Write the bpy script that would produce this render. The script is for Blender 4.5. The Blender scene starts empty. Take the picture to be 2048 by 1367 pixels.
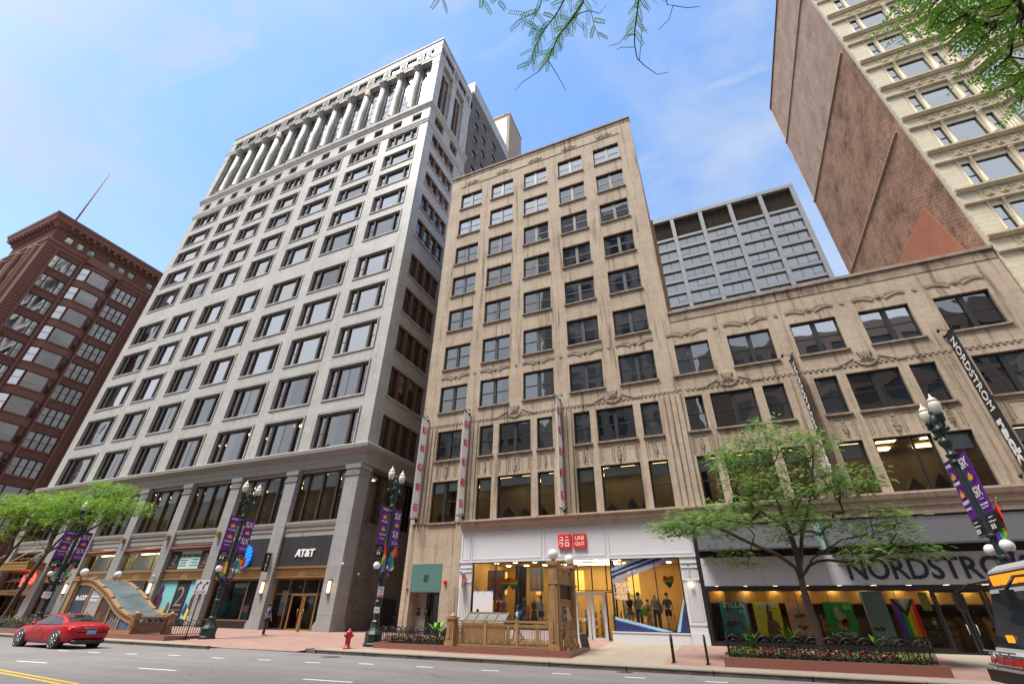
import bpy, bmesh, math, random
from mathutils import Vector, Matrix
R = math.radians
sc = bpy.context.scene
col = sc.collection
random.seed(7)
# ---------------------------------------------------------------- camera
def cam_basis(yaw, pitch, roll):
    cy, sy, cp, sp, cr, sr = math.cos(yaw), math.sin(yaw), math.cos(pitch), math.sin(pitch), math.cos(roll), math.sin(roll)
    f = Vector((-sy*cp, cy*cp, sp)); r = Vector((cy, sy, 0)); u = r.cross(f)
    return cr*r+sr*u, -sr*r+cr*u, f
cd = bpy.data.cameras.new('camera'); cam = bpy.data.objects.new('camera', cd); col.objects.link(cam)
r_, u_, f_ = cam_basis(.413134, .5494996, .0188230)
cam.matrix_world = Matrix(((r_.x, u_.x, -f_.x, 0), (r_.y, u_.y, -f_.y, 0), (r_.z, u_.z, -f_.z, 1.6), (0, 0, 0, 1)))
cd.sensor_width = 36; cd.lens = 900.3/2048*36; cd.clip_start = .05; cd.clip_end = 3000
sc.camera = cam
# ---------------------------------------------------------------- world, sun, exposure
SUN_EL, SUN_AZ = R(66), R(212)        # azimuth measured from +Y clockwise
w = bpy.data.worlds.new('World'); sc.world = w; w.use_nodes = True
nt = w.node_tree; nt.nodes.clear(); N = nt.nodes.new; L = nt.links.new
out = N('ShaderNodeOutputWorld'); bg = N('ShaderNodeBackground'); sky = N('ShaderNodeTexSky')
sky.sky_type = 'NISHITA'; sky.sun_disc = False; sky.sun_elevation = SUN_EL; sky.sun_rotation = SUN_AZ
sky.air_density = 1.0; sky.dust_density = .6; sky.ozone_density = 2.0; sky.altitude = 200
tc = N('ShaderNodeTexCoord')
def cloud(scale, stretch, lo, hi, detail, rot=.4, dist=.6):
    mp = N('ShaderNodeMapping'); mp.inputs['Scale'].default_value = stretch; mp.inputs['Rotation'].default_value = (0, 0, rot)
    L(tc.outputs['Generated'], mp.inputs[0])
    no = N('ShaderNodeTexNoise'); no.inputs['Scale'].default_value = scale; no.inputs['Detail'].default_value = detail
    no.inputs['Roughness'].default_value = .55; no.inputs['Distortion'].default_value = dist
    L(mp.outputs[0], no.inputs['Vector'])
    mr = N('ShaderNodeMapRange'); mr.inputs[1].default_value = lo; mr.inputs[2].default_value = hi; mr.interpolation_type = 'SMOOTHSTEP'
    L(no.outputs[0], mr.inputs[0]); return mr
c1 = cloud(1.5, (1, 1, 2.2), .40, .72, 6, .9, .5)
c2 = cloud(1.9, (1.0, 3.6, 3.0), .46, .80, 7, .5, .6)
mx = N('ShaderNodeMath'); mx.operation = 'MAXIMUM'; L(c1.outputs[0], mx.inputs[0]); L(c2.outputs[0], mx.inputs[1])
# thin high haze thickens towards the horizon, and the half of the sky behind the street is milky white
sep = N('ShaderNodeSeparateXYZ'); L(tc.outputs['Generated'], sep.inputs[0])
def ramp(sock, a, b, c, d):
    mr = N('ShaderNodeMapRange'); mr.interpolation_type = 'SMOOTHSTEP'; L(sock, mr.inputs[0])
    for i, v in enumerate((a, b, c, d)): mr.inputs[1+i].default_value = v
    return mr.outputs[0]
def blend(fac, c1_, c2_):
    x = N('ShaderNodeMix'); x.data_type = 'RGBA'; L(fac, x.inputs[0])
    for s_, v in ((6, c1_), (7, c2_)):
        if isinstance(v, tuple): x.inputs[s_].default_value = (*v, 1)
        else: L(v, x.inputs[s_])
    return x.outputs[2]
tint = N('ShaderNodeMix'); tint.data_type = 'RGBA'; tint.blend_type = 'MULTIPLY'; tint.inputs[0].default_value = 1
L(sky.outputs[0], tint.inputs[6]); tint.inputs[7].default_value = (.86, 1.0, 1.08, 1)
m2 = N('ShaderNodeMath'); m2.operation = 'MULTIPLY'; m2.inputs[1].default_value = 1.0; m2.use_clamp = True; L(mx.outputs[0], m2.inputs[0])
s1 = blend(m2.outputs[0], tint.outputs[2], (1.9, 2.2, 2.75))
s2 = blend(ramp(sep.outputs['Z'], .66, .05, 0, .92), s1, (2.35, 2.7, 3.25))
s3 = blend(ramp(sep.outputs['Y'], .12, -.25, 0, .75), s2, (3.4, 3.4, 3.3))
L(s3, bg.inputs[0]); bg.inputs[1].default_value = .15; L(bg.outputs[0], out.inputs[0])
sd = bpy.data.lights.new('sun', 'SUN'); sd.energy = 3.2; sd.angle = R(22); sd.color = (1, .95, .87)
sun = bpy.data.objects.new('sun', sd); col.objects.link(sun)
sdir = Vector((math.sin(SUN_AZ)*math.cos(SUN_EL), math.cos(SUN_AZ)*math.cos(SUN_EL), math.sin(SUN_EL)))
sun.rotation_euler = sdir.to_track_quat('Z', 'Y').to_euler()
sc.view_settings.view_transform = 'Standard'; sc.view_settings.look = 'None'; sc.view_settings.exposure = 1.12; sc.view_settings.gamma = 1
sc.view_settings.use_curve_mapping = False
sc.cycles.max_bounces = 6; sc.cycles.transparent_max_bounces = 12; sc.cycles.diffuse_bounces = 3; sc.cycles.glossy_bounces = 3
sc.cycles.caustics_reflective = False; sc.cycles.caustics_refractive = False

# ---------------------------------------------------------------- materials
MATS = {}
def mat(name, c, rough=.8, metal=0, n=None, streak=0, brick=None, bump=0, c2=None, emit=None, es=1, spec=None, rnd=0, coat=0, crack=0):
    """n=(scale, amount) mottling; brick=(w, h, mortar, amount, dark) joints; streak = rain streaks; rnd = per object value change"""
    if name in MATS: return MATS[name]
    m = bpy.data.materials.new(name); m.use_nodes = True; t = m.node_tree; b = t.nodes['Principled BSDF']; N = t.nodes.new; L = t.links.new
    b.inputs['Roughness'].default_value = rough; b.inputs['Metallic'].default_value = metal
    if spec is not None: b.inputs['Specular IOR Level'].default_value = spec
    if coat: b.inputs['Coat Weight'].default_value = coat; b.inputs['Coat Roughness'].default_value = .05
    rgb = N('ShaderNodeRGB'); rgb.outputs[0].default_value = (*c, 1); cur = rgb.outputs[0]
    tc = N('ShaderNodeTexCoord'); ob = tc.outputs['Object']; height = None
    def mul(a, fac, lo, hi):
        mr = N('ShaderNodeMapRange'); L(fac, mr.inputs[0]); mr.inputs[3].default_value = lo; mr.inputs[4].default_value = hi
        x = N('ShaderNodeMix'); x.data_type = 'RGBA'; x.blend_type = 'MULTIPLY'; x.inputs[0].default_value = 1
        L(a, x.inputs[6]); L(mr.outputs[0], x.inputs[7]); return x.outputs[2], mr
    if brick:
        sx = N('ShaderNodeSeparateXYZ'); L(ob, sx.inputs[0]); ad = N('ShaderNodeMath'); L(sx.outputs[0], ad.inputs[0]); L(sx.outputs[1], ad.inputs[1])
        cb = N('ShaderNodeCombineXYZ'); L(ad.outputs[0], cb.inputs[0]); L(sx.outputs[1 if brick[0] < 0 else 2], cb.inputs[1])
        if brick[0] < 0: L(sx.outputs[0], cb.inputs[0])
        bt = N('ShaderNodeTexBrick'); L(cb.outputs[0], bt.inputs['Vector']); bt.inputs['Scale'].default_value = 1
        bt.inputs['Brick Width'].default_value = abs(brick[0]); bt.inputs['Row Height'].default_value = brick[1]; bt.inputs['Mortar Size'].default_value = brick[2]
        bt.inputs['Mortar Smooth'].default_value = .3
        v = 1-brick[3]
        bt.inputs['Color1'].default_value = (1, 1, 1, 1); bt.inputs['Color2'].default_value = (v, v, v, 1); bt.inputs['Mortar'].default_value = (brick[4],)*3+(1,)
        x = N('ShaderNodeMix'); x.data_type = 'RGBA'; x.blend_type = 'MULTIPLY'; x.inputs[0].default_value = 1
        L(cur, x.inputs[6]); L(bt.outputs[0], x.inputs[7]); cur = x.outputs[2]; height = bt.outputs[1]
    if n:
        no = N('ShaderNodeTexNoise'); no.inputs['Scale'].default_value = n[0]; no.inputs['Detail'].default_value = 8; no.inputs['Roughness'].default_value = .65; L(ob, no.inputs['Vector'])
        if c2:
            mr = N('ShaderNodeMapRange'); L(no.outputs[0], mr.inputs[0]); mr.inputs[1].default_value = .38; mr.inputs[2].default_value = .68
            x = N('ShaderNodeMix'); x.data_type = 'RGBA'; L(mr.outputs[0], x.inputs[0]); L(cur, x.inputs[6])
            y = N('ShaderNodeMix'); y.data_type = 'RGBA'; y.blend_type = 'MULTIPLY'; y.inputs[0].default_value = 1; L(cur, y.inputs[6]); y.inputs[7].default_value = (*c2, 1)
            L(y.outputs[2], x.inputs[7]); cur = x.outputs[2]
        no2 = N('ShaderNodeTexNoise'); no2.inputs['Scale'].default_value = n[0]*7; no2.inputs['Detail'].default_value = 6; L(ob, no2.inputs['Vector'])
        cur, _ = mul(cur, no2.outputs[0], 1-n[1], 1+n[1])
        cur, _ = mul(cur, no.outputs[0], 1-n[1], 1+n[1])
    if streak:
        mp = N('ShaderNodeMapping'); mp.inputs['Scale'].default_value = (2.3, 2.3, .12); L(ob, mp.inputs[0])
        no = N('ShaderNodeTexNoise'); no.inputs['Scale'].default_value = 1.0; no.inputs['Detail'].default_value = 9; no.inputs['Roughness'].default_value = .7; L(mp.outputs[0], no.inputs['Vector'])
        mr = N('ShaderNodeMapRange'); L(no.outputs[0], mr.inputs[0]); mr.inputs[1].default_value = .5; mr.inputs[2].default_value = .72; mr.interpolation_type = 'SMOOTHSTEP'
        n3 = N('ShaderNodeTexNoise'); n3.inputs['Scale'].default_value = .35; n3.inputs['Detail'].default_value = 3; L(ob, n3.inputs['Vector'])
        m4 = N('ShaderNodeMath'); m4.operation = 'MULTIPLY'; L(mr.outputs[0], m4.inputs[0]); L(n3.outputs[0], m4.inputs[1])
        x = N('ShaderNodeMix'); x.data_type = 'RGBA'; m5 = N('ShaderNodeMath'); m5.operation = 'MULTIPLY'; m5.inputs[1].default_value = streak*2; m5.use_clamp = True; L(m4.outputs[0], m5.inputs[0]); L(m5.outputs[0], x.inputs[0]); L(cur, x.inputs[6])
        y = N('ShaderNodeMix'); y.data_type = 'RGBA'; y.blend_type = 'MULTIPLY'; y.inputs[0].default_value = 1; L(cur, y.inputs[6]); y.inputs[7].default_value = (.42, .36, .3, 1)
        L(y.outputs[2], x.inputs[7]); cur = x.outputs[2]
    if crack:
        vo = N('ShaderNodeTexVoronoi'); vo.feature = 'DISTANCE_TO_EDGE'; vo.inputs['Scale'].default_value = .16
        ns = N('ShaderNodeTexNoise'); ns.inputs['Scale'].default_value = .9; ns.inputs['Detail'].default_value = 5; L(ob, ns.inputs['Vector']); va = N('ShaderNodeVectorMath'); va.operation = 'MULTIPLY_ADD'; L(ns.outputs[1], va.inputs[0]); va.inputs[1].default_value = (1.8, 1.8, 0); L(ob, va.inputs[2]); L(va.outputs[0], vo.inputs['Vector'])
        mr = N('ShaderNodeMapRange'); mr.inputs[1].default_value = .0; mr.inputs[2].default_value = .006; mr.inputs[3].default_value = .62; mr.inputs[4].default_value = 1; L(vo.outputs[0], mr.inputs[0]); x = N('ShaderNodeMix'); x.data_type = 'RGBA'; x.blend_type = 'MULTIPLY'; x.inputs[0].default_value = 1; L(cur, x.inputs[6]); L(mr.outputs[0], x.inputs[7]); cur = x.outputs[2]
        mp = N('ShaderNodeMapping'); mp.inputs['Scale'].default_value = (.05, .9, 1); L(ob, mp.inputs[0]); nw = N('ShaderNodeTexNoise'); nw.inputs['Scale'].default_value = 1; nw.inputs['Detail'].default_value = 6; L(mp.outputs[0], nw.inputs['Vector']); cur, _ = mul(cur, nw.outputs[0], .72, 1.28)
    if rnd:
        oi = N('ShaderNodeObjectInfo'); cur, _ = mul(cur, oi.outputs['Random'], 1-rnd, 1+rnd*.5)
    L(cur, b.inputs['Base Color'])
    if bump:
        bp = N('ShaderNodeBump'); bp.inputs['Strength'].default_value = bump; bp.inputs['Distance'].default_value = .02
        nb = N('ShaderNodeTexNoise'); nb.inputs['Scale'].default_value = 9; nb.inputs['Detail'].default_value = 8; L(ob, nb.inputs['Vector'])
        if height:
            s = N('ShaderNodeMath'); s.operation = 'MULTIPLY_ADD'; s.inputs[1].default_value = -.9; L(height, s.inputs[0]); L(nb.outputs[0], s.inputs[2]); L(s.outputs[0], bp.inputs['Height'])
        else: L(nb.outputs[0], bp.inputs['Height'])
        L(bp.outputs[0], b.inputs['Normal'])
    if emit: b.inputs['Emission Color'].default_value = (*emit, 1); b.inputs['Emission Strength'].default_value = es
    MATS[name] = m; return m
def glass(name, tint=(.55, .6, .62), ior=1.6, wav=.12, wscale=.55, extra=0.0):
    if name in MATS: return MATS[name]
    m = bpy.data.materials.new(name); m.use_nodes = True; t = m.node_tree; t.nodes.clear(); N = t.nodes.new; L = t.links.new
    o = N('ShaderNodeOutputMaterial'); mx = N('ShaderNodeMixShader'); tr = N('ShaderNodeBsdfTransparent'); gl = N('ShaderNodeBsdfGlossy'); fr = N('ShaderNodeFresnel')
    tr.inputs[0].default_value = (*tint, 1); gl.inputs['Roughness'].default_value = .015; gl.inputs[0].default_value = (.95, .97, 1, 1); fr.inputs[0].default_value = ior
    tc = N('ShaderNodeTexCoord'); oi = N('ShaderNodeObjectInfo'); ad = N('ShaderNodeVectorMath'); ad.operation = 'MULTIPLY_ADD'
    L(oi.outputs['Location'], ad.inputs[0]); ad.inputs[1].default_value = (3.7, 3.7, 3.7); L(tc.outputs['Object'], ad.inputs[2])
    no = N('ShaderNodeTexNoise'); no.inputs['Scale'].default_value = wscale; no.inputs['Detail'].default_value = 1.5; L(ad.outputs[0], no.inputs['Vector'])
    bp = N('ShaderNodeBump'); bp.inputs['Strength'].default_value = 1; bp.inputs['Distance'].default_value = wav; L(no.outputs[0], bp.inputs['Height'])
    L(bp.outputs[0], gl.inputs['Normal'])
    a = N('ShaderNodeMath'); a.inputs[1].default_value = extra; a.use_clamp = True; L(fr.outputs[0], a.inputs[0]); L(a.outputs[0], mx.inputs[0]); L(tr.outputs[0], mx.inputs[1]); L(gl.outputs[0], mx.inputs[2]); L(mx.outputs[0], o.inputs[0])
    MATS[name] = m; return m
def flat(name, c, rough=.7, **k): return mat(name, c, rough, **k)
M = dict(
 white=lambda: mat('glazed white terracotta', (.475, .465, .455), .5, n=(.35, .12), c2=(.76, .74, .72), streak=.5, brick=(.9, .42, .014, .08, .72), bump=.25),
 trim=lambda: mat('white terracotta trim', (.50, .49, .475), .55, n=(.8, .16), c2=(.66, .62, .59), streak=.5),
 granite=lambda: mat('grey granite', (.31, .305, .305), .5, n=(1.2, .14), brick=(1.6, 1.05, .012, .1, .55), streak=.15),
 granitet=lambda: mat('grey granite trim', (.30, .285, .275), .55, n=(1.2, .16), streak=.4),
 tan=lambda: mat('tan limestone', (.455, .368, .285), .85, n=(.45, .22), c2=(.72, .68, .64), streak=1.5, brick=(2.6, 1.35, .014, .1, .66), bump=.4),
 tant=lambda: mat('tan limestone carving', (.33, .265, .205), .85, n=(1.6, .26), c2=(.55, .5, .46), streak=.8, bump=.3),
 tanp=lambda: mat('pinkish limestone cornice', (.42, .32, .255), .85, n=(.9, .16), streak=.7),
 red=lambda: mat('dark red brick', (.165, .072, .055), .85, n=(.5, .22), brick=(.22, .075, .01, .2, .6), bump=.3),
 redt=lambda: mat('red terracotta', (.175, .077, .058), .7, n=(1.5, .25)),
 cream=lambda: mat('cream terracotta', (.62, .57, .45), .5, n=(.7, .1), c2=(.85, .81, .72), brick=(1.3, .36, .012, .06, .6), bump=.15),
 creamt=lambda: mat('cream terracotta trim', (.53, .47, .35), .5, n=(1.4, .16), c2=(.72, .63, .5)),
 cbrick=lambda: mat('weathered common brick', (.30, .175, .115), .95, n=(.45, .5), c2=(.30, .27, .26), brick=(.46, .16, .035, .6, 1.9), bump=1, streak=.5),
 cbrick2=lambda: mat('pale common brick', (.40, .285, .225), .95, n=(.5, .3), c2=(.55, .52, .5), brick=(.46, .16, .035, .45, 1.5), bump=1, streak=.3),
 bbrick=lambda: mat('sooty brown brick', (.175, .155, .142), .95, n=(.4, .3), c2=(.55, .55, .58), brick=(.4, .14, .02, .3, 1.2), bump=.5, streak=.5),
 pbrick=lambda: mat('pale pink brick', (.38, .30, .25), .95, n=(.5, .12), brick=(.5, .16, .015, .15, .8)),
 dframe=lambda: mat('black painted frame', (.013, .014, .016), .45),
 bframe=lambda: mat('dark brown frame', (.045, .030, .026), .6, n=(2, .3)),
 rust=lambda: mat('rusty brown mullion', (.15, .075, .045), .7, n=(2, .35)),
 blind=lambda: mat('window blind', (.78, .78, .76), .8, rnd=.3, n=(.8, .06)),
 blindl=lambda: mat('pale roller blind', (.86, .87, .87), .7, rnd=.12),
 curt=lambda: mat('sheer curtain', (.88, .88, .84), .9, rnd=.2),
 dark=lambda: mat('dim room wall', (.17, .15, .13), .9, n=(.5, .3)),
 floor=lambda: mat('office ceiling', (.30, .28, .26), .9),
 steel=lambda: mat('blue grey metal cladding', (.195, .20, .215), .5, n=(.2, .08), brick=(2.5, 1.8, .03, .05, .7)),
 louv=lambda: mat('brown louvre', (.04, .03, .024), .95, spec=.1, n=(.3, .35), brick=(40, .35, .09, .2, .35)),
 bronze=lambda: mat('golden bronze', (.36, .21, .09), .42, metal=.55, n=(3, .2)),
 bronzep=lambda: mat('bronze painted iron', (.36, .21, .10), .5, n=(4, .18), c2=(.7, .65, .6)),
 grn=lambda: mat('dark green cast iron', (.012, .028, .026), .42, n=(5, .3)),
 blk=lambda: mat('black iron', (.012, .012, .013), .45),
 asphalt=lambda: mat('asphalt', (.20, .188, .186), .85, n=(.16, .13), c2=(.76, .76, .77), bump=.6, crack=1),
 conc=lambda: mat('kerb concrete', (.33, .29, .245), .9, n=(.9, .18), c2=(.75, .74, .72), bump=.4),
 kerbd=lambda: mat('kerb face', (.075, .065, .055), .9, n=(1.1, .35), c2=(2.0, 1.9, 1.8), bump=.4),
 pave=lambda: mat('red paving', (.33, .205, .17), .85, n=(.5, .12), c2=(.82, .8, .8), brick=(-1.5, 1.5, .012, .12, .55), bump=.2),
 pavec=lambda: mat('sand coloured paving', (.32, .265, .21), .85, n=(.5, .12), brick=(-1.5, 1.5, .012, .08, .6), bump=.2),
 rgran=lambda: mat('polished red granite', (.27, .12, .09), .3, n=(14, .35), c2=(.7, .6, .6)),
 wht=lambda: mat('white painted panel', (.60, .60, .635), .45, n=(.4, .02)),
 paint=lambda: mat('road paint', (.75, .74, .72), .7, n=(3, .12)),
 yel=lambda: mat('yellow road paint', (.72, .42, .04), .7, n=(3, .12)),
)
def gm(k): return M[k]() if isinstance(k, str) else k
G_OLD = glass('old wavy window glass', (.82, .85, .86), 1.5, .04, .38, .17)
G_SKY = glass('mirroring window glass', (.80, .83, .85), 1.55, .035, .3, .22)
G_HI = glass('sky mirroring glass', (.75, .78, .8), 1.6, .03, .3, .42)
G_SHOP = glass('clear shop glass', (.86, .9, .9), 1.42, .01, .3, .0)
CEIL = mat('lit ceiling panel', (.8, .7, .5), emit=(1, .66, .28), es=2.6)
CEILW = mat('lit shop ceiling panel', (.9, .8, .6), emit=(1, .78, .42), es=11)

# ---------------------------------------------------------------- mesh builder
class Fr:
    """facade frame: u along the wall, z up, d into the wall"""
    def __init__(s, ox, oy, a=0): s.o = Vector((ox, oy, 0)); s.a = a; s.U = Vector((math.cos(a), math.sin(a), 0)); s.N = Vector((-math.sin(a), math.cos(a), 0))
    def P(s, u, z, d=0): return s.o+s.U*u+s.N*d+Vector((0, 0, z))
W = Fr(0, 0, 0)   # plain world: u = x, d = y
def rect(F, u0, u1, z0, z1, d): return [F.P(u0, z0, d), F.P(u1, z0, d), F.P(u1, z1, d), F.P(u0, z1, d)]
class MB:
    def __init__(s, *mats): s.v = []; s.f = []; s.mi = []; s.sm = []; s.mats = list(mats); s.cur = 0
    def use(s, i): s.cur = i; return s
    def face(s, pts, sm=False):
        i = len(s.v); s.v += [Vector(p) for p in pts]; s.f.append(list(range(i, i+len(pts)))); s.mi.append(s.cur); s.sm.append(sm); return s
    def mesh(s, vs, fs, sm=False):
        i = len(s.v); s.v += [Vector(p) for p in vs]
        for f in fs: s.f.append([i+k for k in f]); s.mi.append(s.cur); s.sm.append(sm)
        return s
    def box(s, F, u0, u1, z0, z1, d0, d1):
        p = rect(F, u0, u1, z0, z1, d0)+rect(F, u0, u1, z0, z1, d1)
        return s.mesh(p, [(0, 1, 2, 3), (5, 4, 7, 6), (4, 0, 3, 7), (1, 5, 6, 2), (3, 2, 6, 7), (4, 5, 1, 0)])
    def wbox(s, x0, x1, y0, y1, z0, z1): return s.box(W, x0, x1, z0, z1, y0, y1)
    def profile(s, F, u0, u1, prof, close=True):
        """prof = (d, z) outline extruded along u"""
        n = len(prof); p = [F.P(u0, z, d) for d, z in prof]+[F.P(u1, z, d) for d, z in prof]
        fs = [(k, (k+1) % n, n+(k+1) % n, n+k) for k in range(n)]
        if close: fs += [tuple(range(n-1, -1, -1)), tuple(range(n, 2*n))]
        return s.mesh(p, fs)
    def prism(s, F, outline, d0, d1):
        """outline = (u, z) polygon given depth d0..d1"""
        n = len(outline); p = [F.P(u, z, d0) for u, z in outline]+[F.P(u, z, d1) for u, z in outline]
        return s.mesh(p, [tuple(range(n)), tuple(range(2*n-1, n-1, -1))]+[(k, n+k, n+(k+1) % n, (k+1) % n) for k in range(n)])
    def tube(s, path, rad, n=8, cap=True, sm=True):
        path = [Vector(p) for p in path]; rad = rad if isinstance(rad, (list, tuple)) else [rad]*len(path)
        vs = []; prev = None
        for i, p in enumerate(path):
            t = (path[min(i+1, len(path)-1)]-path[max(i-1, 0)])
            t = t.normalized() if t.length > 1e-9 else Vector((0, 0, 1))
            a = prev if prev is not None else (Vector((1, 0, 0)) if abs(t.x) < .8 else Vector((0, 1, 0)))
            x = (a-t*a.dot(t)); x = x.normalized() if x.length > 1e-6 else t.orthogonal().normalized(); prev = x; y = t.cross(x)
            vs += [p+(x*math.cos(2*math.pi*k/n)+y*math.sin(2*math.pi*k/n))*rad[i] for k in range(n)]
        fs = [(i*n+k, i*n+(k+1) % n, (i+1)*n+(k+1) % n, (i+1)*n+k) for i in range(len(path)-1) for k in range(n)]
        if cap: fs += [tuple(range(n-1, -1, -1)), tuple(range(len(vs)-n, len(vs)))]
        return s.mesh(vs, fs, sm)
    def lathe(s, c, prof, n=16, sm=True):
        """prof = (r, z) from bottom to top about a vertical axis at c"""
        c = Vector(c); vs = [c+Vector((r*math.cos(2*math.pi*k/n), r*math.sin(2*math.pi*k/n), z)) for r, z in prof for k in range(n)]
        fs = [(i*n+k, i*n+(k+1) % n, (i+1)*n+(k+1) % n, (i+1)*n+k) for i in range(len(prof)-1) for k in range(n)]
        fs += [tuple(range(n-1, -1, -1)), tuple(range(len(vs)-n, len(vs)))]
        return s.mesh(vs, fs, sm)
    def ball(s, c, r, n=10, m=7, sx=(1, 1, 1), rot=None):
        c = Vector(c); vs = []
        for i in range(m+1):
            th = math.pi*i/m
            for k in range(n):
                v = Vector((math.sin(th)*math.cos(2*math.pi*k/n)*sx[0], math.sin(th)*math.sin(2*math.pi*k/n)*sx[1], -math.cos(th)*sx[2]))*r
                vs.append(c+(rot@v if rot else v))
        return s.mesh(vs, [(i*n+k, i*n+(k+1) % n, (i+1)*n+(k+1) % n, (i+1)*n+k) for i in range(m) for k in range(n)], True)
    def data(s, name, org=(0, 0, 0), recalc=True):
        me = bpy.data.meshes.new(name); o = Vector(org)
        me.from_pydata([tuple(v-o) for v in s.v], [], s.f); me.polygons.foreach_set('material_index', s.mi); me.polygons.foreach_set('use_smooth', s.sm)
        for m in s.mats: me.materials.append(gm(m))
        if recalc:
            bm = bmesh.new(); bm.from_mesh(me); bmesh.ops.remove_doubles(bm, verts=bm.verts, dist=1e-5)
            bmesh.ops.recalc_face_normals(bm, faces=bm.faces); bm.to_mesh(me); bm.free()
        return me
def world_org(o):
    v = Vector((0, 0, 0))
    while o is not None: v = v+o.location; o = o.parent
    return v
def tag(o, label=None, cat=None, group=None, kind=None):
    if label: o['label'] = label
    if cat: o['category'] = cat
    if group: o['group'] = group
    if kind: o['kind'] = kind
    return o
def link(name, me, parent=None, loc=(0, 0, 0), rz=0):
    o = bpy.data.objects.new(name, me); col.objects.link(o); o.parent = parent; o.location = loc; o.rotation_euler = (0, 0, rz); return o
def build(mb, name, parent=None, org=None, recalc=True):
    """links what mb holds (world coordinates) as one object; with a parent it is stored relative to the (unrotated) parent"""
    if parent is not None: return link(name, mb.data(name, world_org(parent), recalc), parent)
    org = Vector(org) if org is not None else Vector((0, 0, 0))
    return link(name, mb.data(name, org, recalc), None, org)
def thing(name, loc, label, cat, group=None, rz=0):
    o = link(name, None, None, loc, rz); o.empty_display_size = .3; return tag(o, label, cat, group)
def copy_tree(o, parent=None):
    kids = list(o.children); c = o.copy(); col.objects.link(c); c.parent = parent
    for k in kids: copy_tree(k, c)
    return c
_tmp = bpy.data.scenes.new('workbench')
def evald(o):
    """mesh of o with its modifiers or lettering resolved, worked out in an empty side scene"""
    _tmp.collection.objects.link(o)
    with bpy.context.temp_override(scene=_tmp, view_layer=_tmp.view_layers[0]):
        dg = bpy.context.evaluated_depsgraph_get(); me = bpy.data.meshes.new_from_object(o.evaluated_get(dg))
    _tmp.collection.objects.unlink(o); return me
def text_faces(s, size=1.0, bold=0.0, depth=.01, spacing=1.0):
    """mesh data of a piece of lettering lying in the local x/z plane, front towards -y"""
    cu = bpy.data.curves.new('lettering', 'FONT'); cu.body = s; cu.size = size; cu.offset = bold; cu.extrude = depth; cu.align_x = 'CENTER'; cu.align_y = 'CENTER'; cu.space_character = spacing; cu.resolution_u = 3
    o = bpy.data.objects.new('lettering', cu); me = evald(o)
    bpy.data.objects.remove(o); bpy.data.curves.remove(cu); return me
def lettering(s, F, u, z, d, height, m, parent, width=None, bold=0, depth=.01, rot=0, name='lettering', spacing=1.0):
    """letters centred at (u, z) on frame F, cap height ~ height, optionally fitted to width"""
    me = text_faces(s, 1.0, bold, depth/max(height, .01), spacing)
    xs = [v.co.x for v in me.vertices]; ys = [v.co.y for v in me.vertices]
    if not xs: return None
    cx, cy = (min(xs)+max(xs))/2, (min(ys)+max(ys))/2; k = height/max(max(ys)-min(ys), .01); kx = width/max(max(xs)-min(xs), .01) if width else k
    org = world_org(parent) if parent is not None else Vector((0, 0, 0)); c, si = math.cos(rot), math.sin(rot)
    for v in me.vertices:
        x, y, zz = (v.co.x-cx)*kx, (v.co.y-cy)*k, v.co.z*height
        v.co = F.P(u+x*c-y*si, z+x*si+y*c, d-zz)-org
    me.materials.clear(); me.materials.append(gm(m)); me.name = name
    return link(name, me, parent)
# ---------------------------------------------------------------- facade helpers
def wall(mb, F, u0, u1, z0, z1, holes=(), reveal=.3, d=0):
    hs = [h for h in holes if h[0] < u1 and h[1] > u0 and h[2] < z1 and h[3] > z0]
    us = sorted({u0, u1, *[x for h in hs for x in h[:2] if u0 < x < u1]}); zs = sorted({z0, z1, *[x for h in hs for x in h[2:4] if z0 < x < z1]})
    for i in range(len(us)-1):
        run = None
        for j in range(len(zs)-1):
            cu, cz = (us[i]+us[i+1])/2, (zs[j]+zs[j+1])/2
            inside = any(h[0] < cu < h[1] and h[2] < cz < h[3] for h in hs)
            if not inside: run = zs[j] if run is None else run
            if run is not None and (inside or j == len(zs)-2):
                top = zs[j] if inside else zs[j+1]
                mb.face(rect(F, us[i], us[i+1], run, top, d)); run = None
    for h in hs:
        a, b, c, e = h[:4]; rv = h[4] if len(h) > 4 else reveal
        for p, q in (((a, c), (a, e)), ((b, c), (b, e)), ((a, c), (b, c)), ((a, e), (b, e))):
            mb.face([F.P(p[0], p[1], d), F.P(q[0], q[1], d), F.P(q[0], q[1], d+rv), F.P(p[0], p[1], d+rv)])
    return mb
_wc = {}
def cached(key, fn):
    if key not in _wc: _wc[key] = fn()
    return _wc[key]
L0 = Fr(0, 0, 0)
def lites(w, h, sp):
    """pane rectangles of a window spec"""
    b, mu = sp.get('border', .08), sp.get('mull', .1); cols = sp.get('cols', [1]); tot = sum(cols); free = w-2*b-mu*(len(cols)-1); x = b; outl = []
    for i, c in enumerate(cols):
        cw = free*c/tot; outl.append((x, x+cw, b, h-b)); x += cw+mu
    return outl
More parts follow.
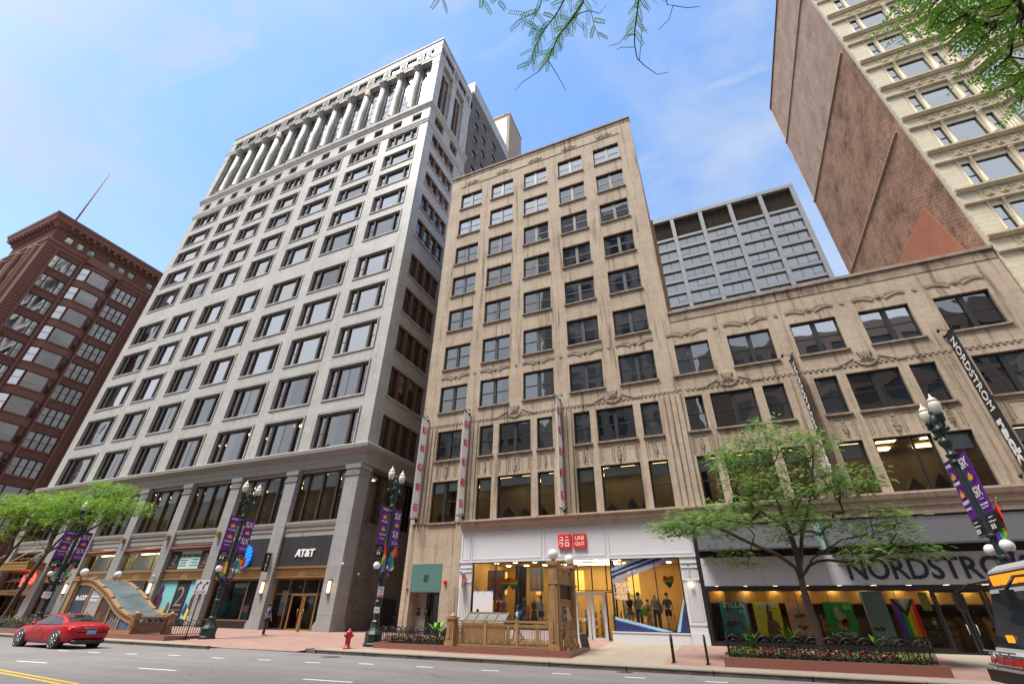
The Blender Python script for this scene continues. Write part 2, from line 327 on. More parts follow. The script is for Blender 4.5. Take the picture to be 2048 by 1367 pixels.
def win_meshes(w, h, sp, fm, gl):
    ls = lites(w, h, sp); b = sp.get('border', .08); pr = sp.get('proj', .07); mp = sp.get('mproj', pr)
    f = MB(fm); f.box(L0, 0, b, 0, h, -pr, .05); f.box(L0, w-b, w, 0, h, -pr, .05); f.box(L0, b, w-b, 0, b, -pr, .05); f.box(L0, b, w-b, h-b, h, -pr, .05)
    for i in range(len(ls)-1): f.box(L0, ls[i][1], ls[i+1][0], b, h-b, -mp, .05)
    g = MB(gl)
    for i, (a, c, e, k) in enumerate(ls):
        r = sp.get('rails', {}).get(i, sp.get('rail'))
        if r:
            for rr in (r if isinstance(r, (list, tuple)) else [r]):
                z = e+(k-e)*rr; f.box(L0, a, c, z-.035, z+.035, -.04, .03)
        for mfrac in sp.get('bars', {}).get(i, []):
            x = a+(c-a)*mfrac; f.box(L0, x-.02, x+.02, e, k, -.02, .02)
        g.face(rect(L0, a, c, e, k, 0))
    return f.data('window'), g.data('pane')
def sheet(mb, a, c, z0, z1, amp, waves, d=.14, taper=None):
    n = max(4, int(waves*6)); vs = []
    for j, z in enumerate((z0, (z0+z1)/2, z1)):
        for i in range(n+1):
            t = i/n; x = a+(c-a)*t
            if taper: k = taper[j]; x = (a+(c-a)*t*k) if taper[3] > 0 else (c-(c-a)*(1-t)*k)
            vs.append(L0.P(x, z, d+amp*math.sin(t*waves*2*math.pi)+amp*.4*math.sin(t*waves*5.1+j)))
    mb.mesh(vs, [(j*(n+1)+i, j*(n+1)+i+1, (j+1)*(n+1)+i+1, (j+1)*(n+1)+i) for j in range(2) for i in range(n)], True)
def window(parent, F, u0, u1, z0, z1, d, sp, fm='dframe', gl=None, fill=None, name='window', label=None, sill=None, sp_=.14, sh=.11, so=.08):
    w, h = round(u1-u0, 2), round(z1-z0, 2); gl = gl or G_OLD; key = (w, h, repr(sorted(sp.items(), key=str)), fm, gl.name)
    me, pg = cached(key, lambda: win_meshes(w, h, sp, fm, gl))
    org = world_org(parent); o = link(name, me, parent, F.P(u0, z0, d)-org, F.a); o['_f'] = 1; del o['_f']
    if label: o['label'] = label
    link('pane', pg, o)
    if sill: link('sill', cached(('sill', w, d, sill, sp_, sh, so), lambda: MB(sill).box(L0, -so, w+so, -sh, 0, -sp_-d, .0).data('sill')), o)
    if fill:
        kind, arg = fill
        def mk():
            ls = lites(w, h, sp); m = MB({'blind': 'blind', 'pale': 'blindl', 'curtain': 'curt', 'drape': 'curt'}[kind])
            for i, (a, c, e, k) in enumerate(ls):
                fr = arg[i % len(arg)]
                if not fr: continue
                if kind in ('blind', 'pale'): m.box(L0, a+.01, c-.01, k-(k-e)*fr, k-.005, .10, .115)
                elif kind == 'curtain': sheet(m, a+.02, a+.02+(c-a-.04)*fr, e, k, .035, (c-a)*5)
                else: sheet(m, a+.02, c-.02, e, k, .03, 4, taper=(.22, .35, 1, 1 if i % 2 == 0 else -1))
            return m.data('blind')
        if any(arg): link('curtain' if kind in ('curtain', 'drape') else 'blind', cached(key+(kind, tuple(arg)), mk), o)
    return o
def sillbox(mb, F, u0, u1, z, proj=.12, h=.12, over=.08): mb.box(F, u0-over, u1+over, z-h, z, -proj, .05)
def ringed(mb, F, u0, u1, z0, z1, wd, d0, d1):
    mb.box(F, u0-wd, u0, z0-wd, z1+wd, d0, d1); mb.box(F, u1, u1+wd, z0-wd, z1+wd, d0, d1); mb.box(F, u0, u1, z1, z1+wd, d0, d1); mb.box(F, u0, u1, z0-wd, z0, d0, d1)
def shell(mb, x0, x1, y0, y1, z0, z1, skip=''):
    """closed back of a building: sides, rear, roof (front left open)"""
    if 'l' not in skip: mb.face([(x0, y0, z0), (x0, y1, z0), (x0, y1, z1), (x0, y0, z1)])
    if 'r' not in skip: mb.face([(x1, y0, z0), (x1, y1, z0), (x1, y1, z1), (x1, y0, z1)])
    if 'b' not in skip: mb.face([(x0, y1, z0), (x1, y1, z0), (x1, y1, z1), (x0, y1, z1)])
    if 't' not in skip: mb.face([(x0, y0, z1), (x1, y0, z1), (x1, y1, z1), (x0, y1, z1)])
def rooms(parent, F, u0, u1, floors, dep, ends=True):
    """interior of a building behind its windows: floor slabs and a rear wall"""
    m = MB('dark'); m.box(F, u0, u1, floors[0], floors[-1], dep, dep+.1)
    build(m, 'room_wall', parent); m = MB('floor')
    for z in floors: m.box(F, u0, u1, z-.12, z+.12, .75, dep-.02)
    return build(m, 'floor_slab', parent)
rnd = random.Random(11)
# ================================================================= tan stone buildings (tall block and low wing)
F0 = Fr(0, 30, 0)
COLS_T = [(-19.78, -17.18), (-15.98, -13.38), (-12.12, -9.55), (-8.28, -5.70), (-4.48, -1.90)]
COLS_N = [(-.78, 1.84), (3.06, 5.68), (6.90, 9.50), (10.74, 13.34), (14.56, 17.20)]
PAIR = dict(border=.09, mull=.26, cols=[1, 1], rail=.5, proj=.06, mproj=.09)
ONE = dict(border=.1, cols=[1], rail=.5, proj=.06)
def garland(mb, F, u, z, w=1.25):
    mb.prism(F, [(u+.16*math.cos(a*math.pi/5), z+.16*math.sin(a*math.pi/5)) for a in range(10)], -.07, .02)
    mb.prism(F, [(u+.09*math.cos(a*math.pi/4), z+.09*math.sin(a*math.pi/4)) for a in range(8)], -.10, -.071)
    for s in (-1, 1):
        for k in range(9):
            t = k/8; x = u+s*(.24+t*(w-.3)); y = z-.04+.16*math.sin(t*2.6); r = .125-.06*t
            for q in (-1, 1):
                mb.prism(F, [(x, y), (x+s*.09, y+q*r*1.7), (x+s*.2, y+q*r*1.2), (x+s*.14, y)], -.055, .01)
        mb.prism(F, [(u+s*.2, z-.05), (u+s*w, z+.02), (u+s*w, z+.05), (u+s*.2, z+.0)], -.04, .012)
def medallion(mb, F, u, z):
    n = 16; o = [(u+.62*math.cos(2*math.pi*k/n), z+.27*math.sin(2*math.pi*k/n)) for k in range(n)]; i = [(u+.52*math.cos(2*math.pi*k/n), z+.19*math.sin(2*math.pi*k/n)) for k in range(n)]
    for k in range(n): mb.prism(F, [o[k], o[(k+1) % n], i[(k+1) % n], i[k]], -.07, .01)
    mb.prism(F, [(u+.27*math.cos(a*math.pi/6), z+.25*math.sin(a*math.pi/6)) for a in range(12)], -.05, .012)
    mb.prism(F, [(u-.12, z-.12), (u+.1, z-.15), (u+.13, z+.1), (u-.02, z+.16), (u-.14, z+.05)], -.10, -.051)
    for s in (-1, 1): mb.prism(F, [(u+s*.6, z), (u+s*.72, z+.13), (u+s*.8, z+.1), (u+s*.74, z-.02)], -.06, .01)
def crest(mb, F, u, z):
    mb.prism(F, [(u-.2, z+.28), (u-.36, z+.62), (u-.12, z+.56), (u, z+.66), (u+.12, z+.56), (u+.36, z+.62), (u+.2, z+.28)], -.09, .01)
    for k in range(3): mb.prism(F, [(u-.26+k*.19, z+.14), (u-.12+k*.19, z+.14), (u-.12+k*.19, z+.25), (u-.26+k*.19, z+.25)], -.1, .01)
    n = 10
    for k in range(n):
        a0, a1 = math.pi*(1+k/n), math.pi*(1+(k+1)/n)
        mb.prism(F, [(u+.55*math.cos(a0), z+.1+.42*math.sin(a0)), (u+.55*math.cos(a1), z+.1+.42*math.sin(a1)), (u+.43*math.cos(a1), z+.1+.3*math.sin(a1)), (u+.43*math.cos(a0), z+.1+.3*math.sin(a0))], -.08, .01)
    mb.prism(F, [(u-.66, z+.02), (u+.66, z+.02), (u+.5, z+.09), (u-.5, z+.09)], -.06, .011)
    for s in (-1, 1): mb.prism(F, [(u+s*1.55, z-.2), (u+s*.62, z+.22), (u+s*.62, z+.29), (u+s*1.55, z-.13)], -.06, .01); mb.prism(F, [(u+s*1.55, z-.2), (u+s*1.9, z-.2), (u+s*1.9, z-.14), (u+s*1.55, z-.13)], -.06, .012)
def rosette(mb, F, u, z, big=True):
    h = .42 if big else .3
    for k in range(4):
        zz = z-h+k*h*.62; r = (.13, .17, .12, .08)[k]*(1 if big else .75)
        mb.prism(F, [(u+r*math.cos(a*math.pi/3), zz+r*math.sin(a*math.pi/3)) for a in range(6)], -.07-.01*(k % 2), .01)
    mb.box(F, u-.035, u+.035, z-h-.28, z+h+.1, -.045, .011)
def panelframe(mb, F, u0, u1, z0, z1, w=.05):
    for k in range(2):
        a, b, c, e = u0+k*.13, u1-k*.13, z0+k*.13, z1-k*.13
        if b-a < .3 or e-c < .2: continue
        mb.box(F, a, a+w, c, e, -.035, .01); mb.box(F, b-w, b, c, e, -.035, .01); mb.box(F, a+w, b-w, e-w, e, -.034, .01)
def tan_building(name, loc, label, x0, x1, top, cols, nrows, triples, singles, isT):
    t = thing(name, loc, label, 'building'); F = F0; holes = []; rows = [18.5-(-4.06)*k for k in range(nrows)]
    rows = [18.5+4.06*k-(0.0) for k in range(nrows)]
    for (a, b) in cols:
        for k, zt in enumerate(rows): holes.append((a, b, zt-2.4, zt))
    lows = []
    for (zb, zt) in ((12.05, 14.46), (7.43, 10.42)):
        for (a, b) in singles: lows.append((a, b, zb, zt, 'c' if isT else 'w2'))
        for c in triples: lows += [(c-2.98, c-1.77, zb, zt, 's'), (c-1.29, c+1.32, zb, zt, 'w'), (c+1.82, c+3.05, zb, zt, 's')]
    holes += [l[:4] for l in lows]
    m = MB('tan'); wall(m, F, x0, x1, 7.3, top, holes, .34)
    shell(m, x0, x1, 30, 52, .0 if isT else 0, top-.02)
    if isT: wall(m, F, x0, -16.72, .5, 7.3, [(-20.52, -18.12, .5, 4.72, 1.0)], .5)
    build(m, 'wall', t)
    # coping and parapet
    m = MB('tant'); m.profile(F, x0-.06, x1+.06, [(-.14, top-.05), (-.14, top+.16), (.3, top+.28), (.6, top+.28), (.6, top-.05)])
    if isT: m.box(F, x0+1.2, x1-1.2, top-1.95, top-1.88, -.05, .02)
    build(m, 'coping', t)
    m = MB(mat('stained parapet stone', (.40, .31, .235), .9, n=(.9, .3), c2=(.28, .27, .26), streak=1.6, brick=(3.1, 2.4, .02, .1, 1.25), bump=.4)); m.box(F, x0+.02, x1-.02, top-(.75 if not isT else .5), top-.06, -.035, .02); build(m, 'parapet_band', t)
    def piece(nm, fn, mt='tant', org=None):
        q = MB(mt); fn(q); return build(q, nm, t)
    for (a, b) in cols:
        if isT: piece('medallion', lambda q: medallion(q, F, (a+b)/2, top-1.55))
        piece('garland', lambda q: garland(q, F, (a+b)/2+.02, 19.3))
    for i in range(len(cols)-1):
        u = (cols[i][1]+cols[i+1][0])/2; piece('stone_boss', lambda q: q.prism(F, [(u+.13*math.cos(k*math.pi/4), 19.35+.13*math.sin(k*math.pi/4)) for k in range(8)], -.05, .01))
    for c in triples: piece('crest', lambda q: crest(q, F, c, 15.1))
    for c in triples:
        for u, big in ((c-2.37, 0), (c+.02, 1), (c+2.43, 0)): piece('rosette', lambda q: rosette(q, F, u, 11.25, big))
        for (a, b) in ((c-3.0, c-1.75), (c-1.29, c-.25), (c+.25, c+1.32), (c+1.8, c+3.05)): piece('carved_panel', lambda q: panelframe(q, F, a+.03, b-.03, 10.62, 11.85))
    for (a, b) in singles:
        piece('carved_panel', lambda q: panelframe(q, F, a+.2, (a+b)/2-.1, 10.65, 11.8)); piece('carved_panel', lambda q: panelframe(q, F, (a+b)/2+.1, b-.2, 10.65, 11.8)); piece('rosette', lambda q: rosette(q, F, (a+b)/2, 11.2, 0))
    edges = sorted([e for (a, b) in singles for e in (a, b)]+[e for c in triples for e in (c-2.98, c+3.05)])
    spans = [(p, q) for p, q in zip([x0+.1]+edges[1::2], edges[0::2]+[x1-.1]) if q-p > .8]
    for (a, b) in spans:
        def flute(q):
            n = max(2, round((b-a-.2)/.36)); wd = (b-a-.2)/n; q.box(F, a+.1, b-.1, 7.4, 14.75, -.03, .02)
            for k in range(n): q.box(F, a+.1+k*wd+.05, a+.1+(k+1)*wd-.05, 7.4, 14.75, -.11, -.03)
        piece('fluted_pier', flute, 'tan')
    def dent(q):
        q.box(F, x0+.1, x1-.1, 14.98, 15.02, -.03, .02); k = x0+.2
        while k < x1-.3: q.box(F, k, k+.17, 14.86, 14.98, -.05, .02); k += .3
    piece('dentil_band', dent)
    # cornice above the shop
    m = MB('tanp'); a = -16.72 if isT else x0+.01; b = x1
    m.profile(F, a, b, [(.1, 6.80), (-.18, 6.80), (-.22, 6.98), (-.34, 7.08), (-.36, 7.24), (-.5, 7.30), (-.5, 7.40), (.02, 7.46), (.1, 7.46)]) if isT else m.profile(F, a, b, [(.1, 6.38), (-.12, 6.38), (-.16, 6.72), (-.26, 6.78), (-.28, 7.05), (-.42, 7.12), (-.5, 7.34), (-.5, 7.44), (.02, 7.50), (.1, 7.50)])
    build(m, 'cornice', t)
    # windows
    for i, (a, b) in enumerate(cols):
        for k, zt in enumerate(rows):
            up = nrows-1-k; fill = None; gl = G_OLD; r = rnd.random()
            if isT:
                if up == 0 or (up == 1 and i < 3): fill = ('pale', (1, 1)); gl = G_HI
                elif (up, i) in ((2, 1), (3, 0), (4, 1), (5, 2), (2, 0), (6, 1)): fill = ('curtain', ((1, 1), (1, .4), (.6, 1))[(up+i) % 3])
                elif (up, i) == (3, 2): fill = ('drape', (1, 1))
                elif (up, i) in ((5, 0), (4, 0), (5, 1)): fill = ('blind', (1, .55 if i else 1))
                elif (up, i) in ((5, 3), (5, 4)): fill = ('pale', (.7, .8))
                elif (up, i) == (6, 3): fill = ('pale', (1, 1))
                elif (up, i) in ((6, 2), (6, 4)): fill = ('curtain', (1, .9))
                elif r < .25: fill = ('pale', (rnd.choice((.3, .5)), rnd.choice((0, .35))))
                elif r < .4: fill = ('blind', (0, 1))
                if up in (1, 2, 4) and i > 2: gl = G_SKY
            else: fill = {0: ('curtain', (1, 1)), 1: ('curtain', (1, 1)), 2: None, 3: ('curtain', (0, 1)), 4: None}[i]; gl = (G_OLD, G_OLD, G_HI, G_HI, G_OLD)[i]
            window(t, F, a, b, zt-2.4, zt, .26, PAIR, 'dframe', gl, fill, sill='tant')
    for (a, b, zb, zt, kd) in lows:
        hi = zb > 10; sp = ONE if kd == 's' else (PAIR if (hi or kd in 'cw2' and kd != 'w') else dict(border=.1, cols=[1], proj=.06))
        gl = G_OLD if hi else G_SHOP; q = rnd.random()
        if kd == 'w' and not hi and not isT and a > 5: sp = dict(border=.1, mull=.1, cols=[2.2, 1], proj=.06)
        fill = None
        if hi: fill = ('blind', (1,)) if kd == 's' and q < .6 else (('pale', (0, 1)) if q < .35 else (('drape', (1, 1)) if kd == 'c' else None))
        else: fill = ('pale', (.28,)*2) if kd == 's' else (('pale', (.2,)) if kd == 'w' and q < .5 else (('pale', (.25, .22)) if kd in ('c', 'w2') else None))
        window(t, F, a, b, zb, zt, .26, sp, 'dframe', gl, fill, sill='tant')
    fl = [7.3, 11.2, 15.6]+[19.75+4.06*k for k in range(nrows)]
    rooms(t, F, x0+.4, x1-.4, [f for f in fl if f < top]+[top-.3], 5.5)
    # lit ceiling panels of the second floor
    for c in [(a+b)/2 for a, b in singles]+[q for c in triples for q in (c-1.9, c, c+2.2)]:
        for dd in (2.5, 4.2): build(MB(CEIL).box(F, c-.5+dd*.05, c+.45+dd*.05, 10.96, 11.0, dd, dd+.55), 'ceiling_light', t)
    q = random.Random(5)
    for c in triples+[(a+b)/2 for a, b in singles]:   # stock on the sales floor
        for k in range(3): u = c-1.8+k*1.3+q.random()*.4; build(MB('dark').prism(F, [(u, 7.43), (u+.9, 7.43), (u+.8, 7.43+q.uniform(.5, .9)), (u+.45, 7.43+q.uniform(.85, 1.2)), (u+.1, 7.43+q.uniform(.5, .9))], 1.0+q.random(), 2.6), 'shop_rack', t)
    return t
bT = tan_building('stone_office_building', (-11, 30, .5), 'tall narrow tan limestone building with oval medallions under its roofline and a white shopfront', -21.22, -.42, 46.1, COLS_T, 7, [-12.82, -5.19], [(-19.62, -17.38)], True)
bN = tan_building('stone_store_building', (9, 30, .5), 'low tan limestone building four storeys tall with carved garlands and a black shopfront', -.40, 18.5, 21.2, COLS_N, 1, [2.45, 10.11], [(14.76, 17.35)], False)
# ================================================================= white terracotta office block
FA = Fr(-26.8, 0, math.pi/2)
t = bW = thing('office_building', (-51.5, 30, .5), 'tall white terracotta office block with columns along its top storeys and a grey granite base', 'building')
XL, XR = -76.2, -26.8
OPEN = [(-74.5, -68.6), (-66.75, -62.25), (-60.15, -55.8), (-53.65, -49.3), (-47.1, -42.1), (-40.25, -35.15), (-33.3, -28.42)]
ROWS = [(14.4, 17.9), (19.45, 22.92), (24.55, 27.92), (29.65, 33.0), (34.68, 37.95), (40.75, 44.0), (45.5, 48.4), (50.2, 52.75), (54.2, 56.75), (58.45, 61.0)]
SQ = [(-29.75-3.43*i-.05, -28.2-3.43*i) for i in range(14)]; SQ = [(a, b) for a, b in SQ if a > XL+1]
holes = [(a, b, c, d) for (a, b) in OPEN for (c, d) in ROWS]+[(a, b, 62.95, 64.55) for a, b in SQ]
m = MB('white'); wall(m, F0, XL, XR, 13.9, 66.0, holes, .4)
SIDE = [(14.5, 17.75), (19.6, 22.9), (24.6, 27.85), (29.5, 32.9), (34.6, 37.9), (40.7, 43.7), (45.5, 48.1), (50.2, 52.5), (54.2, 56.6), (58.4, 60.8)]
sh = [(31.5, 37.55, a, b) for a, b in SIDE]+[(31.45, 33.75, 63.0, 65.0), (35.8, 37.85, 63.0, 65.1), (31.5, 37.55, 8.2, 12.3)]
wall(m, FA, 30, 40.4, 12.9, 66.0, sh, .5)
m.face([(XL, 30, 0), (XL, 57, 0), (XL, 57, 84), (XL, 30, 84)]); m.face([(XL, 57, 0), (XR, 57, 0), (XR, 57, 84), (XL, 57, 84)]); m.face([(XL, 30, 84.4), (XR, 30, 84.4), (XR, 57, 84.4), (XL, 57, 84.4)])
build(m, 'wall', t)
m = MB('bbrick'); wall(m, FA, 30, 57, .5, 7.4, (), .1); wall(m, FA, 37.55, 57, 7.4, 12.9, ()); wall(m, FA, 30, 31.5, 7.4, 12.9, ()); wall(m, FA, 31.5, 37.55, 7.4, 8.2, ()); wall(m, FA, 31.5, 37.55, 12.3, 12.9, ()); build(m, 'alley_wall', t)
CH = lambda w, four: dict(border=.15, mull=.26, cols=[.85, 1.35, 1.35, .85] if four else [.75, 2.7, .6], rails={0: .48, (3 if four else 2): .48}, proj=.12, mproj=.2)
ROOMSZ = [r[0]-1.1 for r in ROWS]
for ci, (a, b) in enumerate(OPEN):
    for ri, (c, d) in enumerate(ROWS):
        four = ri == 9; sp = CH(b-a, four); q = rnd.random(); gl = G_HI if ri >= 2 and rnd.random() < .8 else G_OLD; fill = None
        if ri >= 7: fill = ('pale', (0, .5, .35, 0)) if four else ('pale', (rnd.choice((0, .4)), rnd.choice((.35, .6, .9, 1)), 0))
        elif q < .8 and ri > 1: fill = ('pale', (0, rnd.choice((.3, .75, 1, .5, 1, 1)), 0))
        elif q < .9 and ri <= 1: fill = ('curtain', (rnd.choice((.3, 1)), rnd.choice((.2, 1, .4)), 0))
        if ci == 6 and ri in (2, 3, 4): fill = ('blind', (0, .55, 0)); 
        if ci == 6 and ri == 5: fill = ('blind', (0, .8, 0))
        if ri <= 1 and not four: sp = dict(sp); sp['bars'] = {1: [.45] if (ci+ri) % 2 else []}
        window(t, F0, a+.04, b-.04, c+.02, d-.04, .3, sp, 'bframe', gl, fill, sill='trim', sp_=.1, sh=.13, so=.2)
# moulded surrounds of the openings, outlined by thin dark rings inside and out
for (a, b) in OPEN:
    for (c, d) in ROWS: build(ringed2(MB('trim'), F0, a, b, c, d) if False else (lambda q: (q.use(1), ringed(q, F0, a, b, c, d, .05, -.03, .02), q.use(0), ringed(q, F0, a-.05, b+.05, c-.05, d+.05, .1, -.09, .02), q.use(1), ringed(q, F0, a-.2, b+.2, c-.15, d+.2, .045, -.03, .02), q)[-1])(MB('trim', mat('dark outline', (.16, .14, .12), .8))), 'window_surround', t)
# alley side windows
SD = dict(border=.1, mull=.34, cols=[1, 1, 1, 1], rail=[.36, .7], proj=.1, mproj=.3)
for i, (c, d) in enumerate(SIDE):
    window(t, FA, 31.52, 37.52, c, d, .35, SD, 'rust', G_OLD, ('pale', (.0, .6, .3, 0)) if i in (1, 5, 6) else (('blind', (0, 0, .5, .3)) if i > 6 else None), name='alley_window', sill='trim', sp_=.12, sh=.2, so=.2)
window(t, FA, 31.52, 37.52, 8.25, 12.25, .35, dict(SD, mull=.4, rail=.55), 'bframe', G_OLD, None, name='alley_window')
for a, b in SQ: window(t, F0, a, b, 62.95, 64.55, .35, dict(border=.1, cols=[1], rail=.5), 'bframe', G_OLD, ('pale', (rnd.choice((0, 1, .5)),)), name='attic_window', sill=None)
for a, b in ((31.45, 33.75), (35.8, 37.85)): window(t, FA, a, b, 63.0, 65.0, .35, dict(border=.1, mull=.2, cols=[1, 1], rail=.5), 'rust', G_OLD, None, name='attic_window')
# mouldings that run round the corner
def belt(name, prof, mt='trim', y1=40.4, x0=XL-.1, zfix=0):
    pr = max(-p[0] for p in prof); vs = []; n = len(prof)
    for d, z in prof: vs.append((x0, 30+d, z))
    for d, z in prof: vs.append((XR-d, 30+d, z))
    for d, z in prof: vs.append((XR-d, y1, z))
    q = MB(mt); q.mesh(vs, [(s*n+k, s*n+(k+1) % n, (s+1)*n+(k+1) % n, (s+1)*n+k) for s in (0, 1) for k in range(n)]+[tuple(range(n-1, -1, -1)), tuple(range(2*n, 3*n))])
    return build(q, name, t)
belt('cornice', [(.1, 12.6), (-.25, 12.6), (-.3, 12.95), (-.38, 13.05), (-.4, 13.45), (-.62, 13.62), (-.95, 13.8), (-1.0, 14.1), (-.9, 14.2), (-.05, 14.32), (.1, 14.32)], 'granitet')
belt('string_course', [(.1, 61.5), (-.08, 61.5), (-.12, 61.75), (-.2, 61.95), (-.24, 62.15), (-.24, 62.3), (-.06, 62.4), (.1, 62.4)])
belt('balcony_ledge', [(.1, 65.2), (-.08, 65.2), (-.14, 65.5), (-.38, 65.75), (-.42, 66.2), (-.36, 66.3), (-.2, 66.6), (.4, 66.7), (.4, 65.2)])
belt('entablature', [(1.2, 78.9), (-.12, 78.9), (-.13, 79.2), (-.2, 79.4), (-.2, 79.65), (-.26, 79.7), (-.26, 79.8), (.05, 79.95), (1.2, 79.95)])
belt('parapet', [(.3, 82.75), (-.05, 82.75), (-.05, 84.35), (-.2, 84.4), (-.2, 84.6), (.3, 84.6)])
# colonnade
m = MB('white'); ch = []
CX = [-30.95-3.43*i for i in range(13)]
CW = [(a+.75, b-.75) for a, b in zip([XL+1.0-.4]+CX[::-1], CX[::-1]+[XR-.9+.4])]
CW = [(a, b, 67.0, 78.6) for a, b in CW if b-a > .8]
wall(m, F0, XL, XR, 66.0, 79.2, CW, .15, d=.6)
sc_ = [(31.35, 34.0, 67.4, 77.6), (35.6, 37.8, 67.4, 77.6)]
wall(m, FA, 30, 40.4, 66.0, 79.2, sc_, .3, d=.55); build(m, 'colonnade_wall', t)
SP = dict(border=.08, cols=[1], rail=[.14, .3, .44, .60, .76, .9], proj=.1, mull=.1)
for (a, b, c, d) in CW: window(t, F0, a, b, c, d, .68, SP, 'grn', G_HI, ('pale', (rnd.choice((.3, .5, .1, .7)),)), name='colonnade_window')
for (a, b, c, d) in sc_: window(t, FA, a, b, c, d, .75, dict(SP, cols=[1, 1], mull=.25, mproj=.3), 'rust', G_SKY, ('pale', (.3, .2)), name='colonnade_window')
def column(q, x, y, cap=True):
    q.use(0).wbox(x-.62, x+.62, y-.5, y+.6, 66.75, 67.05); q.lathe((x, y, 0), [(.58, 67.05), (.6, 67.2), (.53, 67.35), (.52, 72), (.47, 77.1)], 18)
    if cap:
        q.use(1).lathe((x, y, 0), [(.47, 77.1), (.5, 77.2), (.44, 77.25), (.46, 77.8), (.56, 78.3), (.7, 78.65)], 14)
        for k in range(10):
            a = 2*math.pi*k/10; dx, dy = math.cos(a), math.sin(a)
            for z, r in ((77.3, .56), (77.85, .66), (78.35, .8)): q.ball((x+dx*r*.92, y+dy*r*.92, z+.16), .17, 6, 4)
        q.use(1).wbox(x-.72, x+.72, y-.72, y+.72, 78.65, 78.9)
    else: q.use(2).lathe((x, y, 0), [(.5, 77.1), (.6, 77.25), (.6, 77.3), (.52, 77.4), (.55, 78.9)], 14)
    return q
proto = build(column(MB('trim', 'granitet', 'tan'), CX[0], 30.25), 'column', t); 
p2_ = build(column(MB('trim', 'granitet', 'tan'), CX[3], 30.25, False), 'column', t)
for i, x in enumerate(CX):
    if i in (0, 3): continue
    src = p2_ if i == 9 else proto; c = src.copy(); col.objects.link(c); c.location = (x-(CX[3] if src is p2_ else CX[0]), 0, 0)
for a, b, yy in ((XR-1.25, XR, 31.3), (XL, XL+1.2, 31.3)):
    q = MB('trim'); q.wbox(a, b-.002, 29.98, yy, 66.75, 77.6); q.wbox(a-.06, b+.06, 29.92, yy+.06, 77.6, 78.9); q.wbox(a-.05, b+.05, 29.93, yy+.05, 66.75, 67.5); build(q, 'corner_pier', t)
for a, b in ((34.25, 35.35), (38.1, 40.2)): q = MB('trim'); q.box(FA, a, b, 66.75, 77.5, -.02, .6); q.box(FA, a-.06, b+.06, 77.5, 78.9, -.08, .66); build(q, 'side_pier', t)
# attic storey
AT = [(x-1.72-1.0, x-1.72+1.0) for x in [CX[0]+3.43]+CX]; AT = [(a, b) for a, b in AT if a > XL+.3]
m = MB('white'); wall(m, F0, XL, XR, 80.2, 82.8, [(a, b, 80.35, 82.5) for a, b in AT], .3, d=.02)
wall(m, FA, 30, 40.9, 80.2, 82.8, [(31.4, 34.2, 80.35, 82.5), (35.8, 38.45, 80.35, 82.5)], .3, d=.02); build(m, 'attic_wall', t)
for a, b in AT: window(t, F0, a, b, 80.35, 82.5, .25, dict(border=.1, cols=[1, 1], mull=.1), 'bframe', G_OLD, None, name='roof_window')
for a, b in ((31.4, 34.2), (35.8, 38.45)): window(t, FA, a, b, 80.35, 82.5, .25, dict(border=.1, cols=[1, 1], mull=.1), 'bframe', G_OLD, None, name='roof_window')
def swag(q, F, u, z):
    panelframe(q, F, u-.5, u+.5, z-.85, z+.85, .05)
    for k in range(5):
        for s in (-1, 1): q.prism(F, [(u+s*.05, z-.6+k*.28), (u+s*.32, z-.52+k*.28), (u+s*.26, z-.34+k*.28), (u+s*.05, z-.42+k*.28)], -.09, .03)
def mk_swag(u, F): q = MB('granitet'); swag(q, F, u, 81.5); return build(q, 'relief_panel', t)
proto = mk_swag(CX[0]+1.95, F0)
for i, x in enumerate(CX): c = proto.copy(); col.objects.link(c); c.location = (x-.0-(CX[0]+1.95), 0, 0)
proto.location = (-.3, 0, 0)
for u in (30.75, 35.0, 39.3): mk_swag(u, FA)
# rear wing
m = MB('bbrick'); bw = [(42.4, 43.7), (45.4, 46.8), (49.6, 51.1), (52.6, 54.1)]; bh = [(a, b, z, z+2.2) for a, b in bw for z in (81.1, 77.2, 73.3, 69.2, 65, 61, 57, 53)]
bh = [h for h in bh if not (h[0] in (45.4, 52.6) and h[2] == 81.1 and h[0] != 45.4)]
wall(m, FA, 40.4, 57, 12.9, 86.6, bh, .25, d=.02); build(m, 'rear_wing', t)
for h in bh: window(t, FA, *h, .2, dict(border=.09, cols=[1], rail=.5), 'dframe', G_SKY, None, name='rear_window', sill='pbrick')
m = MB('white'); m.wbox(-45, XR, 41.0, 57, 86.6, 90.2); build(m, 'rear_parapet', t)
m = MB('bbrick'); m.wbox(-45, XR-.01, 40.9, 57, 84.45, 86.6); build(m, 'rear_penthouse', t)
# lower granite storeys
PIL = [(-28.15, -26.75), (-34.9, -33.65), (-41.9, -40.7), (-48.8, -47.6), (-55.6, -54.4), (-61.95, -60.75), (-67.9, -66.7), (-76.3, -75.1)]
for i, (a, b) in enumerate(PIL):
    q = MB('granite'); y0, y1 = 29.7, (31.1 if i == 0 else 30.4)
    q.wbox(a, b, y0, y1, 1.1, 12.3); q.wbox(a-.12, b+.12, y0-.12, y1+.1, .4, .95); q.wbox(a-.07, b+.07, y0-.07, y1+.05, .95, 1.1)
    q.wbox(a-.08, b+.08, y0-.08, y1+.05, 11.65, 11.75); q.wbox(a-.1, b+.1, y0-.1, y1+.06, 12.2, 12.58)
    for k in range(4): q.wbox(a+.15+k*(b-a-.3)/4+.04, a+.15+(k+1)*(b-a-.3)/4-.04, y0-.05, y0, 11.82, 12.08)
    if i == 0:
        for k in range(4): q.wbox(b, b+.05, y0+.15+k*.28, y0+.35+k*.28, 11.82, 12.08)
    build(q, 'pilaster', t)
BAYS = [(PIL[i+1][1], PIL[i][0]) for i in range(7)]
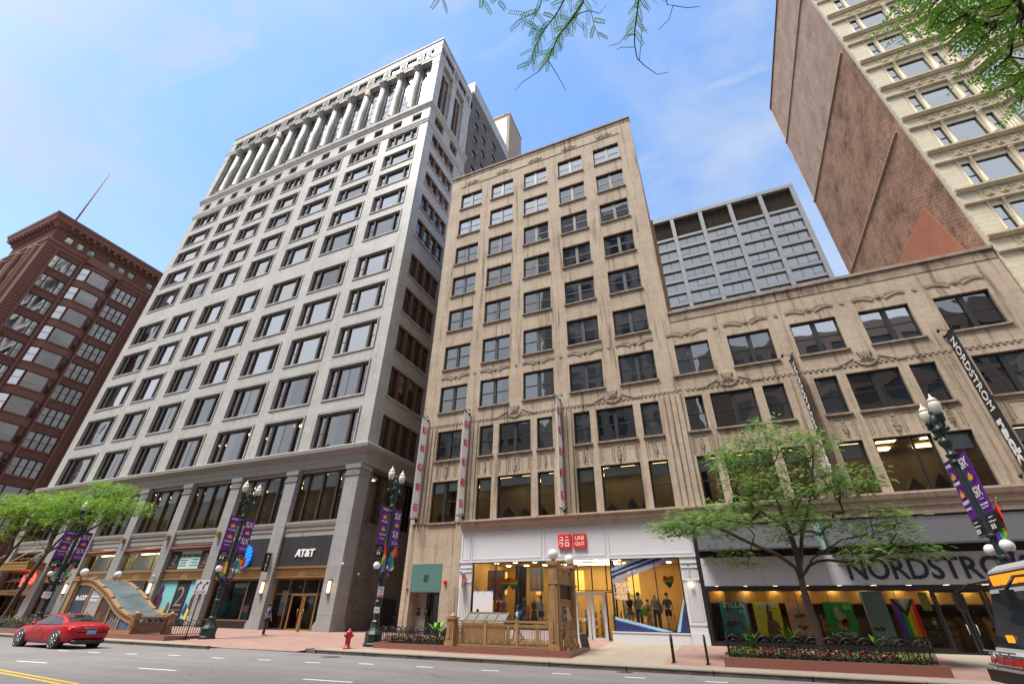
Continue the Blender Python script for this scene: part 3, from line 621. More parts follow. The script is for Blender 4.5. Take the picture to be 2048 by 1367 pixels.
for i, (a, b) in enumerate(BAYS):
    q = MB('granitet'); q.profile(F0, a, b, [(.3, 7.05), (-.05, 7.05), (-.05, 7.45), (-.12, 7.5), (-.12, 7.75), (-.2, 7.82), (-.26, 8.05), (-.26, 8.18), (.3, 8.22)]); build(q, 'sill_band', t)
    q = MB('granitet'); q.box(F0, a, b, 12.35, 12.62, 0, .5); build(q, 'lintel', t)
    window(t, F0, a, b, 8.2, 12.36, .3, dict(border=.14, mull=.16, cols=[.7, 1.25, 1.25, .75], rails={0: .5, 3: .5}, proj=.12, mproj=.2), 'bframe', G_SHOP, ('pale', (.32, .34, .3, .36)), name='showroom_window')
    if i < 6:
        q = MB('bronze'); q.box(F0, a, b, 4.02, 4.85, 0, .35); q.box(F0, a, b, 4.7, 4.85, -.1, 0); q.box(F0, a, b, 4.02, 4.1, -.07, 0)
        n = int((b-a)/.24)
        for k in range(n):
            if abs(k-n/2) > 1.6:
                for z in (4.24, 4.46): q.box(F0, a+k*.24+.05+(.09 if z > 4.3 else 0), a+k*.24+.17+(.09 if z > 4.3 else 0), z, z+.13, -.05, 0)
        build(q, 'bronze_lintel', t)
ZS = [.5, 4.4, 7.9, 13.0]+ROOMSZ[1:]+[62, 66.2, 79, 84]
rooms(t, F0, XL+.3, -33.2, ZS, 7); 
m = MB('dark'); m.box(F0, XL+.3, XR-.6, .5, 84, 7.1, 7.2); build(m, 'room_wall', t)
m = MB('floor')
for z in ZS: m.box(F0, -33.2, XR-1.2, z-.12, z+.12, 1.7, 7)
build(m, 'floor_slab', t)
for i, (a, b) in enumerate(BAYS[:6]):
    for u in (.28, .62):
        for dd in (2.0, 3.6, 5.2): build(MB(CEIL).box(F0, a+(b-a)*u-.45, a+(b-a)*u+.45, 12.72, 12.76, dd, dd+.3), 'ceiling_light', t)
for i, (a, b) in enumerate(OPEN):
    if i in (3, 4, 5): 
        for dd in (1.8, 3.4): build(MB(CEIL).box(F0, a+1.9, a+3.0, 18.1, 18.15, dd, dd+.3), 'ceiling_light', t)
build(MB('granite').wbox(XL-.6, XL, 30.2, 31, .4, 3), 'plinth', t)
# ================================================================= pale tower block behind
t = thing('tower_block', (-31, 60, .5), 'plain pinkish tower rising behind the white terracotta office block', 'building')
m = MB('pbrick'); m.wbox(-34.5, -26.8, 57.2, 64.5, .5, 104); build(m, 'wall', t)
m = MB('white'); m.wbox(-34.55, -27.4, 57.1, 57.2, 80, 102.8); build(m, 'white_panel', t)
m = MB('tan'); m.wbox(-34.6, -26.7, 57.05, 64.6, 104, 104.5); build(m, 'coping', t)
# ================================================================= grey metal clad tower
t = thing('office_tower', (15, 100, .5), 'grey metal clad office tower with brown louvres on top standing far behind', 'building')
FG = Fr(0, 100, 0); cx = [34.0, 26.55, 19.15, 11.75, 4.35, -3.05, -10.4]
m = MB('steel'); shell(m, -14, 34.6, 100.6, 125, 0, 98.0, ''); m.face(rect(FG, -14, 34.6, 0, 58.7, .5)); m.face(rect(FG, -14, -11, 58.7, 98, .5)); build(m, 'core', t)
for x in cx: build(MB('steel').box(FG, x-.35, x+.6, 55, 98.5, -.55, .7), 'mullion_column', t)
fz = [91.0-3.62*k for k in range(9)]
build(MB('steel').box(FG, -14, 34.62, 97.5, 98.6, -.6, .7), 'roof_band', t)
for z in fz: build(MB('steel').box(FG, -11, 34, z-.75, z, -.3, .4), 'spandrel', t)
for i in range(6):
    a, b = cx[i+1]+.6, cx[i]-.35
    q = MB('louv'); q.box(FG, a, b, 91.0, 97.5, .4, .6)
    for k in (1, 2): q.box(FG, a+(b-a)*k/3-.05, a+(b-a)*k/3+.05, 91, 97.5, .3, .4)
    build(q, 'louvre', t)
    for z in fz[:-1]: window(t, FG, a, b, z-3.62, z-.75, .25, dict(border=.06, mull=.1, cols=[1, 1, 1], proj=.04), 'dframe', G_SKY, ('blind', [rnd.choice((.8, 1, 1, .6, 1)) for _ in range(3)]))
rooms(t, FG, -10.5, 33.8, [58.5+3.62*k for k in range(12)], 7)
for (i, k, u) in ((1, 2, .2), (1, 2, .5), (0, 2, .1), (2, 6, .3), (2, 6, .6), (0, 5, .3), (0, 5, .6), (1, 6, .4), (3, 1, .4), (3, 3, .3), (4, 3, .7), (3, 4, .5)):
    a, b = cx[i+1]+.6, cx[i]-.35; z = fz[k]-1.3; build(MB(CEIL).box(FG, a+(b-a)*u, a+(b-a)*u+1.3, z, z+.05, 1.5, 1.9), 'ceiling_light', t)
build(MB('bronzep').wbox(-.42, -.15, 34, 36.5, 21.3, 35), 'metal_duct', bT)
# ================================================================= buildings across the street, seen only as reflections
def opposite(x0, x1, y, top, m_, label, fl=3.9, bay=4.2):
    t = thing('opposite_building', ((x0+x1)/2, y, 0), label, 'building'); F_ = Fr(0, y, math.pi); hs = []; n = int((x1-x0-2)/bay); u0 = -x1+1+((x1-x0-2)-n*bay)/2
    for i in range(n):
        z = 5.5
        while z+fl < top-1: hs.append((u0+i*bay+.6, u0+(i+1)*bay-.6, z, z+fl-1.3)); z += fl
    q = MB(m_); wall(q, F_, -x1, -x0, 0, top, hs, .4); shell(q, x0, x1, y-18, y, 0, top, 'b'); build(q, 'wall', t)
    build(MB(mat('dark mirror glazing', (.08, .10, .13), .1, spec=.9)).box(F_, -x1+.1, -x0-.1, 1, top-.5, .42, .5), 'glazing', t)
OPB = mat('pale opposite stone', (.55, .50, .44), .8, n=(.5, .12))
opposite(-26, 1, -15, 84, OPB, 'tall pale brick tower across the street, mirrored in the windows of the tan block')
opposite(2, 50, -15, 42, mat('warm opposite brick', (.50, .38, .29), .8, n=(.5, .12)), 'long tan block across the street, mirrored in the windows of the low tan building')
opposite(-100, -27, -15, 34, OPB, 'low grey block across the street, mirrored in the granite storeys')
# ================================================================= red brick block
t = thing('brick_office_building', (-102, 27, .3), 'dark red brick office block with a deep cornice and canted bay windows', 'building')
FX = Fr(-95, 0, math.pi/2); FR = Fr(0, 20.4, 0); ZT = [53.3-4.02*k for k in range(13)]
bays = [(22.15, 25.5, 'c'), (31.75, 35.6, 'f'), (43.4, 46.8, 'c')]
hs = [(a, b, z-2.62, z) for a, b, _ in bays for z in ZT]+[(26.75, 30.65, z-2.62, z) for z in ZT]+[(38.2, 42.1, z-2.62, z) for z in ZT]
hs += [(22.6+1.72*k-.55, 22.6+1.72*k+.55, 56.1, 57.4) for k in range(16) if k % 4 != 3]
m = MB('red'); wall(m, FX, 20.4, 52, 0, 58.2, hs, .3)
fh = [(-105.9+3.75*j, -105.9+3.75*j+2.4, z-2.5, z) for j in range(3) for z in ZT]
wall(m, FR, -109.6, -95, 0, 58.2, fh, .5); shell(m, -109.6, -95, 20.4, 52, 0, 58.2, 'r'); build(m, 'wall', t)
# rusticated corner pier
q = MB('redt'); z = 3
while z < 54.2:
    q.wbox(-96.7, -94.9, 20.3, 21.85, z, z+.34); z += .5
build(q, 'corner_pier', t)
def rbelt(name, prof, mt='redt'):
    n = len(prof); vs = [(-109.9, 20.4+d, z) for d, z in prof]+[(-95-d, 20.4+d, z) for d, z in prof]+[(-95-d, 52, z) for d, z in prof]
    q = MB(mt); q.mesh(vs, [(s*n+k, s*n+(k+1) % n, (s+1)*n+(k+1) % n, (s+1)*n+k) for s in (0, 1) for k in range(n)]+[tuple(range(n-1, -1, -1)), tuple(range(2*n, 3*n))]); return build(q, name, t)
rbelt('cornice', [(.1, 58.1), (-.3, 58.1), (-.45, 58.5), (-1.2, 58.75), (-1.3, 59.35), (-1.5, 59.5), (-1.55, 59.9), (.1, 60.2)])
rbelt('belt_course', [(.1, 54.2), (-.12, 54.2), (-.15, 54.75), (-.4, 54.9), (-.4, 55.3), (-.2, 55.5), (.1, 55.5)])
proto = build(MB('redt').box(FX, 21.6, 21.95, 58.15, 58.72, -1.15, 0), 'bracket', t)
for k in range(1, 26): c = proto.copy(); col.objects.link(c); c.location = (0, 1.15*k, 0)
proto = build(MB('redt').wbox(-96.4, -96.1, 19.3, 20.4, 58.15, 58.72), 'bracket', t)
for k in range(1, 12): c = proto.copy(); col.objects.link(c); c.location = (-1.15*k, 0, 0)
CP = dict(border=.1, mull=.16, cols=[.7, 1.7, .7], rails={0: .5, 2: .5}, proj=.08); CF = dict(border=.1, mull=.2, cols=[1, 1, 1, 1], rail=.5, proj=.08)
fills = [('pale', (.5, .4, .5, .4)), ('pale', (1, 1, 1, 1)), None, ('pale', (.3, .9, .2, .6)), ('pale', (1, .5, 1, .8)), ('pale', (.6, 1, 1, 1))]
for a, b, k in bays:
    for i, z in enumerate(ZT): window(t, FX, a, b, z-2.62, z, .2, CF if (k == 'f' and i < 9) else CP, 'dframe', G_HI, fills[(i*5+int(a)) % 6], sill='redt', sh=.2)
for h in hs[-12:]:
    if h[3] == 57.4: window(t, FX, *h, .2, dict(border=.07, cols=[1], proj=.04), 'dframe', G_SKY, ('pale', (.6,)), name='attic_window')
for h in fh: window(t, FR, *h, .4, dict(border=.1, mull=.1, cols=[1, 1], rail=.5, proj=.06), 'dframe', G_SKY, ('pale', (.5, .3)), name='front_window')
for x in (-108.2, -105.95+3.3, -105.95+3.3+3.75, -97.2):
    build(MB('redt').lathe((x, 20.3, 0), [(.45, 3), (.45, 53.4), (.6, 54), (.6, 54.2)], 10), 'pier', t)
# canted bays
for (y0, y1) in ((26.0, 31.4), (37.45, 42.85)):
    dpt = .95; pts = [(-95, y0), (-95+dpt, y0+1.15), (-95+dpt, y1-1.15), (-95, y1)]
    for i, zt in enumerate(ZT+[ZT[-1]-4.02]):
        q = MB('redt'); zb = zt; za = zt+1.4
        n = 4; lo = [(x, y, zb) for x, y in pts]; hi = [(x, y, za) for x, y in pts]
        q.mesh(lo+hi, [(0, 1, 5, 4), (1, 2, 6, 5), (2, 3, 7, 6), (3, 0, 4, 7), (3, 2, 1, 0), (4, 5, 6, 7)])
        q.tube([(x+.05 if 0 < j < 3 else x, y, zt+.12) for j, (x, y) in enumerate(pts)], .12, 6); q.tube([(x+.05 if 0 < j < 3 else x, y, zt+1.3) for j, (x, y) in enumerate(pts)], .1, 6)
        build(q, 'bay_spandrel', t)
        if i < 13:
            for (p, r_, cn) in ((pts[0], pts[1], 1), (pts[1], pts[2], 0), (pts[2], pts[3], 1)):
                v = Vector((r_[0]-p[0], r_[1]-p[1], 0)); F_ = Fr(p[0], p[1], math.atan2(v.y, v.x)); Lw = v.length
                window(t, F_, .08, Lw-.08, zt-2.62, zt, .05, dict(border=.1, cols=[1], proj=.06, **({'rail': .5} if cn else {})), 'redt', G_HI, fills[(i*3+cn+int(y0)) % 6], name='bay_window')
    build(MB('redt').prism(Fr(-95, 0, math.pi/2), [(y0, 54.1), (y1, 54.1), (y1, 55.5), (y0, 55.5)], -1.1, 0), 'bay_cap', t)
for y in (21.95, 25.7, 31.55, 35.75, 37.2, 43.1): build(MB('redt').box(FX, y-.12, y+.18, 2, 54.2, -.28, .05), 'buttress', t)
rooms(t, FX, 21, 50, [z-3.2 for z in ZT[::-1]]+[55.5], 5)
t = tag(build(MB('redt').tube([(-99, 22.6, 60), (-99, 22.6, 66), (-99, 22.6, 76.5)], [.16, .13, .06], 8), 'flagpole', None, (-99, 22.6, 60)), 'tall bare rust coloured flagpole on the roof of the red brick block', 'flagpole')
# ================================================================= cream terracotta tower with brick flank
t = thing('terracotta_building', (27, 34, .5), 'cream terracotta high rise with bands of windows and a bare brown brick flank wall', 'building')
FB = Fr(18.6, 0, -math.pi/2)
RZ = [(38.27+4.03*k, 40.42+4.03*k) for k in range(-8, 7)]
def rgroup(x): return [(x, x+.5, 1), (x+.8, x+2.5, 0), (x+2.97, x+3.4, 1)]
g1 = rgroup(19.85); g3 = rgroup(31.2)
hs = [(a, b, c, d) for a, b, _ in g1+g3 for c, d in RZ]
m = MB('cream'); wall(m, F0, 18.62, 44, .5, 65.4, hs, .22); shell(m, 18.62, 44, 30, 49.5, .5, 65.35, 'l'); build(m, 'wall', t)
m = MB('cbrick', 'pbrick', 'cbrick2')
prev = 21.0
for z, dd in ((34.0, .0), (45.8, .16), (57.4, .3), (65.4, .42)):
    m.use(2 if z > 46 else 0).wbox(18.5+dd*.5, 19.5, 30.32, 49.5, prev-(0 if prev > 22 else 20), z); m.use(1).wbox(18.38+dd*.5, 19.4, 30.9, 49.52, z-.05, z+.1); m.use(0); prev = z
build(m, 'flank_wall', t)
m = MB('cream'); m.wbox(18.58, 19.6, 30.02, 30.3, .5, 65.4) ; build(m, 'corner_return', t)
m = MB(mat('rusty sheet patch', (.33, .125, .07), .8, n=(.6, .25))); m.prism(Fr(18.45, 0, -math.pi/2), [(-33.05, 27.9), (-40, 27.9), (-40, 20), (-31.4, 20)], 0, .08); build(m, 'sheet_patch', t)
bx = [(24.0, 30), (25.25, 28.75), (29.2, 28.75), (30.45, 30)]
def along(q, prof, pts):
    """profile (out, z) swept along plan polyline pts, out = towards the street"""
    n = len(prof); vs = []
    for j, (x, y) in enumerate(pts):
        for o_, z in prof:
            nx = 0
            if j and j < len(pts)-1:
                a = Vector((x-pts[j-1][0], y-pts[j-1][1])).normalized(); b = Vector((pts[j+1][0]-x, pts[j+1][1]-y)).normalized(); nn = (Vector((a.y, -a.x))+Vector((b.y, -b.x)))
                nn = nn/(nn.length_squared/2) if nn.length > .1 else nn; nx, ny = nn.x, nn.y
            else: nx, ny = 0, -1
            vs.append((x+nx*o_, y+ny*o_, z))
    q.mesh(vs, [(s*n+k, s*n+(k+1) % n, (s+1)*n+(k+1) % n, (s+1)*n+k) for s in range(len(pts)-1) for k in range(n)]+[tuple(range(n-1, -1, -1)), tuple(range(len(vs)-n, len(vs)))])
line = [(18.62, 30)]+bx+[(36, 30)]
fill_r = [('curtain', (.12,)), None, ('pale', (.3,)), ('curtain', (.25,)), None]
for k, (c, d) in enumerate(RZ):
    q = MB('creamt'); along(q, [(-.1, c-.36), (.12, c-.36), (.2, c-.24), (.3, c-.18), (.3, c-.06), (.08, c), (-.1, c)], line); build(q, 'sill_band', t)
    q = MB('creamt'); along(q, [(-.1, c-1.5), (.12, c-1.5), (.2, c-1.42), (.2, c-1.32), (.06, c-1.26), (-.1, c-1.26)], line); build(q, 'belt', t)
    u = 20.2
    for F_, a, b in ((F0, 19.75, 23.5), (Fr(24.0, 30, math.atan2(-1.25, 1.25)), .1, 1.6), (Fr(25.25, 28.75, 0), .1, 3.8)):
        n = max(1, round((b-a)/.72)); 
        q = MB('creamt'); q.box(F_, a, b, c-1.24, c-.4, -.02, .05)
        for j in range(n):
            uc = a+(b-a)*(j+.5)/n; zc = c-.82
            for rr, hh in ((.26, -.05), (.18, -.09)): q.prism(F_, [(uc+rr*math.cos(x*math.pi/4+.39), zc+rr*math.sin(x*math.pi/4+.39)) for x in range(8)], hh, hh+.04)
            for s in (-1, 1): q.prism(F_, [(uc-s*.16-.03, zc-.2), (uc-s*.16+.04, zc-.2), (uc+s*.16+.03, zc+.2), (uc+s*.16-.04, zc+.2)], -.12, -.085)
            for x in range(3): q.box(F_, a+(b-a)*j/n-.035, a+(b-a)*j/n+.035, zc-.28+x*.2, zc-.16+x*.2, -.07, -.02)
        build(q, 'rosette_frieze', t)
    for gx in (g1, g3):
        for a, b, s in gx: window(t, F0, a, b, c, d, .16, dict(border=.06, cols=[1], proj=.04, **({'rail': .48} if s else {})), 'dframe', G_HI, fill_r[(k+s*2) % 5])
    q = MB('cream'); q.prism(W, [(25.25, c), (29.2, c), (29.2, c)], 0, 0) if False else None
    # canted bay storey: solid core, windows on three faces
    core = [(24.0, 30.02), (25.25, 28.85), (29.2, 28.85), (30.45, 30.02)]
    q.mesh([(x, y, c-1.5) for x, y in core]+[(x, y, c) for x, y in core], [(0, 1, 5, 4), (1, 2, 6, 5), (2, 3, 7, 6), (3, 0, 4, 7), (3, 2, 1, 0), (4, 5, 6, 7)])
    q.mesh([(x, y, d+.0) for x, y in core]+[(x, y, d+.38) for x, y in core], [(0, 1, 5, 4), (1, 2, 6, 5), (2, 3, 7, 6), (3, 0, 4, 7), (3, 2, 1, 0), (4, 5, 6, 7)])
    build(q, 'bay_storey', t)
    for p, r_, cn in ((bx[0], bx[1], 1), (bx[1], bx[2], 0), (bx[2], bx[3], 1)):
        v = Vector((r_[0]-p[0], r_[1]-p[1], 0)); F_ = Fr(p[0], p[1], math.atan2(v.y, v.x))
        window(t, F_, .14 if cn else .2, v.length-(.14 if cn else .2), c, d, .12, dict(border=.07, cols=[1] if cn else [.5, 1.6, .5], mull=.22, proj=.05, **({'rail': .5} if cn else {})), 'dframe' if cn else 'creamt', G_HI, fill_r[(k+cn) % 5], name='bay_window')
for a, b in ((19.66, 19.8), (20.4, 20.62), (22.4, 22.78), (23.42, 23.55), (23.62, 23.75), (23.82, 23.95), (30.5, 30.62), (30.75, 30.9)):
    q = MB('creamt')
    for k, (c, d) in enumerate(RZ):
        q.lathe(((a+b)/2, 30-.02, 0), [((b-a)/2+.03, c), ((b-a)/2+.05, c+.18), ((b-a)/2, c+.24), ((b-a)/2, d+.3), ((b-a)/2+.04, d+.36)], 8)
        if k < len(RZ)-1: q.wbox(a, b, 29.96, 30.02, d+.36, RZ[k+1][0])
    build(q, 'colonnette', t)
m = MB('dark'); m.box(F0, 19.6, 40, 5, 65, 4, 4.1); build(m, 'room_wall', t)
m = MB('floor')
for c, d in RZ: m.box(F0, 19.6, 40, d+.6, d+.8, .5, 3.98)
build(m, 'floor_slab', t)
# ================================================================= people
def skin(name, pts, edges, rad, mt, parent=None, org=None, root=0, sub=1):
    """continuous limb-and-body surface grown round a skeleton"""
    me = bpy.data.meshes.new(name); me.from_pydata([tuple(p) for p in pts], edges, []); o = bpy.data.objects.new(name, me)
    o.modifiers.new('skin', 'SKIN'); lay = me.skin_vertices[0].data
    for i, r in enumerate(rad): lay[i].radius = r if isinstance(r, tuple) else (r, r); lay[i].use_root = (i == root)
    s = o.modifiers.new('sub', 'SUBSURF'); s.levels = sub; s.render_levels = sub
    ev = evald(o); bpy.data.objects.remove(o); bpy.data.meshes.remove(me)
    ev.name = name; ev.materials.clear(); ev.materials.append(gm(mt)); ev.polygons.foreach_set('use_smooth', [True]*len(ev.polygons)); return ev
SKIN = mat('skin', (.48, .27, .18), .6); SKIN2 = mat('darker skin', (.2, .1, .065), .6); MANQ = mat('mannequin ivory', (.72, .66, .58), .5); HAIR = mat('dark hair', (.015, .012, .01), .7); SHOE = mat('shoe', (.03, .03, .035), .6); SHOEW = mat('pale shoe', (.6, .6, .6), .6)
STAND = dict(le=(-.24, .02, 1.15), lh=(-.27, .08, .90), re=(.24, .02, 1.15), rh=(.27, .08, .90), lk=(-.10, .02, .50), lf=(-.11, -.02, .08), rk=(.10, .02, .50), rf=(.11, -.02, .08))
WALK = dict(le=(-.23, -.10, 1.16), lh=(-.25, .06, .93), re=(.23, .12, 1.17), rh=(.22, .30, .97), lk=(-.09, .18, .52), lf=(-.10, .25, .08), rk=(.09, -.02, .50), rf=(.10, -.36, .13))
def figure(name, loc, head, label, cat, pose, skinm, top, bot, hairm=HAIR, h=1.0, sleeves=.5, skirt=None, group=None, cap=None, shoes=SHOE, legs_bare=False, hairlong=False, parent=None):
    """heading = direction faced (radians, 0 = +x). local: +y forward, x right"""
    a = head-math.pi/2; c, s = math.cos(a), math.sin(a); base = Vector(loc)
    t = thing(name, loc, label, cat, group)
    def T(p): x, y, z = p; return Vector(((x*c-y*s)*h, (x*s+y*c)*h, z*h))
    P = dict(pel=(0, 0, .95), sp=(0, .01, 1.14), ch=(0, 0, 1.34), nk=(0, 0, 1.50), hb=(0, .02, 1.60), hd=(0, .02, 1.69), ls=(-.18, 0, 1.42), rs=(.18, 0, 1.42), lp=(-.09, 0, .90), rp=(.09, 0, .90))
    P.update(pose)
    def ext(a_, b_, k): return tuple(P[b_][i]+(P[b_][i]-P[a_][i])*k for i in range(3))
    P['lt'] = (P['lf'][0]-.01, P['lf'][1]+.17, max(.035, P['lf'][2]-.05)); P['rt'] = (P['rf'][0]+.01, P['rf'][1]+.17, max(.035, P['rf'][2]-.05))
    P['lw'] = ext('le', 'lh', .0); P['rw'] = P['rh']; P['lpalm'] = ext('le', 'lh', .32); P['rpalm'] = ext('re', 'rh', .32)
    nm = ['pel', 'sp', 'ch', 'nk', 'hb', 'hd', 'ls', 'le', 'lh', 'rs', 're', 'rh', 'lp', 'lk', 'lf', 'lt', 'rp', 'rk', 'rf', 'rt', 'lpalm', 'rpalm']
    rd = [(.135, .10), (.115, .09), (.135, .10), .05, .075, (.078, .095), .055, .04, .028, .055, .04, .028, .085, .055, .04, .032, .085, .055, .04, .032, .034, .034]
    E = [('pel', 'sp'), ('sp', 'ch'), ('ch', 'nk'), ('nk', 'hb'), ('hb', 'hd'), ('ch', 'ls'), ('ls', 'le'), ('le', 'lh'), ('ch', 'rs'), ('rs', 're'), ('re', 'rh'), ('pel', 'lp'), ('lp', 'lk'), ('lk', 'lf'), ('lf', 'lt'), ('pel', 'rp'), ('rp', 'rk'), ('rk', 'rf'), ('rf', 'rt'), ('lh', 'lpalm'), ('rh', 'rpalm')]
    pts = [T(P[n]) for n in nm]; ed = [(nm.index(x), nm.index(y)) for x, y in E]; rr = [(q[0]*h, q[1]*h) if isinstance(q, tuple) else q*h for q in rd]
    for sd, pal, wr in ((-1, 'lpalm', 'lh'), (1, 'rpalm', 'rh')):      # five fingers on each hand
        d = (Vector(P[pal])-Vector(P[wr])); d = d.normalized() if d.length else Vector((0, 0, -1)); o_ = Vector((0, 1, 0)) if abs(d.y) < .8 else Vector((0, 0, 1))
        for k, (off, ln) in enumerate(((.028, .07), (.01, .08), (-.01, .075), (-.028, .06), (.045, .03))):
            p1 = Vector(P[pal])+o_*off+d*(.012 if k < 4 else -.03); p2 = p1+d*ln*.6+o_*(0 if k < 4 else .02); p3 = p2+d*ln*.4+Vector((-sd*.02, 0, 0))
            i0 = len(pts); pts += [T(p1), T(p2), T(p3)]; ed += [(nm.index(pal), i0), (i0, i0+1), (i0+1, i0+2)]; rr += [.010*h, .009*h, .008*h]
    me = skin('body', pts, ed, rr, skinm)
    f = MB(skinm); hd = T(P['hd']); fw = T((0, 1, 0)); sd_ = T((1, 0, 0))   # nose, ears, eyes
    f.ball(hd+fw*.10-Vector((0, 0, .01)), .018, 6, 4, (1, 1, 1.5)); f.ball(hd+sd_*.082, .02, 6, 4, (.6, 1, 1.5)); f.ball(hd-sd_*.082, .02, 6, 4, (.6, 1, 1.5))
    bm = bmesh.new(); bm.from_mesh(me); bm.from_mesh(f.data('x')); bm.to_mesh(me); bm.free(); link('body', me, t)
    if hairm:
        q = MB(hairm); q.ball(hd+Vector((0, 0, .028))-fw*.018, .106*h, 10, 7, (.95, 1.0, 1.02))
        if hairlong: q.ball(hd-fw*.06-Vector((0, 0, .1)), .085*h, 8, 6, (1, .7, 1.5))
        link('hair', q.data('hair'), t)
    if cap:
        q = MB(cap); q.ball(hd+Vector((0, 0, .055)), .118*h, 10, 6, (1, 1.05, .8)); q.ball(hd+Vector((0, 0, .04))+fw*.13, .09*h, 8, 4, (1, .9, .12)); link('cap', q.data('cap'), t)
    def sub(names, edges, rads, mt, nme):
        link(nme, skin(nme, [T(p) for p in names], edges, [(r[0]*h, r[1]*h) if isinstance(r, tuple) else r*h for r in rads], mt), t)
    def lerp(a_, b_, k): return tuple(P[a_][i]*(1-k)+P[b_][i]*k for i in range(3))
    if top:
        v = [(0, 0, .93), P['sp'], P['ch'], (0, 0, 1.455), P['ls'], P['rs']]; e = [(0, 1), (1, 2), (2, 3), (2, 4), (2, 5)]; r = [(.155, .12), (.14, .112), (.158, .122), .075, .072, .072]
        for sh, el, ha, i in (('ls', 'le', 'lh', 4), ('rs', 're', 'rh', 5)):
            if sleeves > 0:
                v.append(lerp(sh, el, min(1, sleeves*1.6))); e.append((i, len(v)-1)); r.append(.062)
                if sleeves > .7: v.append(lerp(el, ha, .9)); e.append((len(v)-2, len(v)-1)); r.append(.042)
        sub(v, e, r, top, 'shirt')
    if bot:
        if skirt: q = MB(bot); q.lathe((0, 0, 0), [((.19+.05*skirt)*h, (.95-.5*skirt)*h), (.17*h, .8*h), (.14*h, 1.02*h)], 14); link('skirt', q.data('skirt'), t)
        else:
            k = .45 if legs_bare else 1
            v = [(0, 0, .98), P['lp'], P['rp'], lerp('lp', 'lk', 1 if k == 1 else .75), lerp('rp', 'rk', 1 if k == 1 else .75)]; e = [(0, 1), (0, 2), (1, 3), (2, 4)]; r = [(.145, .115), .10, .10, .075, .075]
            if k == 1: v += [lerp('lk', 'lf', .96), lerp('rk', 'rf', .96)]; e += [(3, 5), (4, 6)]; r += [.06, .06]
            sub(v, e, r, bot, 'trousers' if k == 1 else 'shorts')
    if shoes:
        for f_, t_ in (('lf', 'lt'), ('rf', 'rt')): link('shoe', MB(shoes).tube([T((P[f_][0], P[f_][1]-.05, P[f_][2]-.02)), T((P[f_][0], P[f_][1]+.04, P[f_][2]-.01)), T(P[t_]), T((P[t_][0], P[t_][1]+.06, P[t_][2]))], [.035, .05, .045, .025], 8).data('shoe'), t)
    return t
def cm(name, c, r=.8): return mat(name, c, r)
# ================================================================= shopfront of the tall block
t = bT; ZF = .5
q = MB('wht'); q.box(F0, -16.72, -1.5, 6.72, 6.80, -.06, .3); q.box(F0, -16.72, -1.5, 4.74, 6.72, .0, .3); q.box(F0, -16.72, -1.5, 4.74, 4.86, -.06, 0)
build(q, 'shop_fascia', t)
for a, b in ((-16.62, -15.95), (-15.85, -10.8), (-10.62, -6.62), (-6.45, -1.6)):
    q = MB('wht'); ringed(q, F0, a+.06, b-.06, 4.98, 6.62, .06, -.035, .01); build(q, 'fascia_panel', t)
def pil(a, b):
    q = MB('wht'); q.box(F0, a, b, .5, 4.74, 0, .3); q.box(F0, a-.03, b+.03, .5, 1.05, -.12, 0); q.box(F0, a, b, 1.05, 1.3, -.09, 0); q.box(F0, a, b, 1.42, 1.5, -.05, 0)
    n = 7; wd = (b-a-.16)/n
    for k in range(n): q.box(F0, a+.08+k*wd+.025, a+.08+(k+1)*wd-.025, 1.6, 3.5, -.035, 0); q.box(F0, a+.08+k*wd+.03, a+.08+(k+1)*wd-.03, 3.72, 4.1, -.03, 0)
    q.box(F0, a, b, 3.56, 3.64, -.06, 0); q.box(F0, a, b, 4.18, 4.24, -.05, 0); q.box(F0, a, b, 4.42, 4.48, -.05, 0); build(q, 'shop_pilaster', t)
pil(-16.68, -15.76); pil(-2.42, -1.52)
q = MB('wht'); q.box(F0, -6.6, -2.45, .5, 1.05, -.14, .2); q.box(F0, -6.62, -2.43, 1.0, 1.06, -.17, -.0); build(q, 'shop_plinth', t)
q = MB('wht'); q.box(F0, -15.74, -10.4, .5, 1.0, .02, .2); build(q, 'shop_plinth', t)
window(t, F0, -15.74, -10.4, 1.0, 4.74, .15, dict(border=.05, mull=.05, cols=[1.68, 1.62, 1.6, .42], proj=.05), 'dframe', G_SHOP, None, name='shop_window')
window(t, Fr(-10.38, 30.12, R(60)), 0, 1.25, .7, 4.74, 0, dict(border=.05, cols=[1], proj=.03), 'dframe', G_SHOP, None, name='shop_window')
window(t, F0, -6.44, -2.46, 1.04, 4.74, .15, dict(border=.05, mull=.05, cols=[1.3, 1.4, 1.5], proj=.05), 'dframe', G_SHOP, None, name='shop_window')
window(t, Fr(-6.5, 31.25, R(-88)), 0, 1.1, 1.04, 4.74, 0, dict(border=.05, cols=[1], proj=.03), 'dframe', G_SHOP, None, name='shop_window')
window(t, F0, -9.75, -6.5, 3.1, 4.74, 1.25, dict(border=.05, mull=.06, cols=[1, 1, 1, .5], proj=.05), 'dframe', G_SHOP, None, name='shop_window')
for a, b in ((-10.0, -9.12), (-9.08, -8.14), (-8.08, -7.14)):
    o = window(t, F0, a, b, .52, 3.06, 1.25, dict(border=.17, cols=[1], proj=.06), 'wht', G_SHOP, None, name='shop_door')
    hm_ = MB('wht').tube([(.75, -.02, 1.0), (.75, -.1, 1.05), (.75, -.1, 1.5), (.75, -.02, 1.55)], .018, 6); link('handle', hm_.data('handle'), o)
window(t, F0, -7.12, -6.5, .6, 3.06, 1.25, dict(border=.05, cols=[1], proj=.05), 'dframe', G_SHOP, None, name='shop_window')
WARM = mat('warm lit shop wall', (.75, .50, .20), .8, n=(.6, .12)); WOODF = mat('shop floor', (.45, .33, .22), .5)
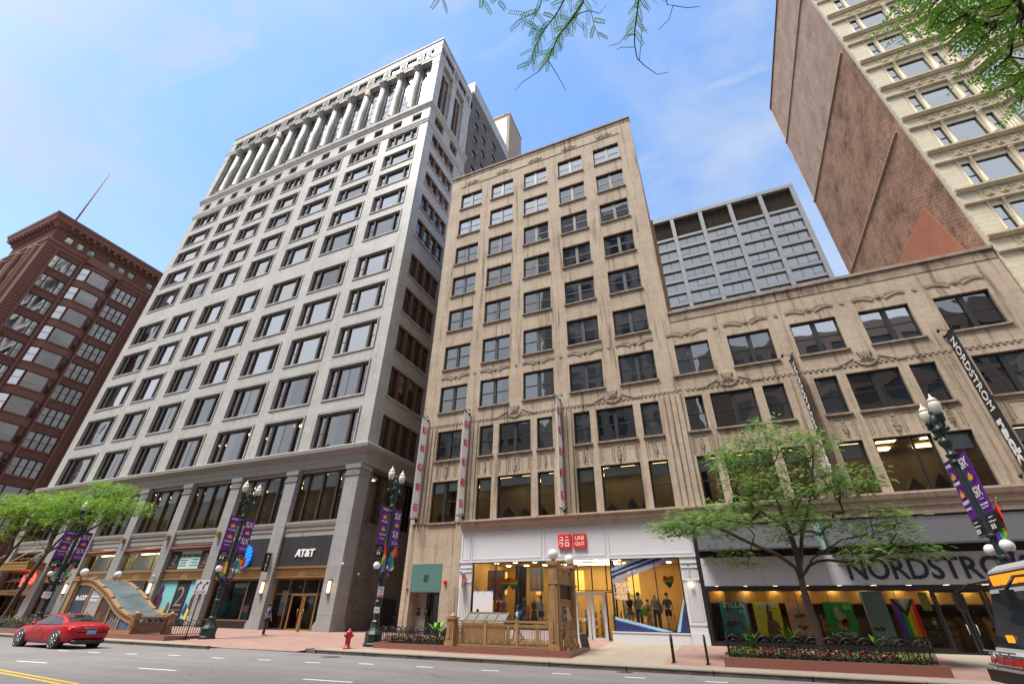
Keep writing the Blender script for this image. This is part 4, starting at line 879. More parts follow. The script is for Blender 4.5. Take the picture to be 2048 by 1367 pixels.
q = MB(WARM); q.box(F0, -15.9, -2.3, .5, 5.0, 6.4, 6.5); q.box(F0, -15.9, -15.8, .5, 5.0, .35, 6.4); q.box(F0, -2.4, -2.3, .5, 5.0, .35, 6.4); build(q, 'shop_wall', t)
build(MB(WOODF).box(F0, -15.9, -2.3, .42, .5, .3, 6.5), 'shop_floor', t); build(MB(mat('shop ceiling', (.5, .36, .2), .9)).box(F0, -15.9, -2.3, 4.95, 5.05, .32, 6.5), 'shop_ceiling', t)
for k in range(9):
    for d in (.33, 2.2, 4.4): build(MB(CEILW).box(F0, -15.2+k*1.45, -14.95+k*1.45, 4.9, 4.94, d, d+.3), 'shop_ceiling_light', t)  # front row by the glass is added to brighten the mannequins
for k in range(4): build(MB(CEILW).box(F0, -9.7, -6.7, 4.86, 4.9, 2.0+k*.8, 2.08+k*.8), 'strip_light', t)
q0 = random.Random(3)
for k in range(26):
    u = -15.5+k*.5; hh = q0.uniform(.9, 2.2); cl = q0.choice([(.5, .35, .2), (.1, .09, .1), (.6, .55, .5), (.35, .08, .06), (.2, .3, .35), (.7, .5, .25)])
    d = q0.choice((2.2, 3.2, 4.6)); bb = MB(mat('goods %s' % (cl,), cl, .8, n=(3, .3))); 
    for j in range(int(hh/.4)): bb.box(F0, u, u+.42, .5+j*.4, .5+j*.4+q0.uniform(.2, .34), d, d+.4)
    bb.box(F0, u-.03, u, .5, .5+hh, d, d+.4); build(bb, 'shop_shelf', t)
for a, b, c_ in ((-15.35, -14.5, 0), (-12.3, -11.9, 0), (-9.5, -8.9, 0), (-6.0, -5.3, 0)): build(MB(mat('amber panel', (.8, .5, .12), emit=(1, .55, .1), es=.5)).box(F0, a, b, 3.0, 4.4, 3.0, 3.05), 'lit_panel', t)
# street door number 20
q = MB('tan'); q.box(F0, -20.52, -18.12, 3.0, 4.72, .3, 1.0); build(q, 'door_head', t)
q = MB(mat('verdigris green panel', (.075, .17, .15), .5, n=(2, .1))); q.box(F0, -20.54, -18.1, 3.02, 4.74, -.03, .3); build(q, 'door_panel', t)
o = window(t, F0, -19.25, -18.14, .5, 3.0, .9, dict(border=.12, cols=[1], proj=.06), 'dframe', G_SKY, None, name='street_door')
link('handle', MB('steel').tube([(.15, -.08, .9), (.15, -.08, 1.5)], .02, 6).data('handle'), o)
build(MB('dframe').box(F0, -19.6, -19.3, .5, 3.0, .8, 1.0), 'door_jamb', t); build(MB('granitet').box(F0, -20.5, -19.6, .5, 3.0, .85, 1.0), 'door_side_panel', t)
def sign_thing(name, F, u0, u1, z0, z1, d0, d1, mt, label, cat='sign', group=None):
    c_ = F.P((u0+u1)/2, z0, d0); t_ = thing(name, c_, label, cat, group); build(MB(mt).box(F, u0, u1, z0, z1, d0, d1), 'panel', t_); return t_
WT = mat('white lettering', (.8, .8, .8), .5); BT = mat('black lettering', (.012, .012, .014), .5)
s = thing('house_number', F0.P(-19.3, 3.6, -.04), 'black number 20 above small lettering on the green panel over the street door', 'house number')
lettering('20', F0, -19.3, 3.92, -.04, .3, BT, s, bold=.01); lettering('NORTH', F0, -19.3, 3.68, -.04, .07, BT, s, bold=.01)
RED = mat('bright red sign', (.72, .018, .02), .45)
for a, b, lab in ((-9.6, -8.77, 'left red square sign with white block characters above the white shopfront'), (-8.62, -7.79, 'right red square sign with two rows of white capitals above the white shopfront')):
    s = sign_thing('shop_sign', F0, a, b, 5.4, 6.22, -.14, -.02, RED, lab, 'shop sign', 'red square shop signs'); c_ = (a+b)/2; zc = 5.81
    if a < -9:
        q = MB(WT); B = lambda x0, x1, y0, y1: q.box(F0, c_+x0, c_+x1, zc+y0, zc+y1, -.165, -.141)
        B(-.30, -.10, .22, .27); B(-.15, -.10, .09, .22); B(-.34, -.06, .04, .09)          # yu
        B(.08, .27, .22, .27); B(.04, .32, .04, .09)                                          # ni
        B(-.28, -.08, -.10, -.05); B(-.32, -.28, -.18, -.05); B(-.13, -.08, -.24, -.10); B(-.24, -.13, -.30, -.24)   # ku
        B(.06, .30, -.10, -.05); B(.06, .30, -.30, -.25); B(.06, .11, -.25, -.10); B(.25, .30, -.25, -.10)           # ro
        build(q, 'lettering', s)
    else: lettering('UNI', F0, c_, zc+.17, -.142, .24, WT, s, width=.55, bold=.012); lettering('QLO', F0, c_, zc-.17, -.142, .24, WT, s, width=.58, bold=.012)
# small projecting red and white sign on the left pilaster
s = thing('projecting_sign', (-16.3, 29.7, 3.2), 'small narrow red and white projecting sign on the left white pilaster', 'sign')
q = MB('wht'); q.wbox(-16.4, -16.2, 29.45, 29.9, 3.2, 4.1); build(q, 'panel', s); q = MB('wht'); q.tube([(-16.3, 30, 4.15), (-16.3, 29.5, 4.15)], .03, 6); q.ball((-16.3, 29.4, 4.2), .08); build(q, 'bracket', s)
for z, tx in ((3.3, 'UNI'), (3.72, '')):
    build(MB(RED).wbox(-16.195, -16.185, 29.5, 29.85, z, z+.33), 'red_square', s)
    if tx: lettering('UNI', Fr(-16.185, 0, math.pi/2), 29.675, z+.24, 0, .1, WT, s, bold=.03); lettering('QLO', Fr(-16.185, 0, math.pi/2), 29.675, z+.09, 0, .1, WT, s, bold=.03)
# tall vertical banners with red squares
FB1 = {}
for i, (x, lab) in enumerate(((-20.6, 'leftmost tall white vertical banner with red squares, by the alley corner'), (-16.7, 'middle tall white vertical banner with red squares'), (-9.1, 'rightmost tall white vertical banner with red squares, seen almost edge on'))):
    s = thing('vertical_banner', (x, 30, 7.6), lab, 'banner', 'tall white shop banners'); Fx = Fr(x, 0, math.pi/2)
    q = MB(mat('white banner cloth', (.85, .85, .87), .8)); n = 12; vs = []
    for k in range(n+1):
        z = 7.75+7.75*k/n; b_ = .04*math.sin(k*.9+i)
        vs += [(x+b_, 29.93, z), (x+b_*.3, 29.02, z), (x+b_*.3-.015, 29.02, z), (x+b_-.015, 29.93, z)]
    q.mesh(vs, [(j*4+a, j*4+(a+1) % 4, (j+1)*4+(a+1) % 4, (j+1)*4+a) for j in range(n) for a in range(4)]+[(3, 2, 1, 0), (n*4, n*4+1, n*4+2, n*4+3)]); build(q, 'cloth', s)
    for z in (7.68, 15.55):
        q = MB('blk'); q.tube([(x, 30, z), (x, 28.8, z)], .03, 6); q.ball((x, 29.85, z), .12, 8, 5); q.tube([(x, 29.2, z), (x+.35, 29.1, z+.1)], .02, 6); q.tube([(x+.35, 29.1, z+.12), (x+.42, 29.1, z-.08)], .05, 8); build(q, 'bracket', s)
    for k in range(5):
        z = 8.3+1.5*k; build(MB(RED).box(Fx, 29.22, 29.70, z, z+.48, -.075, -.05), 'red_square', s)
        if k % 2 == 0: lettering('UNI', Fx, 29.46, z+.33, -.076, .14, WT, s, width=.34, bold=.03); lettering('QLO', Fx, 29.46, z+.13, -.076, .14, WT, s, width=.34, bold=.03)
        else:
            q = MB(WT); B = lambda x0, x1, y0, y1: q.box(Fx, 29.46+x0, 29.46+x1, z+.23+y0, z+.23+y1, -.085, -.076)
            for sx in (-.1, .1):
                for sy in (-.1, .1): B(sx-.07, sx+.07, sy+.04, sy+.065); B(sx-.07, sx+.07, sy-.065, sy-.04); B(sx+.045, sx+.07, sy-.04, sy+.04)
            build(q, 'lettering', s)
# window graphics
BL1, BL2, BL3 = cm('navy graphic', (.018, .028, .12), .5), cm('pale blue graphic', (.28, .45, .6), .5), cm('grey lilac graphic', (.30, .30, .42), .5)
s = thing('window_graphic', (-4.5, 30.1, 1.05), 'blue striped stickers framing the right shop window beside the white doors', 'window sticker')
def strip(pts, m_, d=.09): build(MB(m_).prism(F0, pts, d, d+.01), 'stripe', s)
strip([(-6.42, 4.1), (-4.5, 4.72), (-4.9, 4.72), (-6.42, 4.22)], BL2); strip([(-6.42, 3.72), (-3.2, 4.72), (-4.5, 4.72), (-6.42, 4.06)], BL1, .095); strip([(-6.42, 3.4), (-2.6, 4.72), (-3.2, 4.72), (-6.42, 3.66)], BL3, .1)
strip([(-6.42, 3.86), (-3.75, 4.72), (-3.95, 4.72), (-6.42, 3.93)], BL2, .085)
strip([(-6.42, 1.62), (-6.42, 1.78), (-3.3, 1.1), (-3.9, 1.1)], BL2); strip([(-6.42, 1.08), (-6.42, 1.58), (-4.1, 1.08)], BL1, .095); strip([(-6.42, 1.52), (-6.42, 1.62), (-3.8, 1.1), (-4.1, 1.1)], cm('mid blue graphic', (.03, .12, .35), .5), .1)
strip([(-2.52, 2.75), (-2.52, 2.5), (-2.95, 1.1), (-3.12, 1.1)], BL2); strip([(-2.52, 2.5), (-2.52, 1.1), (-2.95, 1.1)], BL1, .095)
for tx, z in (('SPORT', 3.34), ('UTILITY', 3.04), ('WEAR', 2.74)): lettering(tx, F0, -5.85+(0.0 if tx != 'WEAR' else -.12), z, .08, .24, WT, s, width={'SPORT': .86, 'UTILITY': .98, 'WEAR': .72}[tx], bold=.0)
RB = [(.85, .02, .02), (.9, .28, .01), (.9, .75, .02), (.03, .45, .06), (.03, .14, .6), (.3, .04, .5)]
RBM = [mat('rainbow %d' % i, c_, .6) for i, c_ in enumerate(RB)]
def heart(x, d, z, r, lab):
    s = thing('heart_sign', (x, 30+d, z-r), lab, 'heart sign', 'rainbow heart signs'); N_ = 18
    def half(zz):   # half width at height zz in [-1, .85]
        return math.sqrt(max(0, 1-((zz-.35)/.65)**2))*.5+.5 if zz > .35 else (1+(zz-.35)/1.35)**.75
    for k in range(6):
        zt, zb = .95-k*.325, .95-(k+1)*.325; pts = []
        for j in range(4): zz = zb+(zt-zb)*j/3; pts.append((x+r*half(min(zz, .94)), z+r*zz))
        L_ = [(2*x-a_, b_) for a_, b_ in pts[::-1]]
        if k == 0: L_ = [(x-r*.5, z+r*.98)]+[(x, z+r*.72)]+[p for p in []]; P_ = [(x-r*half(zb), z+r*zb), (x+r*half(zb), z+r*zb), (x+r*.95, z+r*.8), (x+r*.55, z+r*1.0), (x, z+r*.72), (x-r*.55, z+r*1.0), (x-r*.95, z+r*.8)]
        else: P_ = pts+L_
        build(MB(RBM[k]).prism(F0, P_, d, d+.04), 'stripe', s)
heart(-13.55, .55, 3.5, .38, 'left one of the two overlapping rainbow hearts in the left shop window'); heart(-13.05, .7, 3.5, .36, 'right one of the two overlapping rainbow hearts in the left shop window'); heart(-3.22, .45, 3.52, .32, 'rainbow heart hanging in the right shop window')
for x, d, z0, z1, w_, cols_, lab in ((-14.7, 1.6, 2.6, 4.4, 1.3, ((.16, .16, .17), (.32, .05, .04)), 'large dark photographic poster with red clothing in the left shop window'), (-11.6, 1.2, 3.1, 4.45, .95, ((.25, .3, .38), (.65, .35, .3)), 'framed poster of two clothed figures in the left shop window')):
    s = sign_thing('poster', F0, x-w_/2, x+w_/2, z0, z1, d, d+.04, cm('poster ground %.1f' % x, cols_[0]), lab, 'poster')
    for k in (-1, 1): build(MB(cm('poster figure %.1f' % x, cols_[1])).prism(F0, [(x+k*w_*.2-.12, z0+.15), (x+k*w_*.2+.12, z0+.15), (x+k*w_*.2+.14, z1-.6), (x+k*w_*.2+.05, z1-.4), (x+k*w_*.2-.05, z1-.4), (x+k*w_*.2-.14, z1-.6)], d-.01, d), 'picture', s)
build(MB(cm('dark blue drape', (.025, .035, .045))).prism(F0, [(-13.15, .55), (-12.45, .55), (-12.35, 4.5), (-13.15, 4.7)], 1.3, 1.35), 'shop_drape', bT)
MG = 'mannequins in the shop windows'
for x, d, tp, bt, kw, lab in ((-14.1, .8, (.45, .16, .07), (.4, .3, .22), dict(sleeves=0), 'mannequin in a rust coloured top at the left of the left shop window'), (-13.65, .65, (.6, .28, .25), (.3, .03, .04), dict(sleeves=0, cap=cm('pink cap', (.6, .2, .18))), 'mannequin in a pink sleeveless top and pink cap'),
    (-11.6, .7, (.13, .14, .07), (.13, .14, .07), dict(sleeves=0, skirt=1.0), 'mannequin in a long olive green dress'), (-11.15, .75, (.7, .7, .7), (.03, .06, .16), dict(sleeves=.5, legs_bare=True, hairm=HAIR), 'mannequin in a white shirt and blue shorts'),
    (-5.62, .6, (.012, .012, .014), (.2, .22, .27), dict(sleeves=0, skirt=.55, cap=cm('yellow cap', (.7, .65, .05))), 'mannequin in a black top, grey skirt and yellow cap'), (-5.1, .65, (.45, .5, .45), (.06, .16, .3), dict(sleeves=.5, cap=BT), 'mannequin in a black and white striped shirt and black cap'),
    (-4.15, .6, (.5, .5, .52), (.05, .09, .18), dict(sleeves=1), 'mannequin in a pale open jacket and blue jeans'), (-3.52, .8, (.16, .16, .19), (.012, .012, .014), dict(sleeves=.6, legs_bare=True, hairm=HAIR), 'mannequin in a grey loose top and black shorts seen from behind'), (-4.62, .9, (.7, .25, .12), (.7, .5, .3), dict(sleeves=.5, h=.8, cap=cm('green cap', (.05, .2, .12))), 'child mannequin in an orange patterned outfit')):
    kw = dict(dict(hairm=None, h=1.0), **kw); z = 1.02 if x < -9 else 1.18
    figure('mannequin', (x, 30+d, z), -math.pi/2+.2*math.sin(x*3), lab, 'mannequin', STAND, MANQ, cm('cloth %s' % (tp,), tp), cm('cloth %s' % (bt,), bt), group=MG, shoes=None, **kw)
for x in (-5.1,):
    for k in range(5): pass
build(MB(WOODF).box(F0, -6.4, -2.5, .5, 1.18, .3, 1.9), 'display_plinth', bT); build(MB(WOODF).box(F0, -15.7, -10.5, .5, 1.02, .3, 1.9), 'display_plinth', bT)
s = tag(build(MB(mat('lime green bag', (.25, .75, .03), .5)).ball((-4.78, 30.45, 2.02), .2, 12, 8, (1, .5, 1.1)), 'handbag', None, (-4.78, 30.45, 2.0)), 'lime green round bag hanging beside the striped mannequin', 'bag')
s = tag(build(MB(mat('lilac bag', (.45, .2, .5), .5)).ball((-3.9, 30.5, 2.2), .14, 12, 8, (1, .5, 1.9)), 'handbag', None, (-3.9, 30.5, 2.2)), 'lilac bag beside the mannequin in jeans', 'bag')
s = tag(build(MB(mat('magenta scarf', (.5, .01, .16), .7)).ball((-13.95, 30.4, 1.95), .16, 10, 8, (1, .5, 2.2)), 'scarf', None, (-13.95, 30.4, 1.95)), 'magenta cloth hanging from the arm of the pink mannequin', 'scarf')
s = sign_thing('price_stand', F0, -12.28, -11.98, .9, 2.75, .4, .44, 'wht', 'narrow white information stand behind the left shop window', 'display stand')
for z in (1.2, 1.7, 2.2): build(MB(cm('grey print', (.25, .22, .2))).box(F0, -12.24, -12.02, z, z+.35, .385, .4), 'picture', s)
s = tag(build(MB('wht').box(F0, -15.5, -14.1, .85, 3.05, -.12, -.09), 'board', None, (-14.8, 29.9, .85)), 'blank white board taped over the lower left shop window', 'board')
TAPE = mat('blue tape', (.02, .14, .5), .6); [build(MB(TAPE).box(F0, x, x+.06, 2.98, 3.2, -.13, -.121), 'tape', s) for x in (-15.2, -14.7, -14.2)]
for x, y, lab in ((-17.75, 3.62, 'round red alarm bell on the tan wall left of the white shopfront'), (-20.75, 3.22, 'small red alarm light near the alley corner')):
    r = .12 if x > -20 else .07; tag(build(MB(RED).tube([(x, 30, y), (x, 29.88, y), (x, 29.84, y)], [r, r, r*.6], 14), 'alarm_bell', None, (x, 30, y)), lab, 'alarm bell')
for x, lab in ((-20.2, 'left of the two dark intercom boxes beside the street door'), (-19.45, 'right of the two dark intercom boxes beside the street door')): s = sign_thing('intercom', F0, x-.12, x+.12, 1.65, 2.1, .62 if x > -20 else .8, .85, 'blk', lab, 'intercom', 'intercom boxes'); build(MB('steel').box(F0, x-.07, x+.07, 1.85, 2.0, .6 if x > -20 else .78, .62 if x > -20 else .8), 'keypad', s)
GLOW = mat('lit lamp glass', (.9, .85, .75), emit=(1, .8, .5), es=3)
def sconce(x, y, z, lab, white=False):
    s = thing('wall_lamp', (x, y, z-.45), lab, 'wall lamp', None if white else 'bronze wall lamps on the granite pilasters')
    if white: build(MB('steel').box(F0, x-.06, x+.06, z+.5, z+.65, y-30, y-29.9), 'bracket', s); build(MB('steel').tube([(x, y-.05, z+.5), (x, y-.1, z-.3)], .012, 6), 'rod', s); build(MB(GLOW).lathe((x, y-.1, 0), [(.1, z-.45), (.11, z-.28)], 10), 'lamp_shade', s); return
    q = MB('bronze'); q.wbox(x-.14, x+.14, y-.04, y, z-.52, z+.52); q.wbox(x-.12, x+.12, y-.2, y-.04, z-.52, z-.38); q.wbox(x-.12, x+.12, y-.2, y-.04, z+.38, z+.5); build(q, 'bracket', s)
    q = MB(GLOW); q.lathe((x, y-.12, 0), [(.075, z-.37), (.075, z+.37)], 10); build(q, 'lamp_glass', s)
for x, lab in ((-27.45, 'bronze wall lamp on the corner granite pilaster right of the glass doors'), (-34.25, 'bronze wall lamp between the phone shop window and the glass doors'), (-41.3, 'bronze wall lamp above the two turn arrows sign'), (-48.2, 'bronze wall lamp right of the curved subway canopy'), (-61.3, 'bronze wall lamp left of the curved subway canopy')): sconce(x, 29.7, 3.35, lab)
sconce(-2.0, 29.98, 3.7, 'lit white wall lamp on the right white pilaster', True)
for x, y, z, lab in ((-26.7, 29.7, 4.85, 'white security camera on the corner granite pilaster'), (-26.6, 31.5, 4.3, 'white dome camera hanging from a curved arm on the alley wall'), (-48.1, 29.6, 4.3, 'white security camera on a pilaster above the subway canopy')):
    q = MB('wht'); q.tube([(x, y, z), (x+.25, y-.2, z+.05)], .06, 8); q.ball((x+.3, y-.25, z-.02), .1, 8, 6); q.tube([(x-.15, y+.1, z+.02), (x, y, z)], .025, 6)
    s = thing('security_camera', (x, y, z-.1), lab, 'camera'); build(q, 'housing', s); build(MB('blk').ball((x+.33, y-.3, z-.05), .06, 8, 6), 'lens', s)
s = tag(build(MB('blk').box(FA, 35.4, 37.3, .5, 2.8, -.05, .05), 'alley_door', None, (-26.8, 36, .5)), 'dark metal door in the side wall down the alley', 'door')
build(MB('steel').box(FA, 37.0, 37.1, 1.4, 1.6, -.12, -.05), 'handle', s)
# ================================================================= ground floor of the white block
t = bW
for i in range(6):
    a, b = BAYS[i]
    if i == 0:   # entrance doors
        window(t, F0, a, b, .55, 4.0, .45, dict(border=.08, mull=.07, cols=[.9, .95, .95, .6], rail=.70, proj=.06), 'bronze', G_SHOP, None, name='shop_window')
        for x0 in (-31.66, -30.33):
            o = window(t, F0, x0, x0+1.27, .52, 2.95, .38, dict(border=.13, cols=[1], proj=.05), 'bronze', G_SHOP, None, name='shop_door'); link('handle', MB('bronze').tube([(1.0 if x0 < -31 else .25, -.1, .9), (1.0 if x0 < -31 else .25, -.1, 1.4)], .025, 6).data('handle'), o)
        build(MB('blk').box(F0, a, -31.7, .42, .6, .3, .5), 'plinth', t); continue
    window(t, F0, a, b, 1.05, 4.0, .25, dict(border=.09, mull=.09, cols=[.75, 2.1, .75] if i != 1 else [2.6, 1.0], proj=.06), 'bronze', G_SHOP, None, name='shop_window')
    build(MB('blk').box(F0, a, b, .42, 1.05, .1, .4), 'plinth', t)
    build(MB('granitet').box(F0, a, b, 6.88, 7.08, .0, .4), 'transom_beam', t)
    if i >= 2: window(t, F0, a, b, 4.86, 6.42, .25, dict(border=.07, mull=.07, cols=[.9, 2.1, .95], proj=.06), 'bronze', G_SHOP, None, name='upper_shop_window'); 
    if i >= 2:
        s = thing('rolled_awning', ((a+b)/2, 30, 6.45), 'rolled maroon awning over %s' % ('the blue retail poster' if i == 2 else ('the pale upper window right of the curved canopy top' if i == 3 else ('the pale upper window above the curved canopy globes' if i == 4 else 'the window behind the left street lamp'))), 'awning', 'rolled maroon awnings')
        q = MB(mat('maroon canvas', (.18, .045, .05), .8, n=(3, .2))); q.tube([(a+.05, 29.9, 6.62), (b-.05, 29.9, 6.62)], .15, 8); build(q, 'canvas', s); build(MB('bronze').box(F0, a, b, 6.42, 6.5, -.12, .1), 'rail', s)
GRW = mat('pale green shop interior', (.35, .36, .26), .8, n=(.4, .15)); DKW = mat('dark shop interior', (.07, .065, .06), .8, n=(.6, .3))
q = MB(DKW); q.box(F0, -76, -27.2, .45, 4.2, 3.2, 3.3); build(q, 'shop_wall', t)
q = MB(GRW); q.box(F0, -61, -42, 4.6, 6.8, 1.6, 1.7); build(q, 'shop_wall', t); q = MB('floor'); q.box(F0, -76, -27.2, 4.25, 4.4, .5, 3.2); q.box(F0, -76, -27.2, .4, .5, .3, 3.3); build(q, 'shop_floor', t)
for a, b in ((-59.5, -57.5), (-57.2, -56), (-53, -51), (-50.6, -49.2)): build(MB(CEILW).box(F0, a, b, 6.35, 6.42, .6, .7), 'strip_light', t)
for k in range(10): build(MB(CEIL).box(F0, -60+k*3.3, -59.5+k*3.3, 4.18, 4.22, 1.0+k % 2, 1.3+k % 2), 'shop_ceiling_light', t)
for k in range(14):
    u = -60+k*2.35+q0.random(); cl = q0.choice([(.3, .02, .02), (.1, .1, .12), (.03, .2, .3), (.3, .25, .2)]); build(MB(mat('goods %s' % (cl,), cl, .8)).prism(F0, [(u, .5), (u+1, .5), (u+1, 1.6+q0.random()), (u+.5, 2.0+q0.random()*.5), (u, 1.5+q0.random())], 1.6, 2.4), 'display', t)
# phone shop: dark fascias and signs
CHAR = mat('charcoal sign fascia', (.028, .027, .031), .5, n=(.5, .25)); 
for (a, b), lab in ((BAYS[0], 'charcoal fascia over the bronze glass doors'), (BAYS[1], 'charcoal fascia behind the blue striped globe')):
    s = sign_thing('fascia', F0, a-.02, b+.02, 4.86, 7.02, -.08, .25, CHAR, lab, 'fascia', 'charcoal shop fascias')
    for k in range(1, 6): build(MB('blk').box(F0, a+(b-a)*k/6-.01, a+(b-a)*k/6+.01, 4.9, 7.0, -.085, -.08), 'joint', s)
s = thing('letter_sign', F0.P(-30.85, 5.4, -.2), 'white raised AT&T letters on the charcoal fascia', 'shop sign'); lettering('AT&T', F0, -30.85, 5.78, -.12, .58, WT, s, width=2.0, bold=.035, depth=.05)
BLUE = mat('bright blue sign', (.01, .22, .75), .4, emit=(.01, .25, .9), es=.35)
s = thing('globe_sign', F0.P(-37.6, 4.7, -.3), 'round bright blue striped globe sign on the charcoal fascia', 'shop sign')
for k in range(6):
    z0, z1 = -.86+k*.29, -.86+k*.29+.2; pts = []
    n = 8
    def ex(z): return math.sqrt(max(0, .9**2-z*z))
    for sgn in (1, -1):
        for j in range(n+1):
            z = z0+(z1-z0)*(j/n if sgn > 0 else 1-j/n); e_ = ex(max(-.89, min(.89, z))); pts.append((-37.55+sgn*e_, 5.66+z+.16*e_*sgn*-.0))
    rot = .35; pts = [(-37.55+(p[0]+37.55)*math.cos(rot)-(p[1]-5.66)*math.sin(rot), 5.66+(p[0]+37.55)*math.sin(rot)+(p[1]-5.66)*math.cos(rot)) for p in pts]
    build(MB(BLUE).prism(F0, pts, -.3, -.15), 'stripe', s)
s = thing('blade_sign', (-34.2, 29.5, 4.5), 'narrow black hanging sign with vertical white AT&T letters', 'shop sign'); Fb = Fr(-34.2, 0, math.pi/2)
build(MB('blk').box(Fb, 29.0, 29.62, 4.45, 5.78, -.05, .05), 'panel', s); build(MB('blk').tube([(-34.2, 29.7, 5.82), (-34.2, 28.9, 5.82)], .025, 6), 'bracket', s)
for k, ch_ in enumerate('AT&T'): lettering(ch_, Fb, 29.3, 5.56-k*.31, -.052, .22, WT, s, bold=.03)
# interior posters of the phone shop
for x0, x1, z0, z1, c_, lab in ((-32.95, -32.1, 1.5, 3.2, (.3, .5, .6), 'pale blue poster left of the bronze glass doors'), (-30.0, -29.5, 1.9, 2.8, (.02, .35, .6), 'small blue sticker on the right bronze glass door'), (-35.55, -34.98, 2.0, 3.5, (.05, .35, .6), 'white and blue poster at the right of the phone shop window'), (-36.9, -36.2, 1.1, 2.2, (.08, .4, .6), 'blue poster with a phone low in the phone shop window'), (-38.6, -37.0, 3.0, 3.8, (.02, .2, .25), 'wide teal display screen high in the phone shop window')):
    s = sign_thing('poster', F0, x0, x1, z0, z1, .55, .58, cm('poster %s' % (c_,), c_), lab, 'poster'); build(MB(WT).box(F0, x0+.06, x1-.06, z1-(z1-z0)*.5, z1-.08, .535, .55), 'print', s)
# retail poster and large figure 2 posters
NAVY = cm('near black navy', (.012, .018, .03)); AQ = mat('aqua poster', (.22, .58, .62), .6, n=(1.2, .15)); AQL = mat('pale aqua poster', (.48, .68, .68), .6, n=(1.5, .08)); GOLDL = cm('copper line', (.35, .2, .13))
a, b = BAYS[2]
s = sign_thing('retail_poster', F0, a+.05, b-.05, 4.92, 6.38, .1, .14, AQL, 'pale aqua poster reading retail space available between two black panels', 'poster')
for x0, x1 in ((a+.08, a+1.45), (b-1.5, b-.08)):
    build(MB(NAVY).box(F0, x0, x1, 4.94, 6.36, .07, .1), 'dark_panel', s); lettering('2', F0, (x0+x1)/2, 5.7, .065, .85, GOLDL, s, bold=-.015); lettering('NORTH STATE', F0, (x0+x1)/2, 5.1, .065, .1, GOLDL, s, width=1.0)
lettering('RETAIL SPACE AVAILABLE', F0, (a+b)/2, 6.0, .065, .26, BT, s, width=3.0, bold=.02)
for k, (x, z, w_) in enumerate(((-.8, 5.62, .9), (.75, 5.66, .9), (-.8, 5.42, .8), (.75, 5.42, .9), (-.9, 5.2, 1.1), (.75, 5.2, 1.2))):
    build(MB(cm('faint blue print', (.06, .16, .2))).box(F0, (a+b)/2+x-w_/2, (a+b)/2+x+w_/2, z-.03, z+.03, .085, .1), 'print_line', s)
s = sign_thing('tall_poster', F0, a+.08, b-.08, 1.1, 3.96, .1, .14, AQ, 'large aqua window poster with a copper figure 2 on black', 'poster')
build(MB(NAVY).box(F0, -45.2, -43.5, 1.12, 3.94, .07, .1), 'dark_panel', s); lettering('2', F0, -44.4, 2.75, .065, 1.5, GOLDL, s, width=1.0, bold=-.01); lettering('NORTH STATE', F0, -44.4, 1.72, .065, .14, GOLDL, s, width=1.2); lettering('Retail Space', F0, -44.4, 1.4, .065, .17, WT, s, width=1.2)
for x, c_ in ((-47.1, (.08, .02, .07)), (-42.4, (.09, .04, .03))):
    q = MB(cm('printed person %.0f' % x, c_)); q.prism(F0, [(x-.45, 1.4), (x+.4, 1.4), (x+.45, 2.6), (x+.2, 3.0), (x-.2, 3.0), (x-.45, 2.6)], .06, .1); q.prism(F0, [(x+.3*math.cos(k*.63), 3.3+.35*math.sin(k*.63)) for k in range(10)], .06, .1); build(q, 'picture', s)
for x, z, c_ in ((-46, 1.6, (.75, .5, .05)), (-45.6, 2.0, (.3, .05, .04)), (-42.8, 1.5, (.8, .6, .03)), (-43.2, 1.9, (.02, .05, .2)), (-42.2, 2.2, (.8, .6, .03))): build(MB(cm('paint splash %s' % (c_,), c_)).prism(F0, [(x-.2, z-.4), (x+.1, z-.5), (x+.2, z+.2), (x-.05, z+.4)], .05, .06), 'picture', s)
# clothing shop at the far left: gilded canopy, neon, arch
GILD = mat('gilded canopy', (.33, .19, .045), .5, metal=.2, n=(2, .3))
a, b = -76.2, -67.9
s = thing('entrance_canopy', (-74, 29, 5.2), 'gilded flat canopy over the clothing shop entrance at far left', 'canopy')
q = MB(GILD); q.wbox(-82, -67.2, 28.2, 30, 5.15, 5.75); q.wbox(-82.1, -67.1, 28.1, 30, 5.75, 5.85); q.wbox(-82.1, -67.1, 28.1, 30, 5.1, 5.15); build(q, 'fascia', s)
for k in range(24): build(MB('bronze').prism(Fr(0, 28.2, 0), [(-81.6+k*.6, 5.3), (-81.35+k*.6, 5.45), (-81.6+k*.6, 5.6), (-81.85+k*.6, 5.45)], -.05, .01), 'ornament', s)
for x in (-75.5, -71.5, -68): build(MB(mat('stay rod', (.55, .5, .42), .5)).tube([(x, 28.4, 5.85), (x+.2, 30, 7.6)], .04, 6), 'stay_rod', s)
window(bW, F0, a+.3, b-.1, 5.9, 7.0, .2, dict(border=.07, mull=.06, cols=[1]*7, rail=.5, proj=.04), 'bronze', G_SHOP, None, name='upper_shop_window')
window(bW, F0, a+.3, b-.1, 3.3, 5.05, .2, dict(border=.07, mull=.06, cols=[1]*7, rail=.5, proj=.04), 'bronze', G_SHOP, None, name='upper_shop_window')
build(MB('bronze').box(F0, a, b, 2.85, 3.3, .0, .3), 'entrance_lintel', bW)
window(bW, F0, a+.3, b-.1, .5, 2.85, .9, dict(border=.07, mull=.08, cols=[1]*5, proj=.05), 'bronze', G_SHOP, None, name='shop_window')
NEON = mat('red neon', (.9, .02, .02), emit=(1, .03, .02), es=4)
s = thing('neon_sign', (-69.4, 29.9, 3.9), 'glowing red slanted neon letters behind the gridded window at far left', 'neon sign'); lettering('H&M', F0, -69.5, 4.35, -.02, 1.05, NEON, s, width=3.0, bold=.03, rot=.12)
